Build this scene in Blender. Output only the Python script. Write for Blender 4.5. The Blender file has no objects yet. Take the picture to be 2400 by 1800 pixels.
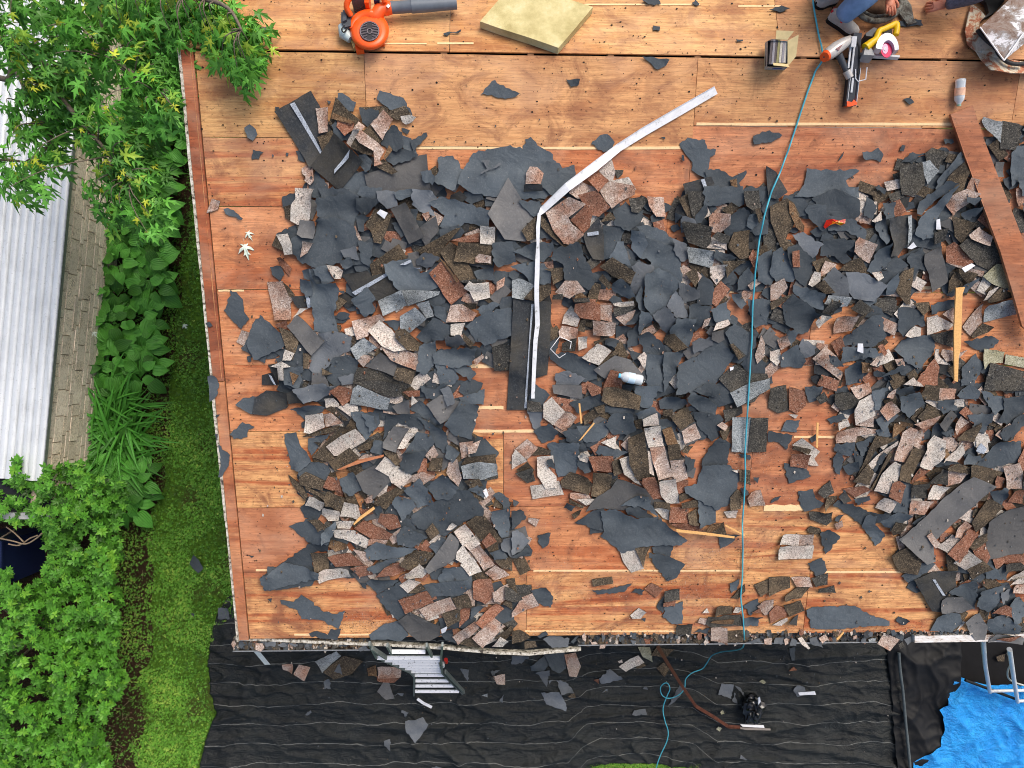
import bpy, bmesh, math, random
import numpy as np
from mathutils import Vector, Matrix, noise
from mathutils.geometry import delaunay_2d_cdt
R_ = math.radians
rnd = random.Random(7)
scene = bpy.context.scene
COL = scene.collection

# ---------------------------------------------------------------- camera
CAM_H = 9.1
F_PX = 1650.0
cam_d = bpy.data.cameras.new('camera'); cam = bpy.data.objects.new('camera', cam_d); COL.objects.link(cam)
cam_d.sensor_width = 36; cam_d.lens = F_PX / 2400 * 36; cam_d.clip_start = .05; cam_d.clip_end = 400
cam.location = (0, 0, CAM_H); cam.rotation_euler = (0, R_(-1.66), 0)
scene.camera = cam
RC = Matrix.Rotation(R_(-1.66), 3, 'Y')
CP = Vector((0, 0, CAM_H))

# ---------------------------------------------------------------- light: bright overcast
w = bpy.data.worlds.new("World"); scene.world = w; w.use_nodes = True
nt = w.node_tree; bg = nt.nodes['Background']
sky = nt.nodes.new('ShaderNodeTexSky'); sky.sky_type = 'NISHITA'; sky.sun_disc = False
SUN_EL, SUN_AZ = 52, 40          # azimuth: degrees clockwise from +Y
sky.sun_elevation = R_(SUN_EL); sky.sun_rotation = R_(SUN_AZ)
sky.dust_density = 6; sky.air_density = 1.0; sky.ozone_density = 1
nt.links.new(sky.outputs[0], bg.inputs[0]); bg.inputs[1].default_value = .15
sun_d = bpy.data.lights.new('sun', 'SUN'); sun_d.energy = 1.35; sun_d.angle = R_(32); sun_d.color = (1, .965, .91)
sun = bpy.data.objects.new('sun', sun_d); COL.objects.link(sun); sun.location = (4, 5, 15)
sd = Vector((math.sin(R_(SUN_AZ)) * math.cos(R_(SUN_EL)), math.cos(R_(SUN_AZ)) * math.cos(R_(SUN_EL)), math.sin(R_(SUN_EL))))
sun.rotation_euler = (-sd).to_track_quat('-Z', 'Y').to_euler()
scene.view_settings.view_transform = 'Standard'; scene.view_settings.look = 'None'
scene.view_settings.gamma = 1; scene.view_settings.use_curve_mapping = False
scene.view_settings.exposure = 0.27
scene.render.engine = 'CYCLES'; scene.cycles.filter_width = 1.0

# ---------------------------------------------------------------- geometry helpers
def ray(px, py):
    return (RC @ Vector(((px - 1200) / F_PX, -(py - 900) / F_PX, -1))).normalized()
class Surf:
    def __init__(s, p0, n): s.p0 = Vector(p0); s.n = Vector(n).normalized()
    def at(s, px, py, h=0):
        d = ray(px, py); p0 = s.p0 + s.n * h
        t = (p0 - CP).dot(s.n) / d.dot(s.n)
        return CP + d * t
def flat(z): return Surf((0, 0, z), (0, 0, 1))
RIDGE_Z = 3.95
TAN = .2493; AN = math.atan(TAN)
ridge_p = flat(RIDGE_Z).at(1200, 126)
YR = ridge_p.y
ROOF = Surf((0, YR, RIDGE_Z), (0, -TAN, 1))
BACK = Surf((0, YR, RIDGE_Z), (0, TAN, 1))
GROUND = flat(0)
C_, S_ = math.cos(AN), math.sin(AN)
def r2w(x, s, h=0):       # roof plane coordinates: x along the ridge, s down the slope
    return Vector((x, YR - s * C_ - h * S_, RIDGE_Z - s * S_ + h * C_))
def roof_xs(px, py):
    p = ROOF.at(px, py); return p.x, (YR - p.y) / C_
def b2w(x, s, h=0): return Vector((x, YR + s * C_ + h * S_, RIDGE_Z - s * S_ + h * C_))

class Frame:              # local frame standing on a surface, measured in photograph pixels at that distance
    def __init__(s, surf, px, py, h=0):
        s.o = surf.at(px, py, h); s.px, s.py = px, py; s.surf = surf; s.h = h
        s.ez = surf.n.copy(); s.ex = Vector((1, 0, 0)); s.ey = s.ez.cross(s.ex).normalized()
        s.k = (s.o - CP).length / Vector(((px - 1200) / F_PX, (py - 900) / F_PX, 1)).length / F_PX
    def __call__(s, px, py, z=0):     # z in metres
        return s.surf.at(px, py, s.h + z)

def setp(o, label=None, cat=None, group=None, kind=None):
    if label: o['label'] = label
    if cat: o['category'] = cat
    if group: o['group'] = group
    if kind: o['kind'] = kind
    return o
def thing(name, loc, label, cat, group=None):
    o = bpy.data.objects.new(name, None); COL.objects.link(o); o.location = loc; o.empty_display_size = .1
    return setp(o, label, cat, group)

class MB:
    def __init__(s): s.v = []; s.f = []; s.m = []; s.sm = []; s.uv = None
    def add(s, vs, fs, mi=0, smooth=False):
        b = len(s.v); s.v.extend([tuple(v) for v in vs])
        for f in fs: s.f.append(tuple(i + b for i in f)); s.m.append(mi); s.sm.append(smooth)
        return s
    def box(s, c, sx, sy, sz, ex=(1, 0, 0), ey=(0, 1, 0), ez=(0, 0, 1), mi=0):
        c = Vector(c); ex, ey, ez = Vector(ex) * sx / 2, Vector(ey) * sy / 2, Vector(ez) * sz / 2
        vs = [c + ex * a + ey * b + ez * d for d in (-1, 1) for b in (-1, 1) for a in (-1, 1)]
        return s.add(vs, [(0, 2, 3, 1), (4, 5, 7, 6), (0, 1, 5, 4), (2, 6, 7, 3), (0, 4, 6, 2), (1, 3, 7, 5)], mi)
    def prism(s, top, dn, mi=0, side=None, bevel=0):      # polygon points (Vectors) and a vector down to the underside
        n = len(top); dn = Vector(dn)
        # orient
        nn = Vector((0, 0, 0))
        for i in range(n): nn += Vector(top[i]).cross(Vector(top[(i + 1) % n]))
        if nn.dot(dn) > 0: top = top[::-1]
        s.add(top, [tuple(range(n))], mi)
        s.add([Vector(t) + dn for t in top], [tuple(range(n))[::-1]], mi)
        vs = list(top) + [Vector(t) + dn for t in top]
        s.add(vs, [(i, i + n, (i + 1) % n + n, (i + 1) % n) for i in range(n)], mi if side is None else side)
        return s
    def tube(s, pts, r, n=8, mi=0, cap=True, smooth=True, flat_=1.0, up=None):
        pts = [Vector(p) for p in pts]; rs = r if isinstance(r, (list, tuple)) else [r] * len(pts)
        vs = []; prev = Vector(up) if up else None
        for i, p in enumerate(pts):
            t = (pts[min(i + 1, len(pts) - 1)] - pts[max(i - 1, 0)])
            if t.length < 1e-9: t = Vector((0, 0, 1))
            t.normalize()
            a = prev if prev is not None else (Vector((0, 0, 1)) if abs(t.z) < .9 else Vector((1, 0, 0)))
            b = t.cross(a)
            if b.length < 1e-6: b = t.cross(Vector((1, 0, 0)))
            b.normalize(); a2 = b.cross(t).normalized()
            if prev is not None or up is None: prev = a2
            for k in range(n):
                an = 2 * math.pi * k / n
                vs.append(p + (b * math.cos(an) + a2 * math.sin(an) * flat_) * rs[i])
        m = len(pts); fs = [(i * n + k, i * n + (k + 1) % n, (i + 1) * n + (k + 1) % n, (i + 1) * n + k) for i in range(m - 1) for k in range(n)]
        s.add(vs, fs, mi, smooth)
        if cap:
            s.add(vs[:n], [tuple(range(n))[::-1]], mi); s.add(vs[-n:], [tuple(range(n))], mi)
        return s
    def build(s, name, mats, parent=None, label=None, kind=None, weld=False):
        org = Vector((0, 0, 0))
        p = parent
        while p is not None: org += p.location; p = p.parent
        me = bpy.data.meshes.new(name)
        me.from_pydata([(v[0] - org.x, v[1] - org.y, v[2] - org.z) for v in s.v], [], s.f)
        for m in (mats if isinstance(mats, (list, tuple)) else [mats]): me.materials.append(m)
        me.polygons.foreach_set('material_index', s.m); me.polygons.foreach_set('use_smooth', s.sm)
        me.update()
        o = bpy.data.objects.new(name, me); COL.objects.link(o); o.parent = parent
        return setp(o, label, None, None, kind)
    def top(s, name, mats, label, cat, group=None, kind=None):   # a thing that is one mesh, its origin at its base
        c = Vector((sum(v[0] for v in s.v) / len(s.v), sum(v[1] for v in s.v) / len(s.v), min(v[2] for v in s.v)))
        me = bpy.data.meshes.new(name)
        me.from_pydata([(v[0] - c.x, v[1] - c.y, v[2] - c.z) for v in s.v], [], s.f)
        for m in (mats if isinstance(mats, (list, tuple)) else [mats]): me.materials.append(m)
        me.polygons.foreach_set('material_index', s.m); me.polygons.foreach_set('use_smooth', s.sm)
        me.update()
        o = bpy.data.objects.new(name, me); COL.objects.link(o); o.location = c
        return setp(o, label, cat, group, kind)

def pnoise(x, y, z=0): return noise.noise(Vector((x, y, z)))
def interp(tab, t):
    if t <= tab[0][0]: return tab[0][1]
    for (a, b), (c, d) in zip(tab, tab[1:]):
        if t <= c: return b + (d - b) * (t - a) / (c - a)
    return tab[-1][1]
def spline(pts, n=8):
    pts = [Vector(p) for p in pts]; out = []
    for i in range(len(pts) - 1):
        p0 = pts[max(i - 1, 0)]; p1 = pts[i]; p2 = pts[i + 1]; p3 = pts[min(i + 2, len(pts) - 1)]
        for k in range(n):
            t = k / n
            out.append(.5 * ((2 * p1) + (p2 - p0) * t + (2 * p0 - 5 * p1 + 4 * p2 - p3) * t * t + (3 * p1 - p0 - 3 * p2 + p3) * t ** 3))
    out.append(pts[-1]); return out

# ---------------------------------------------------------------- materials
def srgb(*c):
    c = [x / 255 for x in c]
    return tuple((x / 12.92 if x <= .04045 else ((x + .055) / 1.055) ** 2.4) for x in c) + (1,)
class Mat:
    def __init__(s, name, rough=.8, spec=.3, metal=0):
        s.m = bpy.data.materials.new(name); s.m.use_nodes = True; s.nt = s.m.node_tree
        s.b = s.nt.nodes['Principled BSDF']
        s.b.inputs['Roughness'].default_value = rough; s.b.inputs['Metallic'].default_value = metal
        s.b.inputs['Specular IOR Level'].default_value = spec
        s.geo = s.nt.nodes.new('ShaderNodeNewGeometry'); s.oi = s.nt.nodes.new('ShaderNodeObjectInfo')
    def n(s, t): return s.nt.nodes.new(t)
    def l(s, a, b): s.nt.links.new(a, b)
    def pos(s, scale=(1, 1, 1), rot=(0, 0, 0), src=None):
        mp = s.n('ShaderNodeMapping'); s.l(src or s.geo.outputs['Position'], mp.inputs[0])
        mp.inputs['Scale'].default_value = scale; mp.inputs['Rotation'].default_value = rot; return mp.outputs[0]
    def noise(s, vec, scale, detail=3, rough=.5, dist=0):
        x = s.n('ShaderNodeTexNoise'); s.l(vec, x.inputs['Vector']); x.inputs['Scale'].default_value = scale
        x.inputs['Detail'].default_value = detail; x.inputs['Roughness'].default_value = rough; x.inputs['Distortion'].default_value = dist
        return x.outputs[0]
    def vor(s, vec, scale, out='Color', feat='F1'):
        x = s.n('ShaderNodeTexVoronoi'); s.l(vec, x.inputs['Vector']); x.inputs['Scale'].default_value = scale; x.feature = feat
        return x.outputs[out]
    def ramp(s, fac, stops, mode='LINEAR'):
        x = s.n('ShaderNodeValToRGB'); s.l(fac, x.inputs[0]); e = x.color_ramp.elements; x.color_ramp.interpolation = mode
        while len(e) < len(stops): e.new(.5)
        for i, (p, c) in enumerate(stops):
            e[i].position = p; e[i].color = c if len(c) == 4 else tuple(c) + (1,)
        return x.outputs[0]
    def mix(s, fac, a, b, mode='MIX'):
        x = s.n('ShaderNodeMix'); x.data_type = 'RGBA'; x.blend_type = mode
        for v, i in ((fac, 0), (a, 6), (b, 7)):
            if hasattr(v, 'links'): s.l(v, x.inputs[i])
            else: x.inputs[i].default_value = v if i == 0 else (v if len(v) == 4 else tuple(v) + (1,))
        return x.outputs[2]
    def math(s, op, a, b=0, c=None):
        x = s.n('ShaderNodeMath'); x.operation = op
        for i, v in enumerate((a, b) + ((c,) if c is not None else ())):
            if hasattr(v, 'links'): s.l(v, x.inputs[i])
            else: x.inputs[i].default_value = v
        return x.outputs[0]
    def rr(s, fac, a, b, c=0, d=1):
        x = s.n('ShaderNodeMapRange'); s.l(fac, x.inputs[0])
        for i, v in enumerate((a, b, c, d)): x.inputs[i + 1].default_value = v
        return x.outputs[0]
    def color(s, c):
        if hasattr(c, 'links'): s.l(c, s.b.inputs['Base Color'])
        else: s.b.inputs['Base Color'].default_value = c
    def bump(s, h, strength=.3, dist=.01):
        x = s.n('ShaderNodeBump'); x.inputs['Strength'].default_value = strength; x.inputs['Distance'].default_value = dist
        s.l(h, x.inputs['Height']); s.l(x.outputs[0], s.b.inputs['Normal']); return x
GREY3 = lambda v: (v, v, v, 1)
def simple(name, c, rough=.6, spec=.4, metal=0, var=.12, scale=25, bump=0):
    m = Mat(name, rough, spec, metal)
    n = m.noise(m.pos(), scale, 4, .6)
    a = tuple(x * (1 - var) for x in c[:3]) + (1,); b = tuple(min(1, x * (1 + var)) for x in c[:3]) + (1,)
    m.color(m.ramp(n, [(.3, a), (.7, b)]))
    if bump: m.bump(n, bump, .005)
    return m.m

def wood_mat(name, pale, mid, dark, stain=.5, band=1.0, seed=0, red=.4):
    """weathered plywood: the grain runs along the ridge"""
    m = Mat(name, .62, .25)
    mp = m.n('ShaderNodeMapping'); m.l(m.geo.outputs['Position'], mp.inputs[0]); mp.inputs['Location'].default_value = (seed * 3.7, seed * 1.3, seed)
    base = mp.outputs[0]
    # offset differs sheet by sheet
    off = m.n('ShaderNodeVectorMath'); off.operation = 'ADD'; m.l(base, off.inputs[0])
    cx = m.n('ShaderNodeCombineXYZ'); m.l(m.math('MULTIPLY', m.oi.outputs['Random'], 37), cx.inputs[0]); m.l(m.math('MULTIPLY', m.oi.outputs['Random'], 11), cx.inputs[1])
    m.l(cx.outputs[0], off.inputs[1]); v = off.outputs[0]
    def sc(x, y): return m.pos((x, y, y), src=v)
    big = m.noise(sc(.8, 2.2), 1.0, 4, .55, .6)
    bands = m.noise(sc(.35, 6.0), 1.0, 5, .62, 1.2)
    grain = m.noise(sc(3.2, 60), 1.0, 6, .72, .4)
    fine = m.noise(sc(9, 190), 1.0, 4, .7, .2)
    blot = m.noise(sc(2.2, 3.2), 1.0, 6, .68, .8)
    f = m.math('ADD', m.math('MULTIPLY', bands, .62 * band), m.math('MULTIPLY', big, 1 - .62 * band))
    col = m.ramp(f, [(.34, dark), (.43, mid), (.51, pale), (.58, tuple(min(1, x * 1.12) for x in pale[:3]) + (1,)), (.68, mid), (.78, dark)])
    g = m.rr(grain, .38, .60, 0, 1)
    col = m.mix(m.rr(g, 0, 1, .5, 0), col, dark)
    col = m.mix(m.rr(fine, .50, .66, 0, .5), col, tuple(x * .5 for x in dark[:3]) + (1,))
    fl = m.noise(sc(14, 75), 1.0, 5, .75, .3)
    col = m.mix(m.rr(fl, .60, .70, 0, .75), col, srgb(86, 52, 38))
    pl_ = m.noise(sc(5, 9), 1.0, 6, .75, 1.0)
    col = m.mix(m.rr(pl_, .50, .68, 0, .32), col, tuple(min(1, x * 1.15 + .01) for x in pale[:3]) + (1,))
    redt = tuple(x for x in srgb(164, 98, 66))
    col = m.mix(m.rr(blot, .46, .66, 0, red), col, redt)
    st = m.noise(sc(1.8, 2.4), 1.5, 8, .70, 1.2)
    col = m.mix(m.rr(st, .49, .66, 0, min(.8, stain * 1.6)), col, srgb(126, 78, 58))
    vb = m.noise(sc(3.2, .7), 1.0, 4, .6, .5)
    col = m.mix(m.rr(vb, .48, .66, 0, .40), col, srgb(140, 92, 68))
    sp = m.noise(sc(30, 44), 1, 3, .6)
    col = m.mix(m.rr(sp, .62, .70, 0, .6), col, srgb(60, 40, 32))
    hz_ = m.noise(sc(.9, 1.6), 1.3, 5, .65, .8)
    col = m.mix(m.rr(hz_, .48, .68, 0, .26), col, srgb(220, 180, 148))
    # scratches along and across the sheet
    scr = m.noise(sc(2.0, 210), 1.0, 2, .5, 0)
    col = m.mix(m.rr(scr, .70, .78, 0, .35), col, tuple(min(1, x * 1.25) for x in pale[:3]) + (1,))
    m.color(col)
    m.bump(m.math('ADD', grain, m.math('MULTIPLY', fine, .5)), .35, .004)
    return m.m
W_PALE = wood_mat('plywood_pale', srgb(226, 178, 118), srgb(202, 144, 88), srgb(158, 100, 58), .35, .8, 0, .10)
W_PINK = wood_mat('plywood_pinkish', srgb(220, 166, 112), srgb(198, 138, 90), srgb(162, 104, 68), .42, .6, 1, .18)
W_ORNG = wood_mat('plywood_orange', srgb(224, 154, 104), srgb(200, 118, 74), srgb(146, 80, 50), .45, 1.0, 2, .45)
W_RED = wood_mat('plywood_reddish', srgb(212, 142, 98), srgb(184, 110, 74), srgb(130, 72, 50), .55, 1.0, 3, .7)
W_STRIPE = wood_mat('plywood_striped', srgb(236, 180, 120), srgb(198, 114, 70), srgb(126, 62, 40), .5, 1.25, 4, .6)
W_BARE = simple('bare_plywood_edge', srgb(244, 206, 156), .7, .2, var=.1, scale=60)
W_PLANK = wood_mat('old_plank', srgb(188, 120, 82), srgb(156, 96, 66), srgb(100, 62, 46), .5, .8, 5, .4)
W_RAKE = wood_mat('rake_wood', srgb(184, 106, 68), srgb(150, 80, 52), srgb(100, 54, 40), .5, .8, 6, .7)
W_FRESH = simple('fresh_pine', srgb(226, 176, 112), .7, .2, var=.15, scale=80)
W_DARK = simple('rafter_wood', srgb(70, 50, 40), .9, .1, var=.2)

def felt_mat(name, c, dust=.25, olive=0):
    m = Mat(name, .78, .22)
    p = m.pos()
    big = m.noise(p, 3.5, 5, .6); fi = m.noise(p, 60, 4, .65); gr = m.noise(p, 420, 2, .6)
    rn = m.rr(m.oi.outputs['Random'], 0, 1, .66, 1.36)
    cc = m.mix(m.rr(big, .35, .7, 0, 1), tuple(x * .82 for x in c[:3]) + (1,), tuple(x * 1.18 for x in c[:3]) + (1,))
    cc = m.mix(m.rr(fi, .52, .75, 0, dust), cc, srgb(128, 130, 132))
    if olive: cc = m.mix(m.rr(big, .4, .65, 0, olive), cc, srgb(84, 76, 60))
    cc = m.mix(m.rr(gr, .62, .72, 0, .35), cc, srgb(150, 148, 146))
    x = m.n('ShaderNodeVectorMath'); x.operation = 'SCALE'; m.l(cc, x.inputs[0]); m.l(rn, x.inputs['Scale'])
    m.color(x.outputs[0])
    cr = m.n('ShaderNodeTexNoise'); m.l(p, cr.inputs[0]); cr.inputs['Scale'].default_value = 7; cr.inputs['Detail'].default_value = 5; cr.inputs['Distortion'].default_value = 1.5
    m.bump(m.math('ADD', cr.outputs[0], m.math('MULTIPLY', gr, .08)), .55, .02)
    return m.m
def gran_mat(name, lo, mid, hi, other=None, oth=.5, scale=115, contrast=1.0):
    scale *= 1.3; lerp_ = lambda a, b, t: tuple(x + (y - x) * t for x, y in zip(a, b)); lo = lerp_(lo, mid, .32); hi = lerp_(hi, mid, .25)
    """mineral granules: every cell one colour, blended with a second tone in patches"""
    m = Mat(name, .92, .12)
    p = m.pos()
    c1 = m.vor(p, scale, 'Color'); sep = m.n('ShaderNodeSeparateColor'); m.l(c1, sep.inputs[0]); r = sep.outputs[0]
    n2 = m.noise(p, scale * .45, 2, .6)
    f = m.math('ADD', m.math('MULTIPLY', r, .7), m.math('MULTIPLY', n2, .3))
    cc = m.ramp(f, [(.16, lo), (.42, mid), (.66, mid), (.86, hi)])
    if other:
        oc = m.ramp(f, [(.16, tuple(x * .45 for x in other[:3]) + (1,)), (.45, other), (.86, tuple(min(1, x * 1.5) for x in other[:3]) + (1,))])
        ad = m.n('ShaderNodeVectorMath'); ad.operation = 'ADD'; m.l(p, ad.inputs[0])
        cx = m.n('ShaderNodeCombineXYZ'); m.l(m.math('MULTIPLY', m.oi.outputs['Random'], 50), cx.inputs[2]); m.l(cx.outputs[0], ad.inputs[1])
        bn = m.noise(ad.outputs[0], 5, 4, .55)
        cc = m.mix(m.rr(bn, .48, .60, 0, oth), cc, oc)
    gp = m.noise(p, 9, 5, .7)
    cc = m.mix(m.rr(gp, .56, .72, 0, .35), cc, srgb(60, 54, 48))
    rn = m.rr(m.oi.outputs['Random'], 0, 1, .85, 1.15)
    x = m.n('ShaderNodeVectorMath'); x.operation = 'SCALE'; m.l(cc, x.inputs[0]); m.l(rn, x.inputs['Scale'])
    m.color(x.outputs[0]); m.bump(r, .5, .004)
    return m.m
ASPH = simple('asphalt_edge', srgb(27, 26, 26), .85, .2)
DM = {
 'F': felt_mat('charcoal_felt', srgb(74, 82, 88), .22),
 'f': felt_mat('grey_felt', srgb(94, 99, 104), .3),
 'S': felt_mat('grey_shingle_back', srgb(98, 98, 98), .4, .15),
 'K': felt_mat('black_shingle_back', srgb(50, 54, 58), .22, .45),
 'L': gran_mat('pale_granules', srgb(92, 86, 80), srgb(194, 186, 175), srgb(232, 227, 218), srgb(180, 162, 150), .5),
 'P': gran_mat('pinkish_granules', srgb(86, 70, 62), srgb(174, 154, 141), srgb(222, 212, 202), srgb(150, 112, 92), .8),
 'R': gran_mat('red_brown_granules', srgb(70, 44, 34), srgb(140, 96, 76), srgb(184, 150, 130), srgb(122, 92, 78), .5),
 'T': gran_mat('tan_granules', srgb(60, 44, 32), srgb(120, 94, 70), srgb(170, 146, 116), srgb(84, 68, 54), .8),
 'G': gran_mat('slate_granules', srgb(70, 76, 78), srgb(144, 150, 152), srgb(186, 190, 190), srgb(100, 104, 104), .6),
 'D': gran_mat('weathered_dark_granules', srgb(34, 30, 26), srgb(78, 70, 60), srgb(134, 120, 100), srgb(106, 92, 74), .6),
 'B': gran_mat('black_granules', srgb(28, 28, 28), srgb(68, 67, 64), srgb(118, 114, 106), srgb(84, 80, 72), .6),
 'O': gran_mat('mossy_pale_granules', srgb(90, 88, 70), srgb(158, 156, 132), srgb(196, 194, 172), srgb(132, 128, 100), .6),
 'W': simple('white_tar_tape', srgb(158, 166, 176), .5, .4, var=.5, scale=120),
 'Y': W_FRESH,
 'w': simple('dirty_white_paper', srgb(222, 224, 228), .6, .3, var=.1),
}
# ================================================================ THE HOUSE
XL = ROOF.at(420, 126).x                      # outer rake line
S_EAVE = roof_xs(545, 1497)[1]
EAVE = r2w(0, S_EAVE)
XR = 5.6
house = thing('house', (0, 0, 0), 'single storey house with its low gable roof stripped down to bare plywood', 'house')
T_PLY = .012
def panel(poly_xs, mat, to=r2w, name='plywood_panel', h=0.0, t=T_PLY):
    mb = MB(); n = to(0, 0, 1) - to(0, 0, 0)
    mb.prism([to(x, s, h) for x, s in poly_xs], -n * t)
    return mb.build(name, mat, house)
# rows: the seam heights read on the photograph, the seams along each row, and the board faces
RAKE_IN = roof_xs(462, 200)[0]
def srow(py, px=1200): return roof_xs(px, py)[1]
def xcol(px, py): return roof_xs(px, py)[0]
rows = [
 (srow(130), [(xcol(857, 240), srow(328)), (xcol(1630, 240), srow(346)), (xcol(2381, 240), srow(293)), (XR, srow(293))], [W_PALE, W_PINK, W_PINK, W_PINK]),
]
seams_y = [328, 489, 681, 856, 1010, 1187, 1338, 1487]
cols = {
 0: ([857, 1630, 2381], [W_PALE, W_PINK, W_PINK, W_PINK]),
 1: ([857, 1616], [W_STRIPE, W_ORNG, W_RED]),
 2: ([857, 1560, 2250], [W_ORNG, W_RED, W_ORNG, W_PINK]),
 3: ([1237, 1900], [W_ORNG, W_RED, W_ORNG]),
 4: ([860, 1540, 2180], [W_ORNG, W_RED, W_RED, W_RED]),
 5: ([1180, 1760], [W_STRIPE, W_RED, W_RED]),
 6: ([865, 1500, 2150], [W_RED, W_ORNG, W_STRIPE, W_RED]),
 7: ([1234, 1890], [W_STRIPE, W_STRIPE, W_STRIPE]),
}
ptop = 127
for i, yb in enumerate(seams_y):
    xs, ms = cols[i]
    ymid = (ptop + yb) / 2
    ex = [RAKE_IN + .004] + [xcol(x, ymid) for x in xs] + [XR]
    s0 = .010 if i == 0 else srow(ptop) + .0025
    s1 = S_EAVE if i == 7 else srow(yb) - .0025
    for k in range(len(ex) - 1):
        a, b = ex[k] + .002, ex[k + 1] - .002
        s1k, s0k = s1, s0
        if i == 0 and k >= 1: s1k = srow(345) - .0025 if k == 1 else srow(290) - .0025
        if i == 1 and k >= 1: s0k = srow(345) + .0025 if k == 1 else srow(290) + .0025
        n = max(2, int((b - a) / .25)); poly = []
        sk = lambda x, s: s + .003 * pnoise(x * 2, s * 7)
        for j in range(n + 1): x = a + (b - a) * j / n; poly.append((x, sk(x, s0k)))
        for j in range(n, -1, -1): x = a + (b - a) * j / n; poly.append((x, sk(x, s1k)))
        panel(poly, ms[k], h=.0008 * ((i * 7 + k * 3) % 4))
    ptop = yb
# pale unweathered bands beside the seams
def band(px0, px1, py, wpx, h=.0045):
    x0, s0 = roof_xs(px0, py); x1, s1 = roof_xs(px1, py); k = .0034 * wpx / 2
    n = 10; top, bot = [], []
    for j in range(n + 1):
        x = x0 + (x1 - x0) * j / n; s = s0 + (s1 - s0) * j / n
        top.append((x, s - k * (.8 + .4 * rnd.random()))); bot.append((x, s + k * (.8 + .4 * rnd.random())))
    panel(top + bot[::-1], W_BARE, name='bare_edge_strip', h=h, t=.004)
for a in [(975, 1595, 347, 6), (1632, 2232, 291, 6), (512, 572, 681, 4), (1660, 1720, 683, 7), (2148, 2218, 674, 8), (1100, 1160, 858, 9), (1118, 1180, 955, 8), (1096, 1252, 1010, 7), (1860, 1955, 1024, 6), (1790, 1892, 1190, 16), (600, 640, 1336, 5), (1250, 1735, 1337, 5), (1932, 2110, 1340, 5), (1230, 1590, 1479, 4), (690, 1040, 1487, 5)]:
    band(*a)
# sheets of the far slope, beyond the open ridge gap
ex = [XL + .02, XL + 1.95, XL + 4.4, XL + 6.84, XR]
bm_ = [W_PALE, W_PALE, W_PINK, W_PALE]
for k in range(4):
    panel([(ex[k] + .002, .012), (ex[k + 1] - .002, .012), (ex[k + 1] - .002, .80), (ex[k] + .002, .80)], bm_[k], b2w)
    panel([(ex[k] + .002, .805), (ex[k + 1] - .002, .805), (ex[k + 1] - .002, 4.8), (ex[k] + .002, 4.8)], W_ORNG, b2w)
def bband(px0, px1, py, wpx):
    a = BACK.at(px0, py); b = BACK.at(px1, py); k = .0031 * wpx / 2
    mb = MB(); mb.prism([a + Vector((0, -k, k * TAN)) + BACK.n * .004, b + Vector((0, -k, k * TAN)) + BACK.n * .004, b + Vector((0, k, -k * TAN)) + BACK.n * .004, a + Vector((0, k, -k * TAN)) + BACK.n * .004], -BACK.n * .004)
    mb.build('bare_edge_strip', W_BARE, house)
for a in [(1370, 1640, 11, 4), (1730, 1830, 15, 4), (1025, 1110, 102, 4), (880, 1000, 103, 3)]: bband(*a)
# rafters whose tops show in the ridge gap, ridge beam and the dark attic below
def rafter(x):
    mb = MB()
    for to in (r2w, b2w):
        L = S_EAVE if to is r2w else 4.8
        n = to(0, 0, 1) - to(0, 0, 0)
        mb.prism([to(x - .02, -.0, -T_PLY - .003), to(x + .02, 0, -T_PLY - .003), to(x + .02, L - .02, -T_PLY - .003), to(x - .02, L - .02, -T_PLY - .003)], -n * .12)
    mb.box((x, YR, RIDGE_Z - .035), .045, .075, .05)
    return mb.build('rafter', W_RAFT, house)
W_RAFT = simple('grey_rafter', srgb(120, 90, 66), .9, .1, var=.25, scale=40)
for px in (452, 855, 1040, 1244, 1432, 1636, 1885, 2215): rafter(ROOF.at(px, 132).x)
mb = MB(); mb.box(((XL + XR) / 2, YR, RIDGE_Z - .11), XR - XL - .1, .16, .02); mb.build('attic_shade_board', simple('attic_dark', srgb(20, 18, 17), .95, .05), house)  # near-black board stands in for the shade inside the attic
# rake trim: two boards, metal edge
def strip_s(name, x0, x1, s0, s1, h, t, mat, wob=.004, seed=0):
    mb = MB(); top, bot = [], []; n = 24
    for j in range(n + 1):
        s = s0 + (s1 - s0) * j / n
        top.append(r2w(x0 + wob * pnoise(s * 2, seed), s, h)); bot.append(r2w(x1 + wob * pnoise(s * 2, seed + 9), s, h))
    for j in range(n):
        q = [top[j], top[j + 1], bot[j + 1], bot[j]]
        mb.prism(q, -(r2w(0, 0, 1) - r2w(0, 0, 0)) * t)
    return mb.build(name, mat, house)
sj = srow(893, 520)
strip_s('rake_board', XL + .018, RAKE_IN - .003, .0, sj - .004, .012, .02, W_RAKE, .003, 1)
strip_s('rake_board', XL + .020, RAKE_IN - .004, sj + .004, S_EAVE + .01, .009, .02, W_ORNG, .003, 5)
strip_s('rake_batten', RAKE_IN - .022, RAKE_IN - .0195, 0.02, sj - .02, .015, .004, W_PINK, .005, 8)
M_PEEL = Mat('peeling_white_metal', .5, .4)
_n = M_PEEL.noise(M_PEEL.pos((1, 1, 1)), 28, 5, .75)
M_PEEL.color(M_PEEL.ramp(_n, [(.40, srgb(70, 62, 54)), (.47, srgb(176, 168, 150)), (.60, srgb(222, 218, 206))])); M_PEEL = M_PEEL.m
strip_s('rake_drip_edge', XL - .002, XL + .016, -.005, srow(1218, 520), .020, .10, M_PEEL, .008, 3)
strip_s('rake_drip_edge', XL + .004, XL + .018, srow(1220, 520), S_EAVE + .02, .020, .10, M_PEEL, .006, 6)
# far slope rake
mb = MB(); mb.prism([b2w(XL, .02, .012), b2w(XL + .018, .02, .012), b2w(XL + .018, 4.8, .012), b2w(XL, 4.8, .012)], -BACK.n * .12); mb.build('rake_drip_edge', M_PEEL, house)
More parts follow.
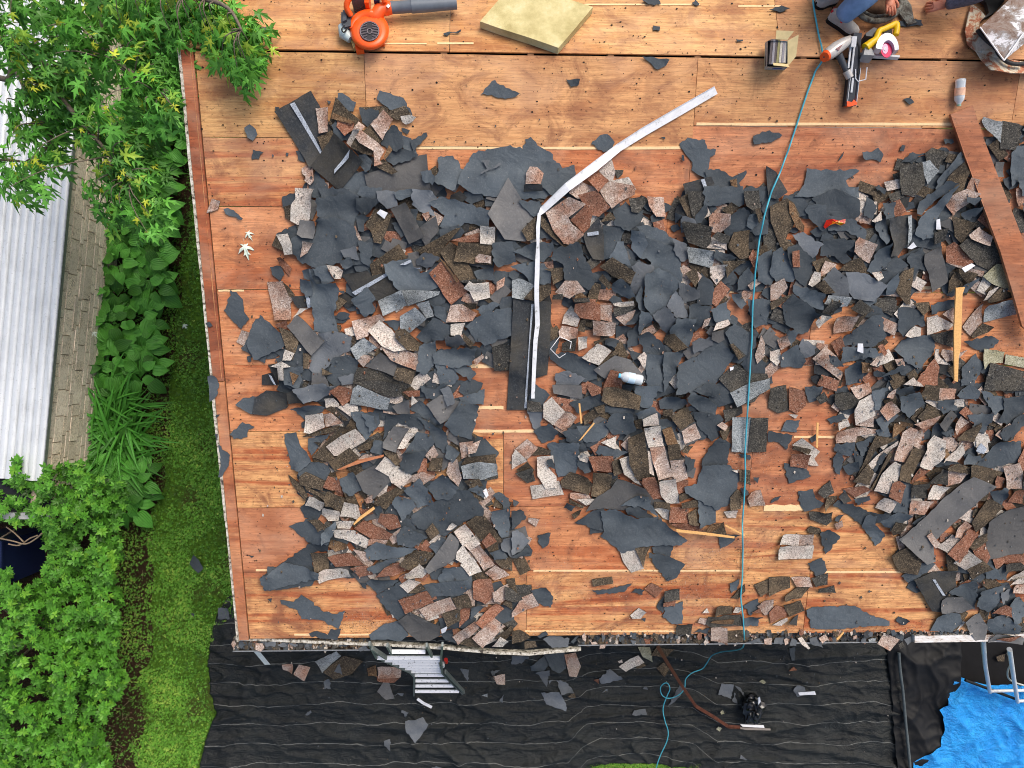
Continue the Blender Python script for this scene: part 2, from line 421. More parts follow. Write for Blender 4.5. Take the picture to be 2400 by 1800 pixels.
# walls under the overhangs
M_SIDING = simple('pale_siding', srgb(196, 190, 178), .7, .3)
YE = EAVE.y
for k in range(12):
    z0 = .2 + k * .2
    for (c, sx, sy) in (((XL + .32 + (XR - XL) / 2, YE + .42, z0 + .1), XR - XL, .03), ):
        mb = MB(); mb.box(c, sx, sy, .196, ey=(0, 1, .06)); mb.build('wall_siding_board', M_SIDING, house)
    mb = MB(); mb.box((XL + .32, (YE + 2 * YR - YE) / 2 + .2, z0 + .1), .03, 2 * (YR - YE) - .9, .196); mb.build('wall_siding_board', M_SIDING, house)
mb = MB(); mb.box(((XL + XR) / 2 + .3, YR, .1), XR - XL - .5, 2 * (YR - YE) - .8, .2); mb.build('foundation', simple('concrete', srgb(150, 146, 138), .9), house)
mb = MB(); gz = EAVE.z - .02
mb.add([(XL + .33, YE + .42, 2.55), (XL + .33, 2 * YR - YE - .42, 2.55), (XL + .33, YR, RIDGE_Z - .16)], [(0, 1, 2)]); mb.build('gable_wall', M_SIDING, house)
mb = MB(); mb.box(((XL + XR) / 2 + .2, YE + .2, EAVE.z - .16), XR - XL - .1, .44, .015); mb.build('soffit', M_SIDING, house)
# eave board (dark, rotten) just under the sheets
M_ROT = simple('rotten_fascia', srgb(52, 40, 32), .95, .1, var=.4, scale=30, bump=.6)
mb = MB(); mb.box(((XL + XR) / 2, YE + .0, EAVE.z - .085), XR - XL - .02, .022, .12); mb.build('fascia_board', M_ROT, house)
# gutter in two runs
M_ALU = simple('weathered_aluminium', srgb(150, 152, 152), .45, .5, .6, .2, 40)
M_GUT = simple('grimy_gutter', srgb(66, 64, 62), .7, .3, .2, .35, 50)
def gutter(px0, px1, py_lip, name='gutter'):
    z = EAVE.z - .05
    a = flat(z).at(px0, py_lip); b = flat(z).at(px1, py_lip); yb = YE - .004
    g = MB(); prof = [(yb, z), (yb, z - .09), (a.y + .035, z - .09), (a.y, z - .05), (a.y, z)]
    t = .002; n = len(prof)
    for (x0, x1) in ((a.x, b.x),):
        vs = [Vector((x0, y, zz)) for y, zz in prof] + [Vector((x1, y, zz)) for y, zz in prof]
        g.add(vs, [(i, i + 1, i + 1 + n, i + n) for i in range(n - 1)])
        g.add([Vector((x0, y, zz)) for y, zz in prof], [tuple(range(n))]); g.add([Vector((x1, y, zz)) for y, zz in prof], [tuple(range(n))[::-1]])
    o = g.build(name, M_GUT, house)
    l = MB(); l.box(((a.x + b.x) / 2, a.y, z + .003), b.x - a.x, .009, .012); l.build('gutter_lip', M_ALU, o)
    return a, b, z
GL = gutter(546, 868, 1526)
GR = gutter(1355, 2062, 1512)
# peeling white fascia strip hanging loose over the left half of the eave
pts = [(548, 1494), (640, 1497), (760, 1503), (900, 1508), (1040, 1516), (1160, 1527), (1240, 1530), (1362, 1519)]
sf = flat(EAVE.z - .035); mb = MB()
for (x0, y0), (x1, y1) in zip(pts, pts[1:]):
    for q in range(3):
        ta, tb = q / 3, (q + 1) / 3
        pa = sf.at(x0 + (x1 - x0) * ta, y0 + (y1 - y0) * ta); pb = sf.at(x0 + (x1 - x0) * tb, y0 + (y1 - y0) * tb)
        w_ = Vector((0, -.028, -.006))
        mb.prism([pa, pb, pb + w_, pa + w_], (0, 0, -.07))
mb.build('loose_fascia_trim', M_PEEL, house)
# silver rail in front of the eave on the right
M_SILV = simple('scuffed_silver', srgb(215, 216, 218), .35, .5, .15, .22, 30)
M_WHITE = simple('white_painted_metal', srgb(226, 228, 232), .45, .4, .1, .07, 40)
sf = flat(EAVE.z - .03); a = sf.at(2140, 1496); b = sf.at(2480, 1491)
rust = Mat('rust_streaked_white', .5, .4); _n = rust.noise(rust.pos((5, 18, 1)), 2, 6, .7)
rust.color(rust.ramp(_n, [(.36, srgb(120, 84, 62)), (.46, srgb(200, 196, 190)), (.7, srgb(228, 228, 230))])); RUSTW = rust.m
mb = MB(); mb.box((a + b) / 2, (b - a).length, .062, .05, ex=(b - a).normalized(), ey=(0, 1, 0)); mb.build('eave_rail', RUSTW, house)

# nail heads and tar dots left in the sheets (stuff)
M_TAR = simple('tar_black', srgb(34, 30, 28), .7, .2)
mb = MB(); r2 = random.Random(3)
for k in range(3000):
    x = r2.uniform(XL + .03, XR - 1.0); s = r2.uniform(-.45, S_EAVE - .02)
    if r2.random() < .35: s = round(s / .127) * .127 + r2.gauss(0, .006)
    to, ss = (r2w, s) if s > .02 else (b2w, -s + .03)
    rr_ = r2.choice((.0022, .003, .0035, .0045, .006, .008)) * r2.uniform(.7, 1.2); n = 5
    o = to(x, ss, .0055); c0 = r2.random() * 6
    ax = to(1, 0) - to(0, 0); ay = (to(0, 1) - to(0, 0)).normalized(); q = r2.uniform(.5, 1)
    mb.prism([o + ax * math.cos(c0 + 6.283 * i / n) * rr_ + ay * math.sin(c0 + 6.283 * i / n) * rr_ * q for i in range(n)], -(to(0, 0, 1) - to(0, 0, 0)) * .0015)
mb.build('nail_stubs', M_TAR, house, kind='stuff')
# loose granules swept into drifts (stuff)
mb = MB()
def drift(px, py, rx, ry, n):
    for k in range(n):
        x, s = roof_xs(px + r2.gauss(0, rx), py + r2.gauss(0, ry)); s = min(max(s, .05), S_EAVE - .01)
        a = r2.uniform(.0015, .004); o = r2w(x, s, .008); e = r2.random() * 6
        mb.add([o + Vector((math.cos(e + 2.1 * i) * a, math.sin(e + 2.1 * i) * a, 0)) for i in range(3)] + [o + Vector((0, 0, a * .8))], [(0, 1, 3), (1, 2, 3), (2, 0, 3)], r2.choice((0, 0, 1, 2)))
for a in [(1750, 1050, 60, 40, 700), (1700, 1290, 110, 40, 900), (1560, 1370, 140, 28, 1200), (860, 1460, 90, 14, 900), (1640, 1420, 70, 35, 800), (2060, 450, 60, 50, 400), (1250, 1300, 60, 60, 400), (2360, 820, 60, 40, 500), (1840, 1130, 120, 50, 500), (1000, 1100, 300, 250, 800), (1700, 700, 380, 200, 1200), (1900, 1470, 200, 8, 900), (1330, 1478, 160, 6, 600)]:
    drift(*a)
mb.build('loose_granules', [M_TAR, simple('granule_grey', srgb(120, 112, 104), .9), simple('granule_pale', srgb(190, 180, 168), .9)], house, kind='stuff')

# ================================================================ THE GROUND
def ground_mat():
    m = Mat('lawn_ground', .95, .1); p = m.pos()
    a = m.noise(p, 1.6, 5, .6); b = m.noise(p, 22, 4, .7); c = m.noise(p, 90, 3, .7)
    g = m.ramp(b, [(.3, srgb(38, 58, 18)), (.5, srgb(70, 104, 32)), (.72, srgb(104, 138, 48))])
    s_ = m.ramp(c, [(.3, srgb(40, 30, 22)), (.7, srgb(86, 66, 50))])
    m.color(m.mix(m.rr(a, .52, .64, 0, .75), g, s_)); m.bump(c, .6, .02); return m.m
def soil_mat():
    m = Mat('dark_soil', .97, .08); p = m.pos()
    c = m.noise(p, 34, 6, .75); b = m.noise(p, 5, 4, .6)
    m.color(m.mix(m.rr(b, .5, .7, 0, .5), m.ramp(c, [(.3, srgb(28, 20, 15)), (.55, srgb(62, 46, 35)), (.78, srgb(104, 82, 64))]), srgb(46, 62, 26)))
    m.bump(c, .9, .03); return m.m
mb = MB(); mb.add([(-60, -60, 0), (60, -60, 0), (60, 60, 0), (-60, 60, 0)], [(0, 1, 2, 3)])
mb.build('lawn', ground_mat(), kind='structure')
SOIL = soil_mat()
soil_poly = [(120, 100), (470, 100), (460, 420), (430, 620), (410, 800), (400, 1000), (385, 1120), (350, 1220), (360, 1330), (352, 1440), (360, 1520), (330, 1600), (340, 1700), (320, 1820), (-60, 1830), (-60, 1230), (120, 1200)]
mb = MB(); pts = [GROUND.at(*p) for p in soil_poly]; sub = []
for i, p in enumerate(pts):
    q = pts[(i + 1) % len(pts)]
    for k in range(5): t = k / 5; v = p.lerp(q, t); sub.append(v + Vector((pnoise(v.x * 3, v.y * 3) * .10, pnoise(v.y * 3, v.x * 3, 5) * .10, 0)))
_o, _e = [v.xy for v in sub], [(i, (i + 1) % len(sub)) for i in range(len(sub))]
vo, eo, fo, *_ = delaunay_2d_cdt(_o, _e, [], 1, 1e-5)
mb.add([(v.x, v.y, .004) for v in vo], [tuple(f) for f in fo]); mb.build('soil_bed', SOIL, kind='structure')

# black landscape fabric laid along the wall
def fabric_h(x, y):
    n1 = noise.noise(Vector((x * .55, y * 2.6, 1.7))); n2 = noise.noise(Vector((x * 1.3 + 9, y * 6.5 + n1 * 3, 4.1)))
    n3 = noise.noise(Vector((x * 4, y * 9, 2.0))); n4 = noise.noise(Vector((x * 9, y * 22, 7)))
    r1 = 1 - abs(n1) * 3.2; r2_ = 1 - abs(n2) * 3.5
    n5 = noise.noise(Vector((x * 2.1 + n1 * 2, y * 2.4 + x * .9, 12))); n6 = noise.noise(Vector((x * 5.5 + y * 2 + n2 * 2, y * 7.5, 15)))
    r5 = 1 - abs(n5) * 5; r6 = 1 - abs(n6) * 5
    return .02 + .055 * max(0, r1) ** 2.5 + .03 * max(0, r2_) ** 2.2 + .05 * max(0, r5) ** 1.6 * min(1, max(0, .12 + 2.2 * noise.noise(Vector((x * .7, y * .9, 31))))) + .014 * max(0, r6) ** 1.5 + .012 * n3 + .005 * n4
def tarp_mat():
    m = Mat('black_woven_fabric', .5, .32); p = m.pos()
    uv = m.n('ShaderNodeUVMap'); sp = m.n('ShaderNodeSeparateXYZ'); m.l(uv.outputs[0], sp.inputs[0])
    a = m.noise(p, 2.2, 5, .6); b = m.noise(p, 120, 3, .6)
    base = m.ramp(a, [(.3, srgb(22, 25, 26)), (.6, srgb(32, 36, 36)), (.8, srgb(48, 50, 49))])
    base = m.mix(m.rr(b, .64, .74, 0, .35), base, srgb(120, 116, 106))
    sepp = m.n('ShaderNodeSeparateXYZ'); m.l(p, sepp.inputs[0])
    vv = m.math('ADD', sp.outputs[1], m.math('MULTIPLY', m.noise(p, 1.1, 4), .09))
    fr = m.math('FRACT', m.math('MULTIPLY', vv, 10.0))
    ln = m.math('MULTIPLY', m.math('LESS_THAN', fr, .030), 1.0)
    m.color(m.mix(m.math('MULTIPLY', ln, .42), base, srgb(150, 152, 148)))
    wv = m.noise(m.pos((7, 13, 9)), 1, 7, .74, 1.4); cr = m.math('ABSOLUTE', m.math('SUBTRACT', m.noise(m.pos((4, 9, 4)), 1, 4, .6, 1.5), .5))
    m.bump(m.math('ADD', m.math('ADD', m.math('MULTIPLY', cr, -2.2), wv), m.math('MULTIPLY', b, .15)), .6, .03); return m.m
def sheet(name, Lf, Rf, Tf, Bf, nu, nv, hf, mat, label, cat, surf=GROUND, zoff=0):
    mb = MB(); uvs = []
    for j in range(nv + 1):
        v = j / nv
        for i in range(nu + 1):
            u = i / nu; y0 = 1440 + 400 * v
            x = Lf(y0) * (1 - u) + Rf(y0) * u
            y = Tf(x) * (1 - v) + Bf(x) * v
            p = surf.at(x, y); p.z = hf(p.x, p.y) + zoff; mb.v.append(tuple(p)); uvs.append((u, v))
    for j in range(nv):
        for i in range(nu):
            a = j * (nu + 1) + i; mb.f.append((a + nu + 1, a + nu + 2, a + 1, a)); mb.m.append(0); mb.sm.append(True)
    o = mb.top(name, mat, label, cat)
    ul = o.data.uv_layers.new(name='UVMap')
    for l in o.data.loops: ul.data[l.index].uv = uvs[l.vertex_index]
    md = o.modifiers.new('s', 'SOLIDIFY'); md.thickness = .002
    return o
TL = [(1440, 560), (1455, 535), (1490, 510), (1530, 497), (1590, 490), (1640, 497), (1680, 511), (1710, 495), (1760, 478), (1800, 468), (1860, 460)]
TR = [(1440, 2085), (1560, 2093), (1610, 2100), (1660, 2104), (1700, 2108), (1780, 2116), (1860, 2120)]
TB = [(400, 1860), (1330, 1850), (1375, 1800), (1410, 1788), (1480, 1784), (1560, 1786), (1620, 1797), (1680, 1850), (2200, 1860)]
FAB = tarp_mat()
sheet('landscape_fabric', lambda y: interp(TL, y), lambda y: interp(TR, y), lambda x: 1380, lambda x: interp(TB, x), 420, 130, fabric_h, FAB,
      'large black woven landscape fabric with thin pale stripes spread below the eave', 'tarp')
def crump(x, y):
    n1 = noise.noise(Vector((x * 1.9, y * 1.7, 3))); n2 = noise.noise(Vector((x * 4.2 + n1, y * 4.0, 8))); n3 = noise.noise(Vector((x * 9 + n2, y * 10, 1)))
    return .05 + .11 * max(0, 1 - abs(n1) * 3) ** 1.5 + .06 * max(0, 1 - abs(n2) * 3) ** 1.5 + .025 * max(0, 1 - abs(n3) * 3) + .02 * noise.noise(Vector((x, y, 0)))
T2R = [(1440, 2205), (1560, 2222), (1620, 2215), (1650, 2190), (1680, 2198), (1715, 2200), (1745, 2170), (1775, 2130), (1860, 2100)]
sheet('folded_fabric', lambda y: interp(TR, y) - 22, lambda y: interp(T2R, y) + 22, lambda x: 1380, lambda x: 1860, 60, 130, lambda x, y: crump(x * .7, y * .7) * .5, simple('dark_fabric', srgb(20, 21, 23), .62, .25, var=.25, scale=6, bump=.3),
      'rumpled plain black sheet lying between the striped fabric and the blue tarpaulin', 'tarp', zoff=.03)
# folded seam hem of the fabric
M_HEM = simple('grey_hem', srgb(78, 86, 88), .5, .4, var=.2)
pts = [GROUND.at(interp(TR, y) + 2, y) + Vector((0, 0, .14)) for y in range(1520, 1850, 22)]
mb = MB(); mb.tube(pts, [.02 + .006 * pnoise(i * .7, 2) for i in range(len(pts))], 6); mb.top('fabric_hem', M_HEM, 'stiff grey hem line running down the right edge of the striped fabric', 'hem')
def blue_mat():
    m = Mat('blue_poly_tarp', .35, .5); p = m.pos()
    a = m.noise(p, 3, 5, .6, 1); m.color(m.ramp(a, [(.3, srgb(12, 134, 220)), (.7, srgb(44, 172, 250))])); 
    b = m.noise(m.pos((8, 11, 9)), 1, 7, .72, 1.6); cr = m.math('ABSOLUTE', m.math('SUBTRACT', m.noise(m.pos((3, 5, 4)), 1, 4, .6, 1.5), .5)); m.bump(m.math('ADD', m.math('MULTIPLY', cr, -2), b), 1.0, .04); return m.m
BL = [(1440, 2262), (1560, 2225), (1600, 2218), (1645, 2190), (1662, 2196), (1700, 2205), (1740, 2190), (1760, 2140), (1790, 2125), (1860, 2138)]
BT = [(2100, 1790), (2150, 1750), (2200, 1700), (2212, 1600), (2228, 1574), (2250, 1586), (2290, 1597), (2400, 1594), (2600, 1590)]
def blue():
    out = [(2228, 1574), (2262, 1590), (2300, 1596), (2400, 1594), (2560, 1592), (2560, 1870), (2140, 1870), (2122, 1796), (2132, 1780), (2160, 1752), (2192, 1740), (2202, 1700), (2196, 1668), (2186, 1652), (2206, 1642), (2214, 1612)]
    P = [GROUND.at(*q).xy for q in out]; O = []
    for i, p in enumerate(P):
        q = P[(i + 1) % len(P)]; n = max(2, int((q - p).length / .05))
        for k in range(n): v = p.lerp(q, k / n); O.append(v + Vector((pnoise(v.x * 6, v.y * 6), pnoise(v.y * 6, v.x * 6))) * .03)
    E = [(i, (i + 1) % len(O)) for i in range(len(O))]
    xs = [v.x for v in O]; ys = [v.y for v in O]; G = []
    x = min(xs)
    while x < max(xs):
        y = min(ys)
        while y < max(ys): G.append(Vector((x + .01 * rnd.random(), y + .01 * rnd.random()))); y += .028
        x += .028
    vo, eo, fo, *_ = delaunay_2d_cdt(O + G, E, [], 1, 1e-5)
    mb = MB(); mb.add([(v.x, v.y, crump(v.x * .8 + 5, v.y * .9) * .55 + .05) for v in vo], [tuple(f) for f in fo], 0, True)
    mb.top('blue_tarpaulin', blue_mat(), 'bright blue crumpled tarpaulin beside the black sheet below the eave', 'tarp')
blue()
# near-black sheet put in for the shaded recess under the rail
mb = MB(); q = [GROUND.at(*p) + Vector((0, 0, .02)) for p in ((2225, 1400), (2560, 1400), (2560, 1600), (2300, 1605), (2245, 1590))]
mb.prism(q, (0, 0, -.015)); mb.top('black_sheet', simple('black_sheet', srgb(16, 16, 18), .8, .2, var=.3, scale=8, bump=.4), 'flat black sheet put in for the shade behind the blue tarpaulin', 'cloth')

# ================================================================ NEIGHBOUR'S SHED: white ribbed metal roof on a stone-block wall
NZ = 1.2
shed = thing('shed', (-5.6, 0, 0), "neighbour's low shed with a white ribbed metal roof beside the plant bed", 'shed')
ea = flat(NZ).at(190, 120); eb = flat(NZ).at(98, 1128)
ed = (eb - ea).normalized(); en = Vector((-ed.y, ed.x, 0)); en = en if en.x < 0 else -en
Lr = (eb - ea).length
rm = Mat('white_ribbed_metal', .4, .4, .1); p_ = rm.pos()
_a = rm.noise(p_, 3, 6, .65); _b = rm.noise(p_, 45, 4, .7)
_c = rm.mix(rm.rr(_a, .45, .7, 0, .6), srgb(220, 225, 228), srgb(196, 201, 204)); _c = rm.mix(rm.rr(_b, .60, .72, 0, .5), _c, srgb(120, 122, 112))
_d = rm.noise(rm.pos((14, 1.1, 3)), 1, 5, .7, .5); _c = rm.mix(rm.rr(_d, .54, .70, 0, .4), _c, srgb(150, 154, 150)); _e = rm.noise(p_, 130, 2, .6); _c = rm.mix(rm.rr(_e, .68, .74, 0, .6), _c, srgb(96, 98, 92)); rm.color(_c); RIBM = rm.m
wv = .079
for k in range(22):                     # each ribbed pan is one sheet rib
    mb = MB(); off0 = k * wv
    prof = [(0, 0), (.008, .014), (.030, .018), (.052, .012), (.0765, .003), (.079, -.006), (.0795, .006)]
    vs = []
    for e in (-.9, Lr):
        for (u, h) in prof: vs.append(ea + ed * e + en * (off0 + u - .0) + Vector((0, 0, h + off0 * .05)))
    n = len(prof); mb.add(vs, [(i, i + 1, i + 1 + n, i + n) for i in range(n - 1)], 0, True)
    mb.build('roof_rib', RIBM, shed)
mb = MB(); mb.box((ea + eb) / 2 + en * -.006 + Vector((0, 0, -.02)), Lr, .010, .05, ex=ed, ey=en); mb.build('roof_edge_trim', M_ALU, shed)
mb = MB(); a = flat(NZ - .05).at(-60, 1208); b = flat(NZ - .05).at(120, 1209); mb.box((a + b) / 2, (b - a).length, .07, .06); mb.build('front_board', simple('grey_board', srgb(170, 172, 172), .7), shed)
mb = MB(); mb.box(eb + en * .9 + Vector((0, -.22, -.09)), 1.9, .5, .02); mb.build('porch_deck', simple('dark_deck', srgb(30, 32, 40), .8), shed)
SM = gran_mat('split_face_block', srgb(200, 184, 162), srgb(238, 224, 204), srgb(246, 236, 220), srgb(206, 190, 168), .6, 60)
mb = MB(); wc = (ea + eb) / 2 + en * .10
mb.box(wc + Vector((0, 0, NZ / 2 - .04 - wc.z)), Lr + .6, .10, NZ - .08, ex=ed, ey=en); mb.build('wall_core', simple('mortar', srgb(196, 180, 158), .95, var=.3, scale=20), shed)
rb = random.Random(12)
z = .02; row = 0
while z < NZ - .08:
    hb = rb.choice((.09, .12, .16, .07)); hb = min(hb, NZ - .075 - z); u = -.55 + rb.random() * .1
    while u < Lr:
        L = rb.choice((.14, .22, .30, .40)); c = ea + ed * (u + L / 2) + en * (.045 + rb.uniform(-.004, .004)); c.z = z + hb / 2
        mb = MB(); mb.box(c, L - .012, .03, hb - .012, ex=ed, ey=en); mb.build('stone_block', SM, shed); u += L
    z += hb; row += 1
# ================================================================ PLANTS
def leaf_mat(name, c, young=None, var=.35, rough=.45, vein=False, attr=False):
    m = Mat(name, rough, .35)
    p = m.pos(); a = m.noise(p, 14, 3, .6)
    r = m.oi.outputs['Random']
    if attr:
        at = m.n('ShaderNodeAttribute'); at.attribute_name = 'tint'; r = at.outputs['Fac']
    lo = tuple(x * (1 - var) for x in c[:3]) + (1,); hi = tuple(min(1, x * (1 + var)) for x in c[:3]) + (1,)
    stops = [(.0, lo), (.7, hi)]
    if young: stops = [(.0, lo), (.72, hi), (.88, young)] if attr else [(.0, lo), (.80, hi), (1.0, young)]
    cc = m.ramp(r, stops)
    cc = m.mix(m.rr(a, .4, .7, 0, .3), cc, lo)
    if vein:
        tc = m.n('ShaderNodeUVMap'); sp = m.n('ShaderNodeSeparateXYZ'); m.l(tc.outputs[0], sp.inputs[0])
        wv_ = m.math('SINE', m.math('MULTIPLY', sp.outputs[0], 62)); m.bump(wv_, .5, .004)
        cc = m.mix(m.rr(wv_, .2, 1, 0, .22), cc, tuple(x * 1.6 for x in c[:3]) + (1,))
    m.color(cc)
    tr = m.n('ShaderNodeBsdfTranslucent'); m.l(cc, tr.inputs[0]); mx = m.n('ShaderNodeMixShader'); mx.inputs[0].default_value = .2
    out = m.nt.nodes['Material Output']; m.l(m.b.outputs[0], mx.inputs[1]); m.l(tr.outputs[0], mx.inputs[2]); m.l(mx.outputs[0], out.inputs[0])
    return m.m
L_HOSTA = leaf_mat('hosta_leaf', srgb(82, 144, 54), var=.5, vein=True)
L_MAPLE = leaf_mat('maple_leaf', srgb(98, 162, 62), srgb(200, 210, 66), var=.45, attr=False)
L_MAPLES = leaf_mat('maple_leaf_mass', srgb(96, 160, 62), srgb(200, 210, 66), var=.5, attr=True)
L_SHRUB = leaf_mat('shrub_leaf', srgb(78, 132, 40), srgb(122, 176, 56), var=.66, attr=True)
L_SHRUBO = leaf_mat('shrub_leaf_single', srgb(84, 142, 42), srgb(116, 174, 54), var=.35)
L_GRASS = leaf_mat('lawn_leaf', srgb(104, 158, 56), srgb(182, 212, 96), var=.62, attr=True)
L_BLADE = leaf_mat('daylily_blade', srgb(80, 146, 54), var=.4)
BARK = simple('grey_bark', srgb(112, 102, 90), .9, .1, var=.3, scale=60)

def mesh_of(name, v, f, mat, uv=None, smooth=True):
    me = bpy.data.meshes.new(name); me.from_pydata(v, [], f); me.materials.append(mat)
    me.polygons.foreach_set('use_smooth', [smooth] * len(f))
    if uv:
        ul = me.uv_layers.new(name='UVMap')
        for l in me.loops: ul.data[l.index].uv = uv[l.vertex_index]
    me.update(); return me
def put(me, name, mat4, parent, plain=True):
    o = bpy.data.objects.new(name, me); COL.objects.link(o); o.parent = parent
    org = Vector((0, 0, 0)); p = parent
    while p is not None: org += p.location; p = p.parent
    o.matrix_local = Matrix.Translation(-org) @ mat4; return o
def mass(name, tv, tf, mats4, tints, mat, parent, kind='stuff', label=None):
    """many leaves joined into one mesh"""
    tv = np.array(tv, dtype=np.float64); tf_ = [tuple(f) for f in tf]; n = len(tv)
    org = Vector((0, 0, 0)); p = parent
    while p is not None: org += p.location; p = p.parent
    M = np.array([np.array(m) for m in mats4])
    V = np.einsum('kij,nj->kni', M[:, :3, :3], tv) + M[:, None, :3, 3] - np.array(org)
    V = V.reshape(-1, 3)
    k = len(mats4)
    me = bpy.data.meshes.new(name)
    ls = np.array([len(f) for f in tf_]); flat_i = np.concatenate([np.array(f) for f in tf_])
    LI = (flat_i[None, :] + (np.arange(k) * n)[:, None]).reshape(-1)
    LT = np.tile(ls, k); LS = np.concatenate([[0], np.cumsum(LT)[:-1]])
    me.vertices.add(len(V)); me.vertices.foreach_set('co', V.astype(np.float32).ravel())
    me.loops.add(len(LI)); me.loops.foreach_set('vertex_index', LI.astype(np.int32))
    me.polygons.add(len(LT)); me.polygons.foreach_set('loop_start', LS.astype(np.int32)); me.polygons.foreach_set('loop_total', LT.astype(np.int32))
    me.materials.append(mat); me.update(calc_edges=True)
    at = me.attributes.new('tint', 'FLOAT', 'POINT'); at.data.foreach_set('value', np.repeat(np.array(tints, dtype=np.float32), n))
    me.validate()
    o = bpy.data.objects.new(name, me); COL.objects.link(o); o.parent = parent
    return setp(o, label, None, None, kind)
def orient(pos, d, up=(0, 0, 1), s=1.0, roll=0.0):
    """local +Y along d, local +Z as near up as can be"""
    y = Vector(d).normalized(); z = Vector(up) - y * y.dot(Vector(up))
    if z.length < 1e-4: z = Vector((1, 0, 0)) - y * y.x
    z.normalize(); x = y.cross(z)
    m = Matrix((x, y, z)).transposed().to_4x4()
    return Matrix.Translation(pos) @ m @ Matrix.Rotation(roll, 4, 'Y') @ Matrix.Scale(s, 4)
def inside(x, y, poly):
    c = False; n = len(poly); j = n - 1
    for i in range(n):
        xi, yi = poly[i]; xj, yj = poly[j]
        if (yi > y) != (yj > y) and x < (xj - xi) * (y - yi) / (yj - yi) + xi: c = not c
        j = i
    return c

# ---- hostas: every leaf its own part
def hosta_leaf(k):
    rows_ = [(0, .0), (.08, .26), (.22, .40), (.42, .42), (.62, .33), (.82, .17), (1.0, .0)]
    v = []; uv = []; f = []
    for i, (y, w_) in enumerate(rows_):
        for j in range(5):
            u = (j - 2) / 2
            yy = y - (.10 * abs(u) * (1 - y) if i < 3 else 0) - (.07 if i == 1 and abs(u) == 1 else 0)
            z = .16 * abs(u) * w_ * 2 - (.28 + .12 * k) * y * y + .02 * math.sin(y * 9 + u * 3 + k)
            v.append((u * w_, yy, z)); uv.append((u * .5 * (.3 + w_), y))
    for i in range(6):
        for j in range(4):
            a = i * 5 + j; f.append((a, a + 1, a + 6, a + 5))
    v += [(-.012, -.9, -.55), (.012, -.9, -.55)]; uv += [(0, 0), (0, 0)]; f.append((35, 36, 2))
    return mesh_of('hosta_leaf', v, f, L_HOSTA, uv)
HL = [hosta_leaf(k) for k in range(3)]
rv = random.Random(5)
wall_x = lambda py: 232 - (py - 500) * .062
hostas = []
py = 190; k = 0
while py < 905:
    xl = wall_x(py)
    for xx in ((xl + 22, xl + 90, xl + 152) if py > 500 else (xl + 70, xl + 115, xl + 160)):
        hostas.append((xx + rv.uniform(-10, 10), py + rv.uniform(-16, 16)))
    py += 56
hostas += [(205, 965), (195, 1045), (300, 1130), (330, 1170), (255, 1100), (348, 1120)]
desc = ['broad dark green leaves', 'glossy heart shaped leaves', 'ribbed drooping leaves', 'fresh mid green leaves']
for i, (hx, hy) in enumerate(hostas):
    c = GROUND.at(hx, hy)
    ORD = ['first', 'second', 'third', 'fourth', 'fifth', 'sixth', 'seventh', 'eighth', 'ninth', 'tenth', 'eleventh', 'twelfth', 'thirteenth', 'fourteenth']
    if i < len(hostas) - 6: lab = f'{ORD[i // 3]} hosta from the top in the row ' + ('against the block wall', 'along the middle of the plant bed', 'beside the dark lawn')[i % 3]
    else: lab = ['hosta under the uppermost daylily blades, touching the wall', 'hosta under the lower daylily blades, touching the wall', 'pale green hosta between daylilies and lawn, upper one', 'hosta at the lawn edge just right of the upper shrub', 'hosta squeezed between the daylilies and the upper shrub', 'outermost hosta leaning onto the lawn beside the upper shrub'][i - len(hostas) + 6]
    t = thing('hosta', c, lab, 'plant', 'hostas along the shed wall')
    n = 13
    for q in range(n):
        a = q * 2.399 + rv.random() * .6; rr_ = .05 + .20 * math.sqrt((q + .5) / n) + rv.uniform(-.02, .02)
        zz = .42 - rr_ * .75 + rv.uniform(-.03, .05); s = rv.uniform(.15, .22) * (1.1 if q > 5 else .85)
        d = Vector((math.cos(a), math.sin(a), rv.uniform(-.35, .15)))
        up = Vector((math.cos(a) * .35, math.sin(a) * .35, 1)) + Vector((rv.uniform(-.3, .3), rv.uniform(-.3, .3), 0))
        put(HL[q % 3], 'leaf', orient(c + Vector((math.cos(a) * rr_ * .8, math.sin(a) * rr_ * .8, zz)), d, up, s), t)

# ---- daylilies: arching strap leaves
def blade(bend, w_):
    v, f = [], []; n = 8
    for i in range(n + 1):
        t = i / n; y = math.sin(min(1.5, bend * t)) / bend * .9 if bend > .1 else t; z = (1 - math.cos(bend * t * 1.6)) * -.32 / max(.4, bend) + .55 * t - .1 * t * t
        ww = w_ * (1 - t ** 2.2) + .001
        v += [(-ww, y, z + ww * .5), (0, y, z), (ww, y, z + ww * .5)]
    for i in range(n):
        a = i * 3; f += [(a, a + 1, a + 4, a + 3), (a + 1, a + 2, a + 5, a + 4)]
    return mesh_of('daylily_blade', v, f, L_BLADE)
BLM = [blade(b, .017) for b in (.9, 1.2, 1.5)]
for i, (hx, hy, n, lab) in enumerate([(245, 935, 110, 'dark green daylily clump with long arching blades, uppermost of the three beside the block wall'), (285, 990, 160, 'widest daylily clump, its blades arching over the lawn edge'), (275, 1050, 110, 'lowest daylily clump, just above the bright green shrub')]):
    c = GROUND.at(hx, hy); t = thing('daylily', c, lab, 'plant', 'daylily clumps')
    for q in range(n):
        a = rv.random() * 6.283; s = rv.uniform(.7, 1.12)
        p = c + Vector((rv.gauss(0, .11), rv.gauss(0, .12), .06))
        put(rv.choice(BLM), 'blade', orient(p, (math.cos(a), math.sin(a), rv.uniform(-.05, .5)), (0, 0, 1), s, rv.uniform(-.5, .5)), t)

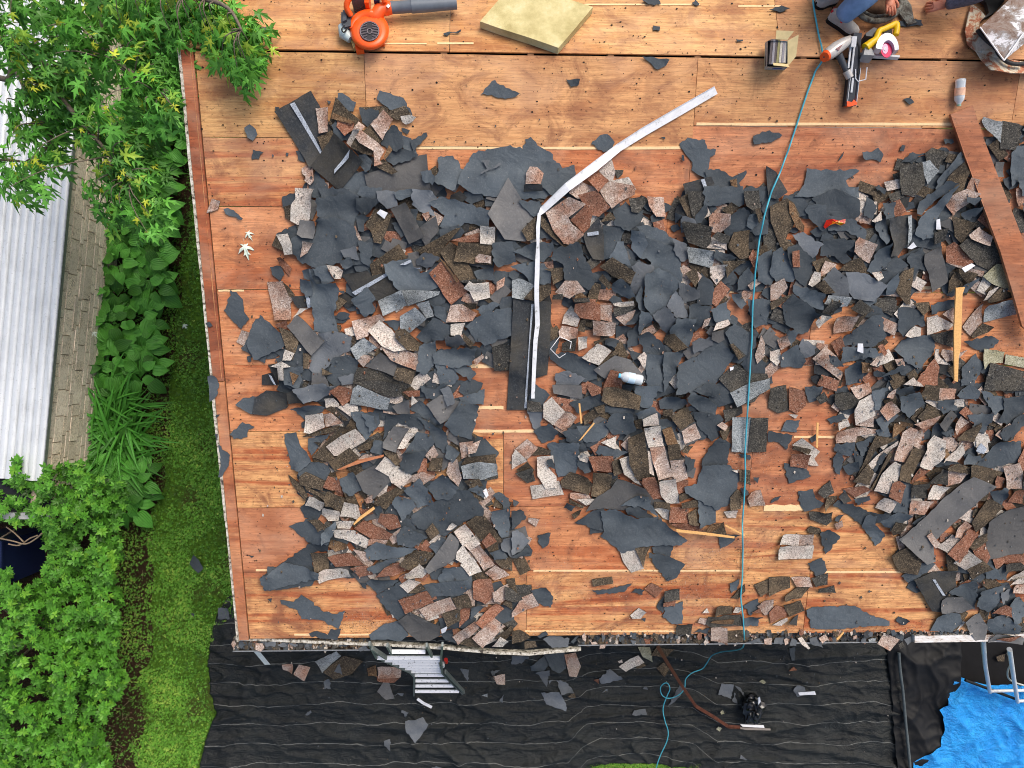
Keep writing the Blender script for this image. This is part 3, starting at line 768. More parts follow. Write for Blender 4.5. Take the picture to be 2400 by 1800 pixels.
# ---- lobed maple leaf
def maple_pts():
    h = [(0, 0), (.08, .03), (.36, -.12), (.22, .06), (.13, .14), (.40, .26), (.62, .60), (.30, .42), (.11, .36), (.13, .58), (.26, .80), (.10, .76), (0, 1.25)]
    return h + [(-x, y) for x, y in h[-2:0:-1]]
mp = maple_pts()
def maple(curl):
    v = [(0, .32, .0)] + [(x, y, -curl * (x * x + (y - .3) ** 2) + .06 * abs(x)) for x, y in mp]
    v += [(-.01, -.45, .12), (.01, -.45, .12)]
    n = len(mp); f = [(0, i + 1, (i + 1) % n + 1) for i in range(n)] + [(n + 1, n + 2, 1)]
    return v, f
MV = [maple(c) for c in (.25, .55, .9)]
MM = [mesh_of('maple_leaf', v, f, L_MAPLE, None, False) for v, f in MV]
T0 = Vector((-6.3, 4.3, 0))
maple_t = thing('maple_tree', T0, 'silver maple with lobed green leaves overhanging the shed and roof corner', 'tree')
mb = MB(); mb.tube(spline([T0, T0 + Vector((.1, -.1, 1.6)), T0 + Vector((.3, -.3, 3.4)), T0 + Vector((.2, -.3, 5.2)), T0 + Vector((.0, 0, 7))], 4), [.20 - .008 * i for i in range(17)], 10); mb.build('trunk', BARK, maple_t)
clusters = []      # (px, py, height)
cl_px = [(130,125,4.3),(245,130,4.4),(318,196,4.3),(400,240,4.2),(232,252,4.3),(25,30,4.5),(110,62,4.3),(330,40,4.3),(400,28,4.3),(470,20,4.4),(545,70,4.45),(566,132,4.5),(430,100,4.3),(515,30,4.3),(20,140,4.0),(62,200,3.9),(190,62,4.2),(285,62,4.2),(205,300,3.9),(290,330,4.0),(262,388,3.9),(232,400,3.8),(318,420,3.9),(30,312,3.8),(105,300,3.6),(140,285,3.6),(20,440,4.3),(62,392,3.9),(215,455,3.7),(262,470,3.8),(350,500,3.9),(345,545,3.9),(290,505,3.7),(232,490,3.5),(75,20,4.1),(150,15,4.0),(240,10,4.2),(300,110,4.0),(370,90,4.1),(360,150,4.1),(345,262,4.1),(150,180,3.7),(80,100,3.9),(195,190,3.8),(125,340,3.5),(270,270,3.9),(330,330,3.8),(15,240,3.7),(160,240,3.6),(25,80,4.2),(500,80,4.35),(60,420,3.8),(350,395,3.8),(452,60,4.3),(265,440,3.7),(520,128,4.45),(548,100,4.5),(482,62,4.4),(450,30,4.3),(402,80,4.2),(332,80,4.1),(582,95,4.5),(556,158,4.5),(575,140,4.5),(425,72,4.3),(385,225,4.2),(408,252,4.2),(372,262,4.1),(396,214,4.2),(150,225,3.8),(200,330,3.8),(350,40,4.2),(505,55,4.4),(180,120,4.1),(90,160,4.0)]
rm_ = random.Random(9)
for px, py, z in cl_px: clusters.append((px, py, z * .94, 26))
for k in range(24):
    px = rm_.uniform(-70, 370); py = rm_.uniform(-70, 190)
    if 240 < px < 330 and 20 < py < 90: continue
    clusters.append((px, py, rm_.uniform(2.9, 3.7), 22))
for k in range(4): clusters.append((rm_.uniform(-60, 50), rm_.uniform(270, 440), rm_.uniform(3, 3.6), 8))
leaves = []
tw = MB(); limbs = MB()
limb_paths = [[T0 + Vector((.2, -.3, 2.6)), flat(3.3).at(60, 120), flat(3.5).at(130, 215), flat(3.55).at(230, 330), flat(3.5).at(300, 420)],
              [T0 + Vector((.3, -.3, 3.2)), flat(3.7).at(120, -40), flat(3.7).at(228, 20), flat(3.6).at(235, 110)],
              [T0 + Vector((.3, -.3, 3.4)), flat(4.1).at(220, -60), flat(4.1).at(380, -20), flat(4.25).at(520, 10), flat(4.3).at(566, 70)],
              [T0 + Vector((.2, -.2, 2.9)), flat(3.2).at(-40, 160), flat(3.3).at(30, 160), flat(3.3).at(70, 245)],
              [flat(3.5).at(130, 215), flat(3.3).at(118, 290), flat(3.2).at(115, 340), flat(3.2).at(60, 380)],
              [flat(3.6).at(235, 110), flat(3.8).at(330, 190), flat(3.85).at(400, 235)]]
all_p = []
for lp in limb_paths:
    sp_ = spline(lp, 6); all_p += sp_[3:]
    mb = MB(); mb.tube(sp_, [.035 * (1 - .8 * i / len(sp_)) for i in range(len(sp_))], 6); mb.build('limb', BARK, maple_t)
for px, py, z, n in clusters:
    tip = flat(z).at(px, py)
    near = min(all_p, key=lambda p: (p - tip).length)
    mid = near.lerp(tip, .55) + Vector((0, 0, .10))
    tw.tube(spline([near, mid, tip], 3), [.007, .006, .005, .004, .0035, .003, .0025], 4)
    back = (tip - near); back.z = 0
    back = back.normalized() if back.length > .01 else Vector((1, 0, 0))
    for q in range(n):
        a = rm_.random() * 6.283; r = abs(rm_.gauss(0, .075)) + .012
        c = tip - back * rm_.uniform(0, .16) + Vector((math.cos(a) * r, math.sin(a) * r, rm_.uniform(-.10, .04) - r * .5))
        d = Vector((math.cos(a), math.sin(a), rm_.uniform(-1.3, -.2))) + back * .9
        young = r < .028 and c.z > tip.z - .06
        s = rm_.uniform(.07, .135) * (.5 if young else 1)
        up = Vector((rm_.uniform(-.4, .4), rm_.uniform(-.4, .4), 1))
        leaves.append((c.z + (c - CP).length * -.01, orient(c, d, up, s, rm_.uniform(-.5, .5)), .9 + .1 * rm_.random() if young else rm_.random() * .82, rm_.randrange(3)))
tw.build('twigs', BARK, maple_t, kind='stuff')
leaves.sort(key=lambda a: -a[0])
for z, m4, t_, k in leaves[:300]: put(MM[k], 'leaf', m4, maple_t)
rest = leaves[300:]
for k in range(3):
    rs = [r for r in rest if r[3] == k]
    mass('foliage', MV[k][0], MV[k][1], [r[1] for r in rs], [r[2] for r in rs], L_MAPLES, maple_t)

# fallen maple leaves showing their white undersides
L_WHITE = simple('maple_leaf_underside', srgb(206, 218, 204), .6, .3, var=.1)
mw = mesh_of('fallen_leaf', MV[1][0], MV[1][1], L_WHITE, None, False)
fl = [(573, 572, 0, .105, 'fallen maple leaf with white underside, lower of the pair on the left roof edge', ROOF, .015), (580, 543, .6, .06, 'small upturned white maple leaf above the larger fallen one on the roof', ROOF, .015),
      (218, 778, 1, .07, 'small pale fallen leaf caught on the hostas', GROUND, .5), (430, 760, 2, .07, 'pale fallen leaf lying on the dark lawn strip', GROUND, .03)]
for px, py, a, s, lab, sf, h in fl:
    o = bpy.data.objects.new('fallen_leaf', mw); COL.objects.link(o); o.matrix_world = orient(sf.at(px, py, h), (math.sin(a) * .5 + .2, -1, 0), (0.1, 0, 1), s); setp(o, lab, 'leaf', 'fallen maple leaves')

# ---- bright green shrubs: rosettes of pointed leaves
def rosette(n, seed):
    r = random.Random(seed); v, f = [], []
    for i in range(n):
        a = 6.283 * i / n + r.uniform(-.3, .3); L = r.uniform(.7, 1.1) * (1 if i < 5 else .6); el = r.uniform(-.1, .6); w_ = .24 * L
        d = Vector((math.cos(a) * math.cos(el), math.sin(a) * math.cos(el), math.sin(el))); sd_ = Vector((-math.sin(a), math.cos(a), 0))
        b = len(v); up = Vector((0, 0, .05 * i / n))
        v += [tuple(up), tuple(d * L * .45 + sd_ * w_ + up + Vector((0, 0, .07))), tuple(d * L + up - Vector((0, 0, .12))), tuple(d * L * .45 - sd_ * w_ + up + Vector((0, 0, .07))), tuple(d * L * .5 + up)]
        f += [(b, b + 1, b + 4), (b + 1, b + 2, b + 4), (b + 2, b + 3, b + 4), (b + 3, b, b + 4)]
    return v, f
RO = [rosette(6, 1), rosette(7, 2)]
ROM = [mesh_of('leaf_rosette', v, f, L_SHRUBO, None, False) for v, f in RO]
rs_ = random.Random(21)
gaps = [((58, 1285), 42, 58), ((168, 1415), 22, 9), ((10, 1440), 16, 14), ((75, 1530), 24, 14), ((105, 1580), 30, 9), ((60, 1600), 20, 16), ((90, 1635), 34, 12), ((200, 1275), 14, 22), ((215, 1570), 18, 8), ((45, 1700), 30, 14), ((140, 1690), 14, 10)]
def ingap(px, py):
    for (cx, cy), a, b in gaps:
        if ((px - cx) / a) ** 2 + ((py - cy) / b) ** 2 < 1 + .5 * pnoise(px * .05, py * .05): return True
    return False
shrubs = [
 ('upper bright green shrub spilling over the shed corner', [(-40, 1150), (10, 1150), (38, 1060), (62, 1066), (72, 1108), (110, 1092), (190, 1082), (215, 1120), (296, 1130), (298, 1190), (276, 1240), (262, 1262), (190, 1262), (150, 1240), (110, 1250), (90, 1232), (40, 1230), (-40, 1215)], 1.25, (150, 1180)),
 ('middle bright green shrub around the dark blue bin', [(-40, 1330), (30, 1340), (60, 1390), (95, 1350), (120, 1300), (95, 1250), (150, 1240), (190, 1262), (285, 1262), (290, 1300), (262, 1350), (290, 1400), (270, 1440), (282, 1460), (270, 1545), (294, 1580), (286, 1625), (200, 1640), (-40, 1560)], 1.2, (150, 1450)),
 ('lowest bright green shrub in the left bottom corner', [(-60, 1560), (100, 1570), (200, 1610), (286, 1625), (255, 1660), (240, 1720), (262, 1780), (250, 1870), (-60, 1870)], 1.1, (100, 1740))]
for lab, poly, hz, cc_ in shrubs:
    base = GROUND.at(*cc_); t = thing('shrub', base, lab, 'shrub', 'bright green shrubs')
    xs = [p[0] for p in poly]; ys = [p[1] for p in poly]; ms = []; singles = []
    cnt = int((max(xs) - min(xs)) * (max(ys) - min(ys)) / 30)
    for k in range(cnt):
        px = rs_.uniform(min(xs), max(xs)); py = rs_.uniform(min(ys), max(ys))
        if not inside(px + 9 * pnoise(px * .06, py * .06, 3), py + 9 * pnoise(px * .06, py * .06, 7), poly) or ingap(px, py): continue
        lump = pnoise(px * .022, py * .022, 4) * .40 + pnoise(px * .06, py * .06, 9) * .26
        depth = rs_.choice((0, 0, .04, .10, .22, .4))
        if pnoise(px * .035, py * .05, 14) < -.27: depth += .45
        if pnoise(px * .035, py * .05, 14) < -.36: continue
        z = max(.1, hz + lump - depth); p = flat(z).at(px, py)
        n_ = Vector((rs_.gauss(0, .35), rs_.gauss(0, .35), 1)); d = Vector((rs_.gauss(0, 1), rs_.gauss(0, 1), 0))
        s = rs_.uniform(.040, .062) * (1.2 if depth == 0 else 1.0); tint = min(1, max(0, rs_.gauss(.5, .22) + lump * .6))
        m4 = orient(p, d, n_, s); (ms.append((m4, tint, k % 2)) if (depth > 0 or len(singles) >= 95) else singles.append((m4, k % 2)))
    for m4, k in singles: put(ROM[k], 'leaf_rosette', m4, t)
    for k in range(2): mass('foliage', RO[k][0], RO[k][1], [m[0] for m in ms if m[2] == k], [m[1] for m in ms if m[2] == k], L_SHRUB, t)
    for q in range(9):
        a = rs_.random() * 6.283; e = base + Vector((math.cos(a) * .5, math.sin(a) * .5, hz - .2)); mb = MB()
        mb.tube(spline([base + Vector((math.cos(a) * .05, math.sin(a) * .05, 0)), base.lerp(e, .5) + Vector((0, 0, .2)), e], 4), [.018 - .0015 * i for i in range(9)], 5); mb.build('stem', BARK, t)
t = bpy.data.objects['shrub.001']
for pth in ([(0, 1262), (30, 1268), (60, 1275), (85, 1262), (98, 1250)], [(20, 1275), (45, 1278), (70, 1262), (88, 1255)], [(15, 1235), (35, 1250), (55, 1270)]):
    mb = MB(); mb.tube(spline([flat(1.0 + .05 * i).at(*p) for i, p in enumerate(pth)], 4), .009, 5); mb.build('bare_branch', simple('bare_branch', srgb(140, 122, 100), .9), t)

# lighter big leaved seedling sticking out of the hedge
L_SEED = leaf_mat('seedling_leaf', srgb(110, 168, 62), var=.2)
ov = [(0, 0, 0), (.25, .25, .03), (.32, .55, .02), (.2, .85, -.05), (0, 1, -.12), (-.2, .85, -.05), (-.32, .55, .02), (-.25, .25, .03), (0, .5, -.03)]
om = mesh_of('seedling_leaf', ov, [(i, (i + 1) % 8, 8) for i in range(8)], L_SEED, None, False)
c = flat(.9).at(268, 1590); t = thing('seedling', GROUND.at(262, 1590), 'pale green seedling with larger oval leaves at the shrub edge by the lawn', 'plant')
mb = MB(); mb.tube([t.location, c], .006, 5); mb.build('stem', BARK, t)
for q in range(9):
    a = -.6 + q * .42; put(om, 'leaf', orient(c + Vector((math.cos(a) * .02, math.sin(a) * .02, 0)), (math.cos(a), math.sin(a), .1), (0, 0, 1), rv.uniform(.10, .16)), t)

# ---- lawn: small clover and grass leaves (stuff)
lawn_poly = [(430, 100), (520, 100), (600, 1850), (300, 1850), (330, 1720), (322, 1600), (348, 1500), (342, 1400), (352, 1300), (340, 1230), (372, 1130), (392, 1000), (396, 800), (400, 620), (425, 400)]
LV, LF = [], []
for i in range(3):
    a = 2.094 * i; d = Vector((math.cos(a), math.sin(a), .25)); sdv = Vector((-math.sin(a), math.cos(a), 0))
    b = len(LV); LV += [(0, 0, .1), tuple(d * .6 + sdv * .42), tuple(d * 1.05), tuple(d * .6 - sdv * .42)]; LF += [(b, b + 1, b + 2, b + 3)]
GV = [(-.06, 0, 0), (.06, 0, 0), (.05, .15, .8), (-.02, .45, 1.3)]; GF = [(0, 1, 2, 3)]
rl = random.Random(31); A, B = [], []
tries = 0
while len(A) < 30000 and tries < 150000:
    tries += 1
    px = rl.uniform(240, 590); py = rl.uniform(100, 1850)
    if rl.random() > (.35 + .65 * min(1, py / 1100)): continue
    inn = inside(px, py, lawn_poly)
    if px > interp(TL, py) - 6 and py > 1440: continue
    p = GROUND.at(px, py); bare = pnoise(p.x * 1.8, p.y * 1.8, 6) + .5 * pnoise(p.x * 6, p.y * 6, 2)
    dens = 1 if bare < .12 else .30
    if py < 950: dens *= .75
    if px > 500 and 1370 < py < 1560: dens *= .6
    if not inn:
        dens = .5 if bare < -.02 else .16
        if px < 290 and py < 1100: dens = 0
    if rl.random() > dens: continue
    p.z = rl.uniform(.006, .035); tint = min(1, max(0, rl.gauss(.42, .22) - bare * .4 - (.18 if py < 950 else 0) + (.1 if py > 1300 else 0)))  # upper lawn darker: shade of eave and tree put into the leaf tint
    m4 = orient(p, (rl.gauss(0, 1), rl.gauss(0, 1), 0), (rl.gauss(0, .35), rl.gauss(0, .35), 1), rl.uniform(.008, .0175))
    A.append((m4, tint))
    if rl.random() < .8: B.append((orient(p, (rl.gauss(0, 1), rl.gauss(0, 1), 0), (0, 0, 1), rl.uniform(.015, .035)), tint))
for k in range(3500):
    px = rl.uniform(1370, 1640); py = rl.uniform(1788, 1830); p = GROUND.at(px, py)
    B.append((orient(p, (rl.gauss(0, 1), rl.gauss(0, 1), 0), (0, 0, 1), rl.uniform(.02, .045)), rl.random()))
    A.append((orient(p + Vector((0, 0, .02)), (rl.gauss(0, 1), rl.gauss(0, 1), 0), (0, 0, 1), .011), rl.random()))
mass('clover', LV, LF, [a[0] for a in A], [a[1] for a in A], L_GRASS, None)
mass('grass', GV, GF, [a[0] for a in B], [a[1] for a in B], L_GRASS, None)
# dry stalks and bits on the bare soil (stuff)
mb = MB()
for k in range(110):
    px = rl.uniform(250, 360); py = rl.uniform(1120, 1820); p = GROUND.at(px, py) + Vector((0, 0, .02)); a = rl.random() * 6.283; L = rl.uniform(.02, .12)
    mb.tube([p, p + Vector((math.cos(a) * L, math.sin(a) * L, .01))], .0025, 4, cap=False)
mb.build('dry_stalks', simple('dry_stalk', srgb(150, 126, 98), .9), kind='stuff')

# dark blue bin in the gap of the shrub
M_BIN = simple('dark_blue_plastic', srgb(20, 30, 62), .35, .5, var=.15)
c = GROUND.at(60, 1285); t = thing('waste_bin', c, 'dark blue plastic bin half hidden under the shrubs', 'bin')
mb = MB(); mb.box(c + Vector((0, 0, .4)), .50, .52, .8); mb.build('bin_body', M_BIN, t)
mb = MB(); mb.box(c + Vector((0, 0, .825)), .55, .56, .035); mb.box(c + Vector((-.05, 0, .848)), .05, .50, .012); mb.build('lid', M_BIN, t)
mb = MB(); mb.tube([c + Vector((-.24, -.30, .80)), c + Vector((.24, -.30, .80))], .014, 8); mb.build('handle', M_BIN, t)
# ================================================================ THINGS ON THE ROOF
ORANGE = simple('orange_plastic', srgb(246, 92, 26), .35, .5, var=.06)
DGREY = simple('dark_grey_plastic', srgb(70, 74, 80), .5, .4, var=.1)
MGREY = simple('mid_grey_plastic', srgb(104, 112, 120), .45, .4, var=.1)
BLACK = simple('black_rubber', srgb(26, 26, 28), .6, .3)
STEEL = simple('brushed_steel', srgb(206, 208, 210), .4, .5, .0, .12, 30)
MAGN = simple('cast_magnesium', srgb(200, 196, 190), .35, .5, .2, .12, 30)
WHITEP = simple('white_plastic', srgb(236, 236, 236), .45, .4, var=.04)
TANK = simple('translucent_tank', srgb(186, 200, 200), .3, .4, var=.08)

def lathe(mb, fr, cx, cy, prof, n=28, mi=0, ez=None):     # prof: (radius px, z m)
    vs = []
    for r, z in prof:
        for k in range(n):
            a = 6.2832 * k / n; vs.append(fr(cx + r * math.cos(a), cy + r * math.sin(a), z))
    m = len(prof); mb.add(vs, [(i * n + (k + 1) % n, i * n + k, (i + 1) * n + k, (i + 1) * n + (k + 1) % n) for i in range(m - 1) for k in range(n)], mi, True)
    mb.add(vs[-n:], [tuple(range(n))[::-1]], mi)
def poly_prism(mb, fr, pts, z1, z0, mi=0):
    mb.prism([fr(x, y, z1) for x, y in pts], fr.ez * (z0 - z1), mi)

# ---- leaf blower
fr = Frame(BACK, 868, 72)
t = thing('leaf_blower', fr.o, 'orange handheld leaf blower with grey nozzle tube lying on the far roof slope', 'leaf blower')
mb = MB(); pr = [(44, .012), (46, .05), (45, .09), (41, .115), (34, .125), (29, .128)]
lathe(mb, fr, 866, 72, pr)
for (x, y, a) in ((842, 108, 1), (890, 90, 1)):
    poly_prism(mb, fr, [(x - 11, y - 10), (x + 8, y - 8), (x + 10, y + 8), (x - 8, y + 10)], .05, .004)
mb.build('fan_housing', ORANGE, t)
mb = MB(); path = []; rr_ = []
for k in range(13):
    a = R_(180 + k * 9.5); R = 40 - k * .6; path.append(fr(866 + R * math.cos(a), 72 + R * math.sin(a), .075 + .002 * k)); rr_.append((.036 + .001 * k))
path += [fr(890, 24, .10), fr(905, 20, .10), fr(917, 18, .10)]; rr_ += [.050, .049, .046]
mb.tube(path, rr_, 12); mb.build('volute', ORANGE, t)
mb = MB(); lathe(mb, fr, 866, 73, [(24, .126), (23.5, .134), (22, .136)]); g = mb.build('intake_grille', simple('grille_back', srgb(46, 44, 48), .6), t)
mb = MB()
for k in range(11):
    y = 73 - 19 + k * 3.8; hw = math.sqrt(max(0, 22 ** 2 - (y - 73) ** 2)) - 1
    for s_ in (-1, 1):
        mb.tube([fr(866 + s_ * 6, y, .139), fr(866 + s_ * hw, y - 2, .139)], .0028, 4)
for k in range(8): 
    a = k * .785; mb.tube([fr(866 + 6 * math.cos(a), 73 + 6 * math.sin(a), .140), fr(866 + 6 * math.cos(a + .785), 73 + 6 * math.sin(a + .785), .140)], .004, 4)
mb.tube([fr(866 + 22 * math.cos(k * .3927), 73 + 22 * math.sin(k * .3927), .137) for k in range(17)], .004, 5)
mb.build('grille_bars', simple('grille_bar', srgb(122, 112, 116), .5), g)
mb = MB(); mb.tube([fr(914, 18.5, .10), fr(964, 15, .095), fr(966, 14.8, .095)], [.043, .043, .046], 20); mb.tube([fr(964, 15, .095), fr(1012, 12, .09), fr(1070, 8, .085)], [.048, .045, .041], 20); mb.build('nozzle_tube', MGREY, t)
mb = MB(); lathe(mb, fr, 910, 14, [(5, .14), (5, .151)], 4); mb.build('white_sticker', WHITEP, t)
mb = MB(); poly_prism(mb, fr, [(800, 28), (822, 32), (822, 60), (808, 64), (799, 50)], .12, .01); poly_prism(mb, fr, [(803, 24), (812, 22), (812, 46), (803, 50)], .14, .11); mb.build('air_filter_cover', DGREY, t)
mb = MB(); mb.tube(spline([fr(808, 60, .12), fr(801, 68, .12), fr(806, 76, .11), fr(814, 66, .11)], 4), .005, 6); mb.build('fuel_line', BLACK, t)
mb = MB(); mb.tube([fr(803, 62, .06), fr(808, 80, .06), fr(822, 92, .05)], [.035, .045, .03], 12); mb.build('fuel_tank', TANK, t)
mb = MB(); poly_prism(mb, fr, [(822, 94), (832, 90), (834, 108), (828, 112)], .04, .0); mb.build('warning_label', simple('label_stock', srgb(206, 190, 120), .6, var=.4, scale=120), t)
mb = MB(); mb.tube(spline([fr(822, 36, .13), fr(812, 16, .18), fr(820, -6, .22), fr(842, -22, .23), fr(870, -26, .22), fr(893, -14, .2), fr(902, 4, .16)], 5), .021, 10, flat_=1.1); mb.build('handle', ORANGE, t)
mb = MB(); mb.box(fr(842, 2, .10), .095, .07, .16, fr.ex, fr.ey, fr.ez); mb.build('engine_cover', simple('engine_grey', srgb(116, 116, 112), .6, var=.2, scale=60), t)
mb = MB(); mb.box(fr(862, 6, .12), .03, .09, .10, fr.ex, fr.ey, fr.ez); mb.build('engine_shroud', ORANGE, t)
mb = MB(); mb.box(fr(884, 2, .13), .04, .05, .05, fr.ex, fr.ey, fr.ez); mb.build('switch_block', simple('navy_plastic', srgb(30, 34, 70), .4), t)
mb = MB(); 
for q in range(4): mb.box(fr(833 + q * 6, 25 - q * 3.4, .142), .006, .008, .01, fr.ex, fr.ey, fr.ez)
mb.build('housing_slot', BLACK, t)

# ---- yellow insulation slab
ins = Mat('mineral_board', .95, .1); _p = ins.pos(); _a = ins.noise(_p, 6, 5, .65); _b = ins.noise(_p, 160, 3, .7)
ins.color(ins.mix(ins.rr(_b, .6, .75, 0, .3), ins.ramp(_a, [(.3, srgb(172, 158, 108)), (.55, srgb(204, 192, 142)), (.75, srgb(220, 212, 172))]), srgb(130, 116, 70))); ins.bump(_b, .5, .006)
fr = Frame(BACK, 1250, 60)
mb = MB(); c4 = [(1125, 50), (1309, 112), (1390, 16), (1204, -42)]
c4 = [(1125, 50), (1170, 66), (1240, 88), (1309, 112), (1350, 64), (1390, 16), (1300, -12), (1204, -42), (1164, 5)]
poly_prism(mb, fr, c4, .075, .008); mb.top('insulation_slab', ins.m, 'square yellow insulation slab lying across the open ridge gap', 'insulation board')

# ---- cardboard box with nail strips
CARD = simple('cardboard', srgb(228, 206, 152), .85, .15, var=.08, scale=30)
CARDP = simple('printed_cardboard', srgb(156, 164, 170), .8, .2, var=.14, scale=30)
fr = Frame(ROOF, 1830, 140)
t = thing('nail_box', fr.o, 'open cardboard box of nail strips standing on the ridge', 'box')
mb = MB(); hh = .15
A4 = [(1800, 95), (1845, 97), (1845, 158), (1798, 156)]
B4 = [(1793, 100), (1838, 104), (1838, 165), (1792, 163)]
for i in range(4):
    j = (i + 1) % 4
    mb.add([fr(*B4[i], .008), fr(*B4[j], .008), fr(*A4[j], hh), fr(*A4[i], hh)], [(0, 1, 2, 3), (3, 2, 1, 0)])
mb.build('box_side', CARDP, t)
mb = MB(); poly_prism(mb, fr, B4, .012, .006); mb.build('box_bottom', CARD, t)
for nm, q, zz in (('flap', [(1818, 92), (1846, 93), (1861, 73), (1820, 71)], (hh, hh, hh + .008, hh + .008)), ('flap', [(1846, 95), (1846, 156), (1866, 132), (1872, 81)], (hh, hh, hh + .01, hh + .01)), ('flap', [(1812, 147), (1846, 150), (1851, 157), (1813, 153)], (hh, hh, hh + .01, hh + .01))):
    mb = MB(); mb.prism([fr(x, y, z) for (x, y), z in zip(q, zz)], (0, 0, -.003)); mb.build(nm, CARD, t)
cl = [srgb(92, 84, 84), srgb(150, 146, 150), srgb(196, 190, 176), srgb(150, 144, 100)]
for k, (x, ci) in enumerate([(1802, 0), (1808, 1), (1813, 0), (1819, 3), (1825, 2), (1831, 1), (1836, 2), (1841, 0)]):
    mb = MB(); mb.box(fr(x, 124, .10), .016, .165 - (.02 if k > 3 else 0), .08, fr.ex, fr.ey, fr.ez); mb.build('nail_strip', simple('nail_strip_%s' % 'abcdefgh'[k], cl[ci], .5, .4, .3, .25, 200), t)
mb = MB(); mb.box(fr(1822, 161, .10), .07, .004, .012, fr.ex, fr.ey, fr.ez); mb.build('printed_line', simple('blue_ink', srgb(70, 90, 150), .6), t)

# ---- framing nailer
fr = Frame(ROOF, 1960, 150)
t = thing('nail_gun', fr.o, 'silver framing nail gun with orange cap connected to the blue air hose', 'nail gun')
mb = MB(); mb.tube([fr(1938, 129, .10), fr(1946, 124, .095), fr(1960, 113, .085), fr(1975, 103, .07), fr(1988, 95, .06), fr(1993, 88, .05)], [.042, .047, .048, .042, .034, .018], 16); mb.build('nailer_body', MAGN, t)
mb = MB(); mb.tube([fr(1932, 134, .125), fr(1938, 129.5, .10)], [.034, .041], 18); mb.build('end_cap', ORANGE, t)
mb = MB(); lathe(mb, fr, 1931, 134, [(2, .125), (2, .132)], 8); mb.build('exhaust_screw', BLACK, t)
mb = MB(); mb.tube([fr(1945, 112, .11), fr(1957, 136, .11)], .004, 6); mb.build('cap_joint', BLACK, t)
mb = MB(); poly_prism(mb, fr, [(1958, 114), (1976, 103), (1966, 119)], .142, .138); mb.build('badge', simple('dull_red_badge', srgb(150, 110, 110), .5), t)
mb = MB(); mb.tube([fr(1966, 128, .05), fr(1974, 146, .045), fr(1984, 166, .04), fr(1990, 174, .04)], [.026, .023, .021, .022], 12); mb.build('grip', DGREY, t)
mb = MB(); mb.tube([fr(1984, 166, .045), fr(1992, 182, .045)], [.029, .027], 12); mb.build('grip_end', MAGN, t)
mb = MB(); mb.box(fr(1997, 165, .030), .062, .50, .05, fr.ex, fr.ey, fr.ez); mb.build('magazine', simple('dark_magazine', srgb(48, 52, 60), .4, .5, .3), t)
mb = MB(); mb.box(fr(1999, 135, .062), .012, .24, .012, fr.ex, fr.ey, fr.ez); mb.box(fr(1991, 132, .062), .012, .16, .012, fr.ex, fr.ey, fr.ez); mb.box(fr(1997, 200, .058), .014, .10, .010, fr.ex, fr.ey, fr.ez); mb.box(fr(1986.5, 205, .030), .004, .26, .055, fr.ex, fr.ey, fr.ez); mb.box(fr(2008, 205, .030), .004, .26, .055, fr.ex, fr.ey, fr.ez); mb.build('magazine_rail', STEEL, t)
mb = MB(); mb.box(fr(1998, 99, .07), .035, .07, .05, fr.ex, fr.ey, fr.ez); mb.build('nose', STEEL, t)
mb = MB(); poly_prism(mb, fr, [(1985, 237), (1997, 239), (2001, 233), (2009, 240), (2009, 245), (1992, 250), (1985, 249)], .06, .008); mb.build('magazine_cap', ORANGE, t)
mb = MB(); mb.tube([fr(2005, 162, .06), fr(2005, 184, .06), fr(2011, 191, .06), fr(2029, 186, .06), fr(2032, 158, .06)], .0042, 7); mb.build('rafter_hook', WHITEP, t)
mb = MB(); mb.tube(spline([fr(2004, 96, .05), fr(2012, 110, .05), fr(2012, 150, .05), fr(2010, 175, .05)], 4), .010, 8); mb.build('contact_arm', BLACK, t)

# ---- circular saw
YEL = simple('yellow_plastic', srgb(242, 196, 20), .4, .5, var=.05)
fr = Frame(BACK, 2065, 100)
t = thing('circular_saw', fr.o, 'yellow cordless circular saw with a magenta blade lying beside the nail gun', 'circular saw')
mb = MB(); mb.prism([fr(2012, 130, .02), fr(2104, 136, .02), fr(2103, 141, .02), fr(2012, 134, .02)], fr.ez * .03); mb.build('base_plate', STEEL, t)
mb = MB(); mb.tube(spline([fr(2028, 112, .09), fr(2040, 102, .10), fr(2053, 92, .11), fr(2060, 74, .12), fr(2072, 68, .12), fr(2090, 60, .12), fr(2100, 56, .12), fr(2102, 66, .12), fr(2099, 82, .11)], 5), [.034 - .012 * min(1, i / 14) for i in range(41)], 10); mb.build('handle', YEL, t)
mb = MB(); poly_prism(mb, fr, [(2074, 70), (2090, 67), (2091, 78), (2070, 80)], .12, .09); mb.build('grip_insert', BLACK, t)
mb = MB(); poly_prism(mb, fr, [(2029, 78), (2048, 64), (2058, 68), (2052, 86), (2030, 84)], .10, .02); mb.build('battery', DGREY, t)
mb = MB(); poly_prism(mb, fr, [(2024, 128), (2028, 110), (2036, 106), (2046, 118), (2050, 130)], .10, .02); mb.build('motor_housing', simple('pale_grey_housing', srgb(150, 152, 154), .4), t)
mb = MB(); pts = []
for k in range(15):
    a = R_(185 + k * 12.5); pts.append((2080 + 27 * math.cos(a), 116 + 39 * math.sin(a)))
inner = [(2082 + 15 * math.cos(R_(185 + k * 12.5)), 118 + 24 * math.sin(R_(185 + k * 12.5))) for k in range(15)]
for k in range(14): mb.prism([fr(*pts[k], .13), fr(*pts[k + 1], .13), fr(*inner[k + 1], .13), fr(*inner[k], .13)], -fr.ez * .05)
mb.build('blade_guard', simple('pale_guard', srgb(206, 210, 222), .3, .5, .3), t)
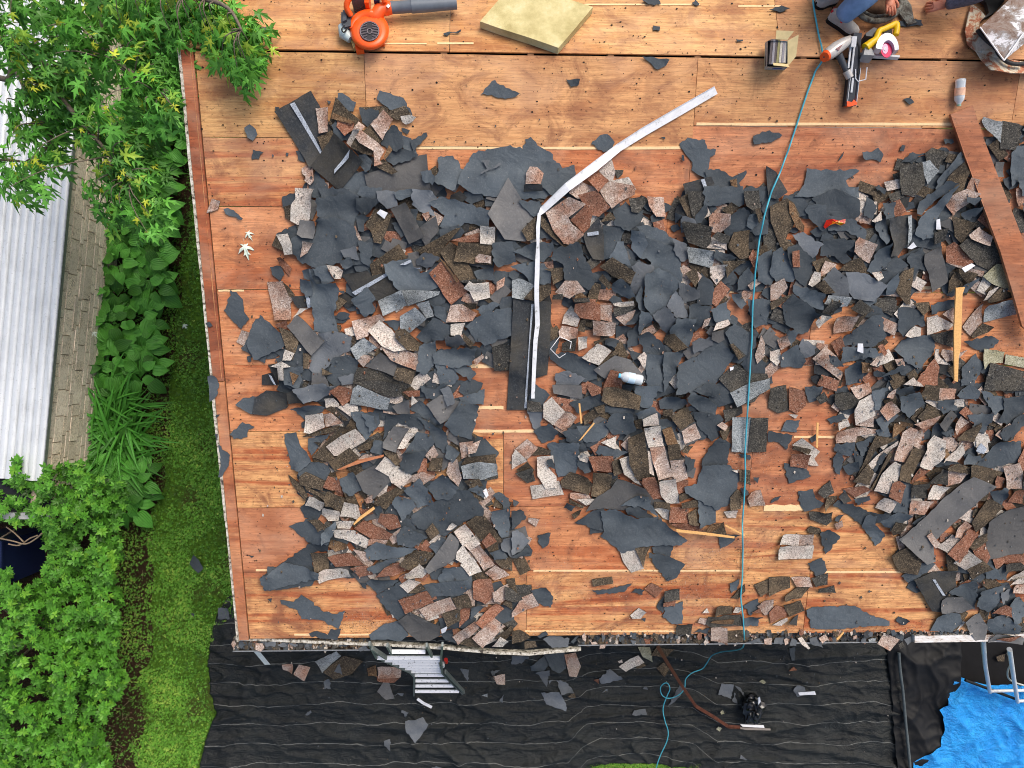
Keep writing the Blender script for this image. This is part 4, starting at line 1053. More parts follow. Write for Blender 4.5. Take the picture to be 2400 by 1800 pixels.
mb = MB(); mb.prism([fr(2078 + 14 * math.cos(R_(k * 18)), 114 + 21 * math.sin(R_(k * 18)), .105) for k in range(20)], -fr.ez * .004); bl = mb.build('blade', simple('magenta_blade', srgb(196, 26, 84), .35, .5, .2), t)
mb = MB(); mb.prism([fr(2075 + 7 * math.cos(R_(k * 30)), 114 + 12 * math.sin(R_(k * 30)), .108) for k in range(12)], -fr.ez * .002); mb.build('blade_print', simple('pink_print', srgb(240, 190, 214), .4), bl)
mb = MB(); mb.prism([fr(2075 + 3 * math.cos(R_(k * 45)), 114 + 5 * math.sin(R_(k * 45)), .112) for k in range(8)], -fr.ez * .004); mb.build('arbor_nut', STEEL, bl)

fr = Frame(ROOF, 1400, 400)
def strip3(name, pts, w_, mat, label, cat, surf=ROOF, lip=.0):
    P = [surf.at(x, y, h) for x, y, h in pts]; mb = MB(); n = surf.n
    for i in range(len(P) - 1):
        d = (P[i + 1] - P[i]).normalized(); 
        def side(k):
            a = P[max(k - 1, 0)]; b = P[min(k + 1, len(P) - 1)]; return (b - a).normalized().cross(n).normalized()
        s0, s1 = side(i) * w_[i] / 2, side(i + 1) * w_[i + 1] / 2
        mb.prism([P[i] + s0, P[i + 1] + s1, P[i + 1] - s1, P[i] - s0], -n * .002)
        if lip: mb.prism([P[i] + s0, P[i + 1] + s1, P[i + 1] + s1 * .93, P[i] + s0 * .93], n * lip)
    return mb.top(name, mat, label, cat)
DW = Mat('scuffed_white_flashing', .4, .45); _p = DW.pos(); _a = DW.noise(_p, 16, 6, .75)
DW.color(DW.ramp(_a, [(.30, srgb(120, 120, 116)), (.40, srgb(218, 220, 222)), (.7, srgb(236, 238, 242))])); DW = DW.m
def sliver(poly, h, lab, mat=W_FRESH, name='wood_splinter', t_=.008, surf=ROOF):
    mb = MB(); mb.prism([surf.at(x, y, h) for x, y in poly], -surf.n * t_); return mb.top(name, mat, lab, 'splinter', 'wood splinters')
# ---- rusty metal vent hood at the upper right corner
HOODM = Mat('flaked_galvanised', .65, .3, .0); _p = HOODM.pos((1, 1, 1)); _a = HOODM.noise(_p, 7, 7, .78, .6); _b = HOODM.noise(_p, 3, 4, .6)
_c = HOODM.ramp(_a, [(.36, srgb(92, 62, 50)), (.46, srgb(138, 122, 112)), (.53, srgb(150, 148, 148)), (.57, srgb(222, 222, 226))])
HOODM.color(HOODM.mix(HOODM.rr(_b, .5, .65, 0, .5), _c, srgb(128, 98, 84))); HOODM.bump(_a, .4, .006); HOODM = HOODM.m
FLG = Mat('peeled_flashing', .8, .2); _p = FLG.pos(); _a = FLG.noise(_p, 9, 6, .75, .8)
FLG.color(FLG.ramp(_a, [(.36, srgb(150, 92, 70)), (.45, srgb(178, 120, 92)), (.50, srgb(196, 184, 160)), (.62, srgb(214, 208, 194)), (.72, srgb(150, 158, 146))])); FLG.bump(_a, .6, .01); FLG = FLG.m
fr = Frame(BACK, 2340, 80)
t = thing('vent_hood', fr.o, 'rusty white flaked metal roof vent hood on its torn flashing at the top right', 'vent hood')
mb = MB(); fl_ = [(2277, 8), (2300, 25), (2312, 40), (2298, 50), (2290, 72), (2330, 118), (2362, 138), (2400, 145), (2440, 120), (2460, 40), (2440, -40), (2520, -40), (2520, 150), (2440, 172), (2370, 171), (2322, 163), (2300, 140), (2288, 120), (2268, 104), (2262, 72), (2268, 40)]
mb.prism([fr(x, y, .055 - .04 * (abs(x - 2340) / 100) + .02 * pnoise(x * .07, y * .07)) for x, y in fl_], -fr.ez * .006); mb.build('torn_flashing', FLG, t)
mb = MB(); lo = [(2294, 66), (2354, 142), (2450, 60), (2390, -16)]; hi = [(2299, 60), (2352, 138), (2440, 52), (2392, -20)]
lo = [(2302, 60), (2350, 128), (2440, 50), (2392, -18)]; hi = [(2297, 64), (2353, 142), (2462, 52), (2400, -34)]
for i in range(4):
    j = (i + 1) % 4; mb.add([fr(*lo[i], .02), fr(*lo[j], .02), fr(*hi[j], .20), fr(*hi[i], .20)], [(0, 1, 2, 3)])
ap = (2400, 50)
for i in range(4): 
    j = (i + 1) % 4; mb.add([fr(*hi[i], .20), fr(*hi[j], .20), fr(2398 if i != 1 else 2398, 78, .27)], [(0, 1, 2)])
mb.build('hood', HOODM, t)
mb = MB(); mb.tube([fr(*hi[1], .205), fr(2398, 78, .275)], .006, 6); mb.tube([fr(*hi[0], .205), fr(*hi[1], .205)], .005, 6); mb.build('hood_seam', WHITEP, t)
mb = MB(); mb.tube(spline([fr(2290, 70, .06), fr(2325, 110, .05), fr(2362, 146, .06), (fr(2400, 150, .06))], 4), .014, 7); mb.build('tar_bead', simple('old_tar', srgb(52, 52, 54), .7, var=.2, bump=.5), t)
# folded black bag behind it
mb = MB(); q = [(2290, -10), (2312, 6), (2318, 30), (2304, 44), (2330, 30), (2360, -5), (2380, -60), (2280, -60)]
mb.prism([BACK.at(x, y, .05 + .03 * pnoise(x * .1, y * .1)) for x, y in q], -BACK.n * .03); mb.top('black_sheet', simple('black_bag', srgb(28, 30, 34), .5, .4, var=.3, scale=10, bump=.5), 'black cloth bundle tucked behind the metal vent hood', 'cloth')

# ---- old round vent collar under the workers' hands
fr = Frame(BACK, 2055, 10)
COLR = Mat('mouldy_metal', .8, .3, .2); _a = COLR.noise(COLR.pos(), 14, 6, .75, .5); COLR.color(COLR.ramp(_a, [(.35, srgb(48, 42, 38)), (.48, srgb(96, 92, 84)), (.56, srgb(130, 134, 126)), (.66, srgb(120, 80, 56))])); COLR = COLR.m
t = thing('vent_collar', fr.o, 'weathered round metal vent collar being lifted at the top edge by the workers', 'vent collar')
for nm, R0, z, rad in (('collar_rim', 58, .07, .022), ('inner_ring', 46, .05, .014)):
    mb = MB(); mb.tube([fr(2056 + R0 * math.cos(R_(a)), -4 + R0 * .92 * math.sin(R_(a)), z) for a in range(-10, 351, 12)] + [fr(2056 + R0 * math.cos(R_(350)), -4 + R0 * .92 * math.sin(R_(350)), z)], rad, 8, flat_=.8); mb.build(nm, COLR, t)
mb = MB(); lathe(mb, fr, 2056, -4, [(46, .02), (44, .035), (18, .03)], 28); mb.build('rusted_pan', simple('rusted_pan', srgb(74, 54, 40), .9, .2, var=.6, scale=18, bump=.7), t)
mb = MB(); poly_prism(mb, fr, [(2098, -20), (2120, -10), (2136, 12), (2142, 44), (2150, 52), (2128, 58), (2112, 36), (2100, 18)], .03, .01); mb.build('torn_skirt', COLR, t)

# ---- long dark felt pieces round it are in the debris list

# ---- trash bag
fr = Frame(flat(.10), 1760, 1655)
bagm = simple('glossy_black_plastic', srgb(14, 14, 16), .16, .6)
mb = MB(); N = 26; M = 16; vs = []
for j in range(M + 1):
    th = math.pi * j / M
    for i in range(N):
        ph = 6.2832 * i / N; r = (.155 if True else 0) * (1 + .35 * pnoise(math.cos(ph) * 2.1, math.sin(ph) * 2.1, th * 2) + .16 * pnoise(math.cos(ph) * 6, math.sin(ph) * 6, th * 6))
        vs.append(fr.o + Vector((math.cos(ph) * math.sin(th) * r * .85, math.sin(ph) * math.sin(th) * r * 1.15, math.cos(th) * r * .7 + .06)))
mb.add(vs, [(j * N + i, (j + 1) * N + i, (j + 1) * N + (i + 1) % N, j * N + (i + 1) % N) for j in range(M) for i in range(N)])
mb.top('trash_bag', bagm, 'crumpled glossy black trash bag lying on the black fabric', 'bag')
mb = MB(); mb.prism([fr(1776, 1636, .18), fr(1781, 1633, .2), fr(1783, 1645, .18), fr(1777, 1652, .17)], (0, 0, -.004)); mb.top('paper_scrap', DM['w'], 'white paper scrap stuck to the trash bag', 'paper')

# ---- rusty bent metal strip leading to a white stick
RUST = simple('rusty_brown_strip', srgb(96, 58, 44), .7, .3, .2, .3, 30)
P = [flat(2.55).at(1541, 1514), flat(1.4).at(1566, 1556), flat(.5).at(1600, 1610), flat(.16).at(1631, 1655), flat(.14).at(1670, 1678), flat(.14).at(1706, 1702), flat(.14).at(1735, 1704)]
mb = MB()
for a, b in zip(P, P[1:]):
    d = (b - a).normalized(); s_ = d.cross(Vector((0, 0, 1))).normalized() * .018
    mb.prism([a + s_, b + s_, b - s_, a - s_], (0, 0, -.006)); mb.prism([a + s_, b + s_, b + s_ * .8, a + s_ * .8], (0, 0, .02))
mb.top('rusty_strip', RUST, 'rusty brown metal strip bent down from the eave onto the black fabric', 'metal strip')
sliver([(1735, 1698), (1790, 1700), (1792, 1706), (1752, 1704), (1740, 1703)], .16, 'white stick at the end of the rusty metal strip', WHITEP, 'white_stick', .01, GROUND)
sliver([(1710, 1704), (1760, 1706), (1806, 1708), (1806, 1712), (1750, 1711)], .12, 'grey brown lath beside the white stick', simple('grey_lath', srgb(140, 132, 124), .8), 'lath', .01, GROUND)

# ---- ladder leaning on the eave
t = thing('ladder', GROUND.at(1020, 1620), 'white paint spattered aluminium ladder leaning against the eave on the left', 'ladder')
LADW = Mat('paint_spattered_aluminium', .4, .4, .0); _a = LADW.noise(LADW.pos(), 40, 5, .75); LADW.color(LADW.ramp(_a, [(.34, srgb(120, 122, 122)), (.42, srgb(240, 242, 244)), (.8, srgb(250, 250, 252))])); LADW = LADW.m
LADG = simple('dull_ladder_grey', srgb(120, 128, 126), .5, .4, .4, .2, 40)
rungs = [(912, 997, 1527, 2.72), (884, 1032, 1541, 2.50), (902, 1031, 1547, 2.30), (920, 1028, 1553, 2.10), (936, 1030, 1560, 1.88), (950, 1032, 1566, 1.66), (962, 1036, 1573, 1.42), (971, 1043, 1582, 1.16), (974, 1052, 1595, .90), (974, 1063, 1607, .62), (973, 1076, 1620, .36)]
for a, b, y, z in rungs:
    p, q = flat(z).at(a, y), flat(z).at(b, y); mb = MB(); m_ = (p + q) / 2; mb.box(m_, (q - p).length, .036, .022, ex=(q - p).normalized(), ey=(0, 1, 0)); mb.build('rung', LADW, t)
def rail(pl, name='side_rail', r=.022):
    mb = MB(); Q = [flat(z).at(x, y) for x, y, z in pl]
    for a, b in zip(Q, Q[1:]): 
        d = (b - a).normalized(); e = d.cross(Vector((1, 0, 0))).normalized(); mb.box((a + b) / 2, (b - a).length + .01, .018, .04, ex=d, ey=Vector((1, 0, 0)) - d * d.x, ez=e)
    mb.build(name, LADG, t)
rail([(866, 1508, 2.86), (882, 1538, 2.52), (962, 1574, 1.44), (971, 1584, 1.16), (970, 1628, .12)])
rail([(1037, 1510, 2.86), (1034, 1540, 2.52), (1036, 1574, 1.44), (1050, 1590, 1.0), (1084, 1624, .12)])
rail([(908, 1512, 2.9), (918, 1530, 2.7)]); rail([(1000, 1512, 2.9), (1012, 1536, 2.6)])
rail([(872, 1519, 2.80), (905, 1541, 2.60)], 'spreader_bar'); rail([(1044, 1574, 1.50), (1088, 1622, .3)], 'stabiliser_leg')
mb = MB(); mb.tube([flat(1.9).at(1045, 1546), flat(1.8).at(1046, 1552)], .02, 10); mb.build('red_lock_knob', simple('red_plastic', srgb(196, 36, 30), .4), t)
mb = MB(); mb.tube([flat(1.8).at(1037, 1556), flat(1.7).at(1038, 1561)], .022, 10); mb.build('hinge_lock', STEEL, t)

# ---- gutter bracket strap hanging at the left corner, ladder-like steel frame at the right
def flatbar(pts, w_, mat, name, lab, cat, surf):
    mb = MB(); Q = [surf.at(x, y) if len(p) == 2 else flat(p[2]).at(p[0], p[1]) for p in pts for (x, y) in [p[:2]]]
    for a, b in zip(Q, Q[1:]):
        d = (b - a).normalized(); s_ = d.cross(Vector((0, 0, 1))).normalized() * w_ / 2; mb.prism([a + s_, b + s_, b - s_, a - s_], (0, 0, -.004))
    return mb.top(name, mat, lab, cat)
flatbar([(602, 1528, 2.3), (627, 1558, 2.0)], .055, DW, 'flashing_strip', 'short white flashing strip hanging below the left end of the gutter', 'metal strip', GROUND)
flatbar([(978, 1638, .14), (992, 1648, .14), (1012, 1658, .14)], .035, DW, 'flashing_strip', 'short white flashing strip lying on the fabric below the ladder foot', 'metal strip', GROUND)
t = thing('steel_frame', GROUND.at(2340, 1640), 'silver tubular ladder frame standing on the blue tarpaulin below the right eave', 'ladder')
for i, pl in enumerate([[(2304, 1500, 2.6), (2309, 1560, 1.3), (2320, 1622, .25)], [(2366, 1522, 2.3), (2376, 1590, 1.0), (2385, 1645, .2)]]):
    mb = MB(); mb.tube([flat(z).at(x, y) for x, y, z in pl], .024, 10); mb.build('upright_tube', STEEL, t)
mb = MB(); mb.tube([flat(.3).at(2320, 1620), flat(.3).at(2470, 1616)], .020, 8); mb.build('cross_tube', STEEL, t)
mb = MB(); mb.tube([flat(.22).at(2385, 1643), flat(.22).at(2470, 1640)], .020, 8); mb.build('cross_tube', STEEL, t)
mb = MB(); mb.tube([flat(.28).at(2262, 1594), flat(.25).at(2385, 1640)], .018, 8); mb.build('foot_bar', BLACK, t)
mb = MB(); mb.tube(spline([flat(2.0).at(2368, 1530), flat(1.7).at(2372, 1548), flat(1.2).at(2362, 1572), flat(.9).at(2364, 1590), flat(.7).at(2380, 1600), flat(.5).at(2420, 1612)], 5), .010, 7); mb.build('pull_rope', simple('grey_rope', srgb(176, 180, 178), .7), t)

# ================================================================ THE TWO WORKERS (their bodies are above the picture)
SKIN = simple('skin', srgb(206, 132, 104), .55, .35, var=.08)
DENIM = simple('blue_denim', srgb(112, 140, 178), .9, .1, var=.22, scale=12, bump=.3)
SHIRTG = simple('grey_striped_sleeve', srgb(104, 102, 112), .9, .1, var=.35, scale=50, bump=.3)
HAIR = simple('dark_hair', srgb(38, 28, 22), .8)
def skin_mesh(name, nodes, edges, mat, parent, root=0, sub=2):
    org = Vector((0, 0, 0)); p = parent
    while p is not None: org += p.location; p = p.parent
    me = bpy.data.meshes.new(name); me.from_pydata([tuple(Vector(n[0]) - org) for n in nodes], edges, []); me.materials.append(mat)
    o = bpy.data.objects.new(name, me); COL.objects.link(o); o.parent = parent
    sk = o.modifiers.new('skin', 'SKIN'); sk.use_smooth_shade = True
    if not me.skin_vertices: bpy.context.view_layer.objects.active = o
    if not me.skin_vertices: me.attributes  # created by the modifier below
    if not me.skin_vertices:
        bm = bmesh.new(); bm.from_mesh(me); bm.verts.layers.skin.verify(); bm.to_mesh(me); bm.free()
    for i, n in enumerate(nodes):
        r = n[1]; me.skin_vertices[0].data[i].radius = r if isinstance(r, tuple) else (r, r)
    me.skin_vertices[0].data[root].use_root = True
    s_ = o.modifiers.new('sub', 'SUBSURF'); s_.levels = sub; s_.render_levels = sub
    return o
def hand(fr, wrist, dirx, diry, z, parent, curl=.5, flip=1, name='hand'):
    """palm with five fingers, pixel directions dirx,diry on the frame; returns nodes for a skin mesh"""
    k = fr.k
    def P(u, v, dz): # u along the hand (m), v across (m)
        return fr(wrist[0] + (dirx * u - diry * v) / k, wrist[1] + (diry * u + dirx * v) / k, z + dz)
    nodes = [(P(-.03, 0, 0), .028), (P(.0, 0, .0), (.030, .022)), (P(.05, 0, .004), (.038, .018)), (P(.085, 0, .0), (.040, .015))]
    edges = [(0, 1), (1, 2), (2, 3)]
    fin = [(-.030, .070), (-.010, .080), (.010, .074), (.029, .058)]
    for v, L in fin:
        b = len(nodes); a0 = .08
        nodes += [(P(a0, v * 1.0, .0), .0105), (P(a0 + L * .42, v * 1.08, .004 - .02 * curl), .0095), (P(a0 + L * .72, v * 1.06, -.012 - .035 * curl), .0085), (P(a0 + L * (.95 - .3 * curl), v, -.03 - .05 * curl), .0075)]
        edges += [(2, b), (b, b + 1), (b + 1, b + 2), (b + 2, b + 3)]
    b = len(nodes)
    nodes += [(P(.03, -.038 * flip, -.004), .0125), (P(.062, -.058 * flip, -.016), .0110), (P(.088, -.052 * flip, -.03), .0095)]
    edges += [(1, b), (b, b + 1), (b + 1, b + 2)]
    return nodes, edges
def shoe(fr, heel, toe, z, parent, up=MGREY, nm='shoe', accent=True):
    a, b = fr(*heel, z), fr(*toe, z); d = (b - a).normalized(); n = fr.ez; s_ = d.cross(n).normalized(); L = (b - a).length
    mb = MB(); prof = [(0, .020), (.06, .036), (.2, .040), (.45, .040), (.7, .050), (.88, .044), (.97, .026), (1.0, .010)]
    tp = [a + d * L * u + s_ * w_ + n * .03 for u, w_ in prof] + [a + d * L * u - s_ * w_ * .9 + n * .03 for u, w_ in prof[::-1]]
    mb.prism(tp, -n * .03); sh = mb.build('shoe_sole', BLACK, parent)
    mb = MB(); vs = []; hs = [.07, .085, .095, .085, .055, .042, .032, .02]; N = 9
    for (u, w_), h in zip(prof, hs):
        for i in range(N):
            an = math.pi * i / (N - 1); vs.append(a + d * L * u + s_ * math.cos(an) * w_ * .93 + n * (.028 + math.sin(an) ** .8 * h))
    mb.add(vs, [(j * N + i, (j + 1) * N + i, (j + 1) * N + i + 1, j * N + i + 1) for j in range(7) for i in range(N - 1)], 0, True)
    mb.add(vs[:N], [tuple(range(N))]); o = mb.build('shoe_upper', simple('grey_white_shoe', srgb(176, 172, 166), .7, var=.15, scale=40), parent)
    if accent:
        mb = MB(); q = a + d * L * .42
        mb.tube([q + s_ * .036 + n * .07, q + s_ * .02 + n * .115, q - s_ * .02 + n * .118 + d * .03], .009, 6); mb.tube([a + d * .01 + s_ * .02 + n * .09, a + d * .01 - s_ * .02 + n * .09], .012, 6)
        mb.build('shoe_laces', simple('red_laces', srgb(206, 40, 56), .6), o)
fr = Frame(BACK, 1960, 50)
pA = thing('person', fr(1975, -120, .0), 'worker in blue jeans and grey shoes with red laces, hand on the vent collar', 'person')
# one continuous body: pelvis, legs, torso, arms, head  (kneeling just above the picture)
F = fr
nodesA = [(F(2075, -120, .30), .15), (F(2060, -150, .50), .14), (F(2055, -160, .70), .16), (F(2055, -150, .80), .07), (F(2056, -135, .90), .085), (F(2057, -125, .98), .07)]
edgesA = [(0, 1), (1, 2), (2, 3), (3, 4), (4, 5)]
bodyA = skin_mesh('body', nodesA + [(F(2100, -140, .72), .06), (F(2112, -90, .52), .05), (F(2098, -40, .30), .040), (F(2090, -14, .17), .030)], edgesA + [(2, 6), (6, 7), (7, 8), (8, 9)], SKIN, pA)
skin_mesh('shirt', [(F(2075, -125, .36), .16), (F(2060, -150, .52), .165), (F(2055, -160, .68), .18), (F(2100, -142, .72), .085), (F(2112, -90, .52), .068), (F(2100, -45, .33), .055)], [(0, 1), (1, 2), (2, 3), (3, 4), (4, 5)], simple('dark_shirt', srgb(40, 40, 48), .9), pA)
skin_mesh('hair', [(F(2057, -150, .98), .08), (F(2057, -120, 1.02), .07)], [(0, 1)], HAIR, pA)
skin_mesh('jeans', [(F(2075, -120, .30), .16), (F(2060, -60, .34), .105), (F(2045, -20, .33), .092), (F(2010, 5, .26), .088), (F(1985, 28, .19), .080), (F(1966, 44, .13), .070), (F(2040, -120, .26), .12), (F(1960, -60, .25), .09), (F(1935, -30, .16), .08), (F(1925, -8, .10), .07)], [(0, 1), (1, 2), (2, 3), (3, 4), (4, 5), (0, 6), (6, 7), (7, 8), (8, 9)], DENIM, pA)
shoe(fr, (1938, 44), (2006, 86), .0, pA)
shoe(fr, (1958, 4), (1908, 16), .0, pA, accent=False)
n_, e_ = hand(fr, (2086, -8), .05, 1, .14, pA, .6, 1); skin_mesh('hand', n_, e_, SKIN, pA, 1)
pB = thing('person', fr(2330, -90, 0), 'worker reaching in from the right in a grey knitted sleeve with a clenched bare hand', 'person')
skin_mesh('body', [(F(2400, -150, .30), .16), (F(2390, -170, .55), .15), (F(2380, -170, .75), .17), (F(2375, -160, .86), .07), (F(2370, -150, .98), .09), (F(2368, -150, 1.08), .06), (F(2350, -130, .66), .06), (F(2320, -40, .34), .05), (F(2270, -12, .20), .045), (F(2222, 8, .12), .034)], [(0, 1), (1, 2), (2, 3), (3, 4), (4, 5), (2, 6), (6, 7), (7, 8), (8, 9)], SKIN, pB)
skin_mesh('hair', [(F(2370, -160, 1.08), .09), (F(2368, -140, 1.1), .08)], [(0, 1)], HAIR, pB)
skin_mesh('jumper', [(F(2400, -150, .40), .17), (F(2390, -170, .58), .17), (F(2380, -165, .74), .18), (F(2350, -125, .66), .085), (F(2330, -38, .36), .062), (F(2290, -10, .24), .058), (F(2250, 2, .16), .050), (F(2214, 11, .115), .044)], [(0, 1), (1, 2), (2, 3), (3, 4), (4, 5), (5, 6), (6, 7)], SHIRTG, pB)
skin_mesh('trousers', [(F(2400, -150, .30), .17), (F(2380, -60, .26), .11), (F(2420, -20, .10), .08), (F(2440, -80, .08), .08)], [(0, 1), (1, 2), (2, 3)], simple('dark_trousers', srgb(36, 38, 46), .9), pB)
n_, e_ = hand(fr, (2212, 12), -1, .12, .085, pB, 1.0, -1); skin_mesh('hand', n_, e_, SKIN, pB, 1)
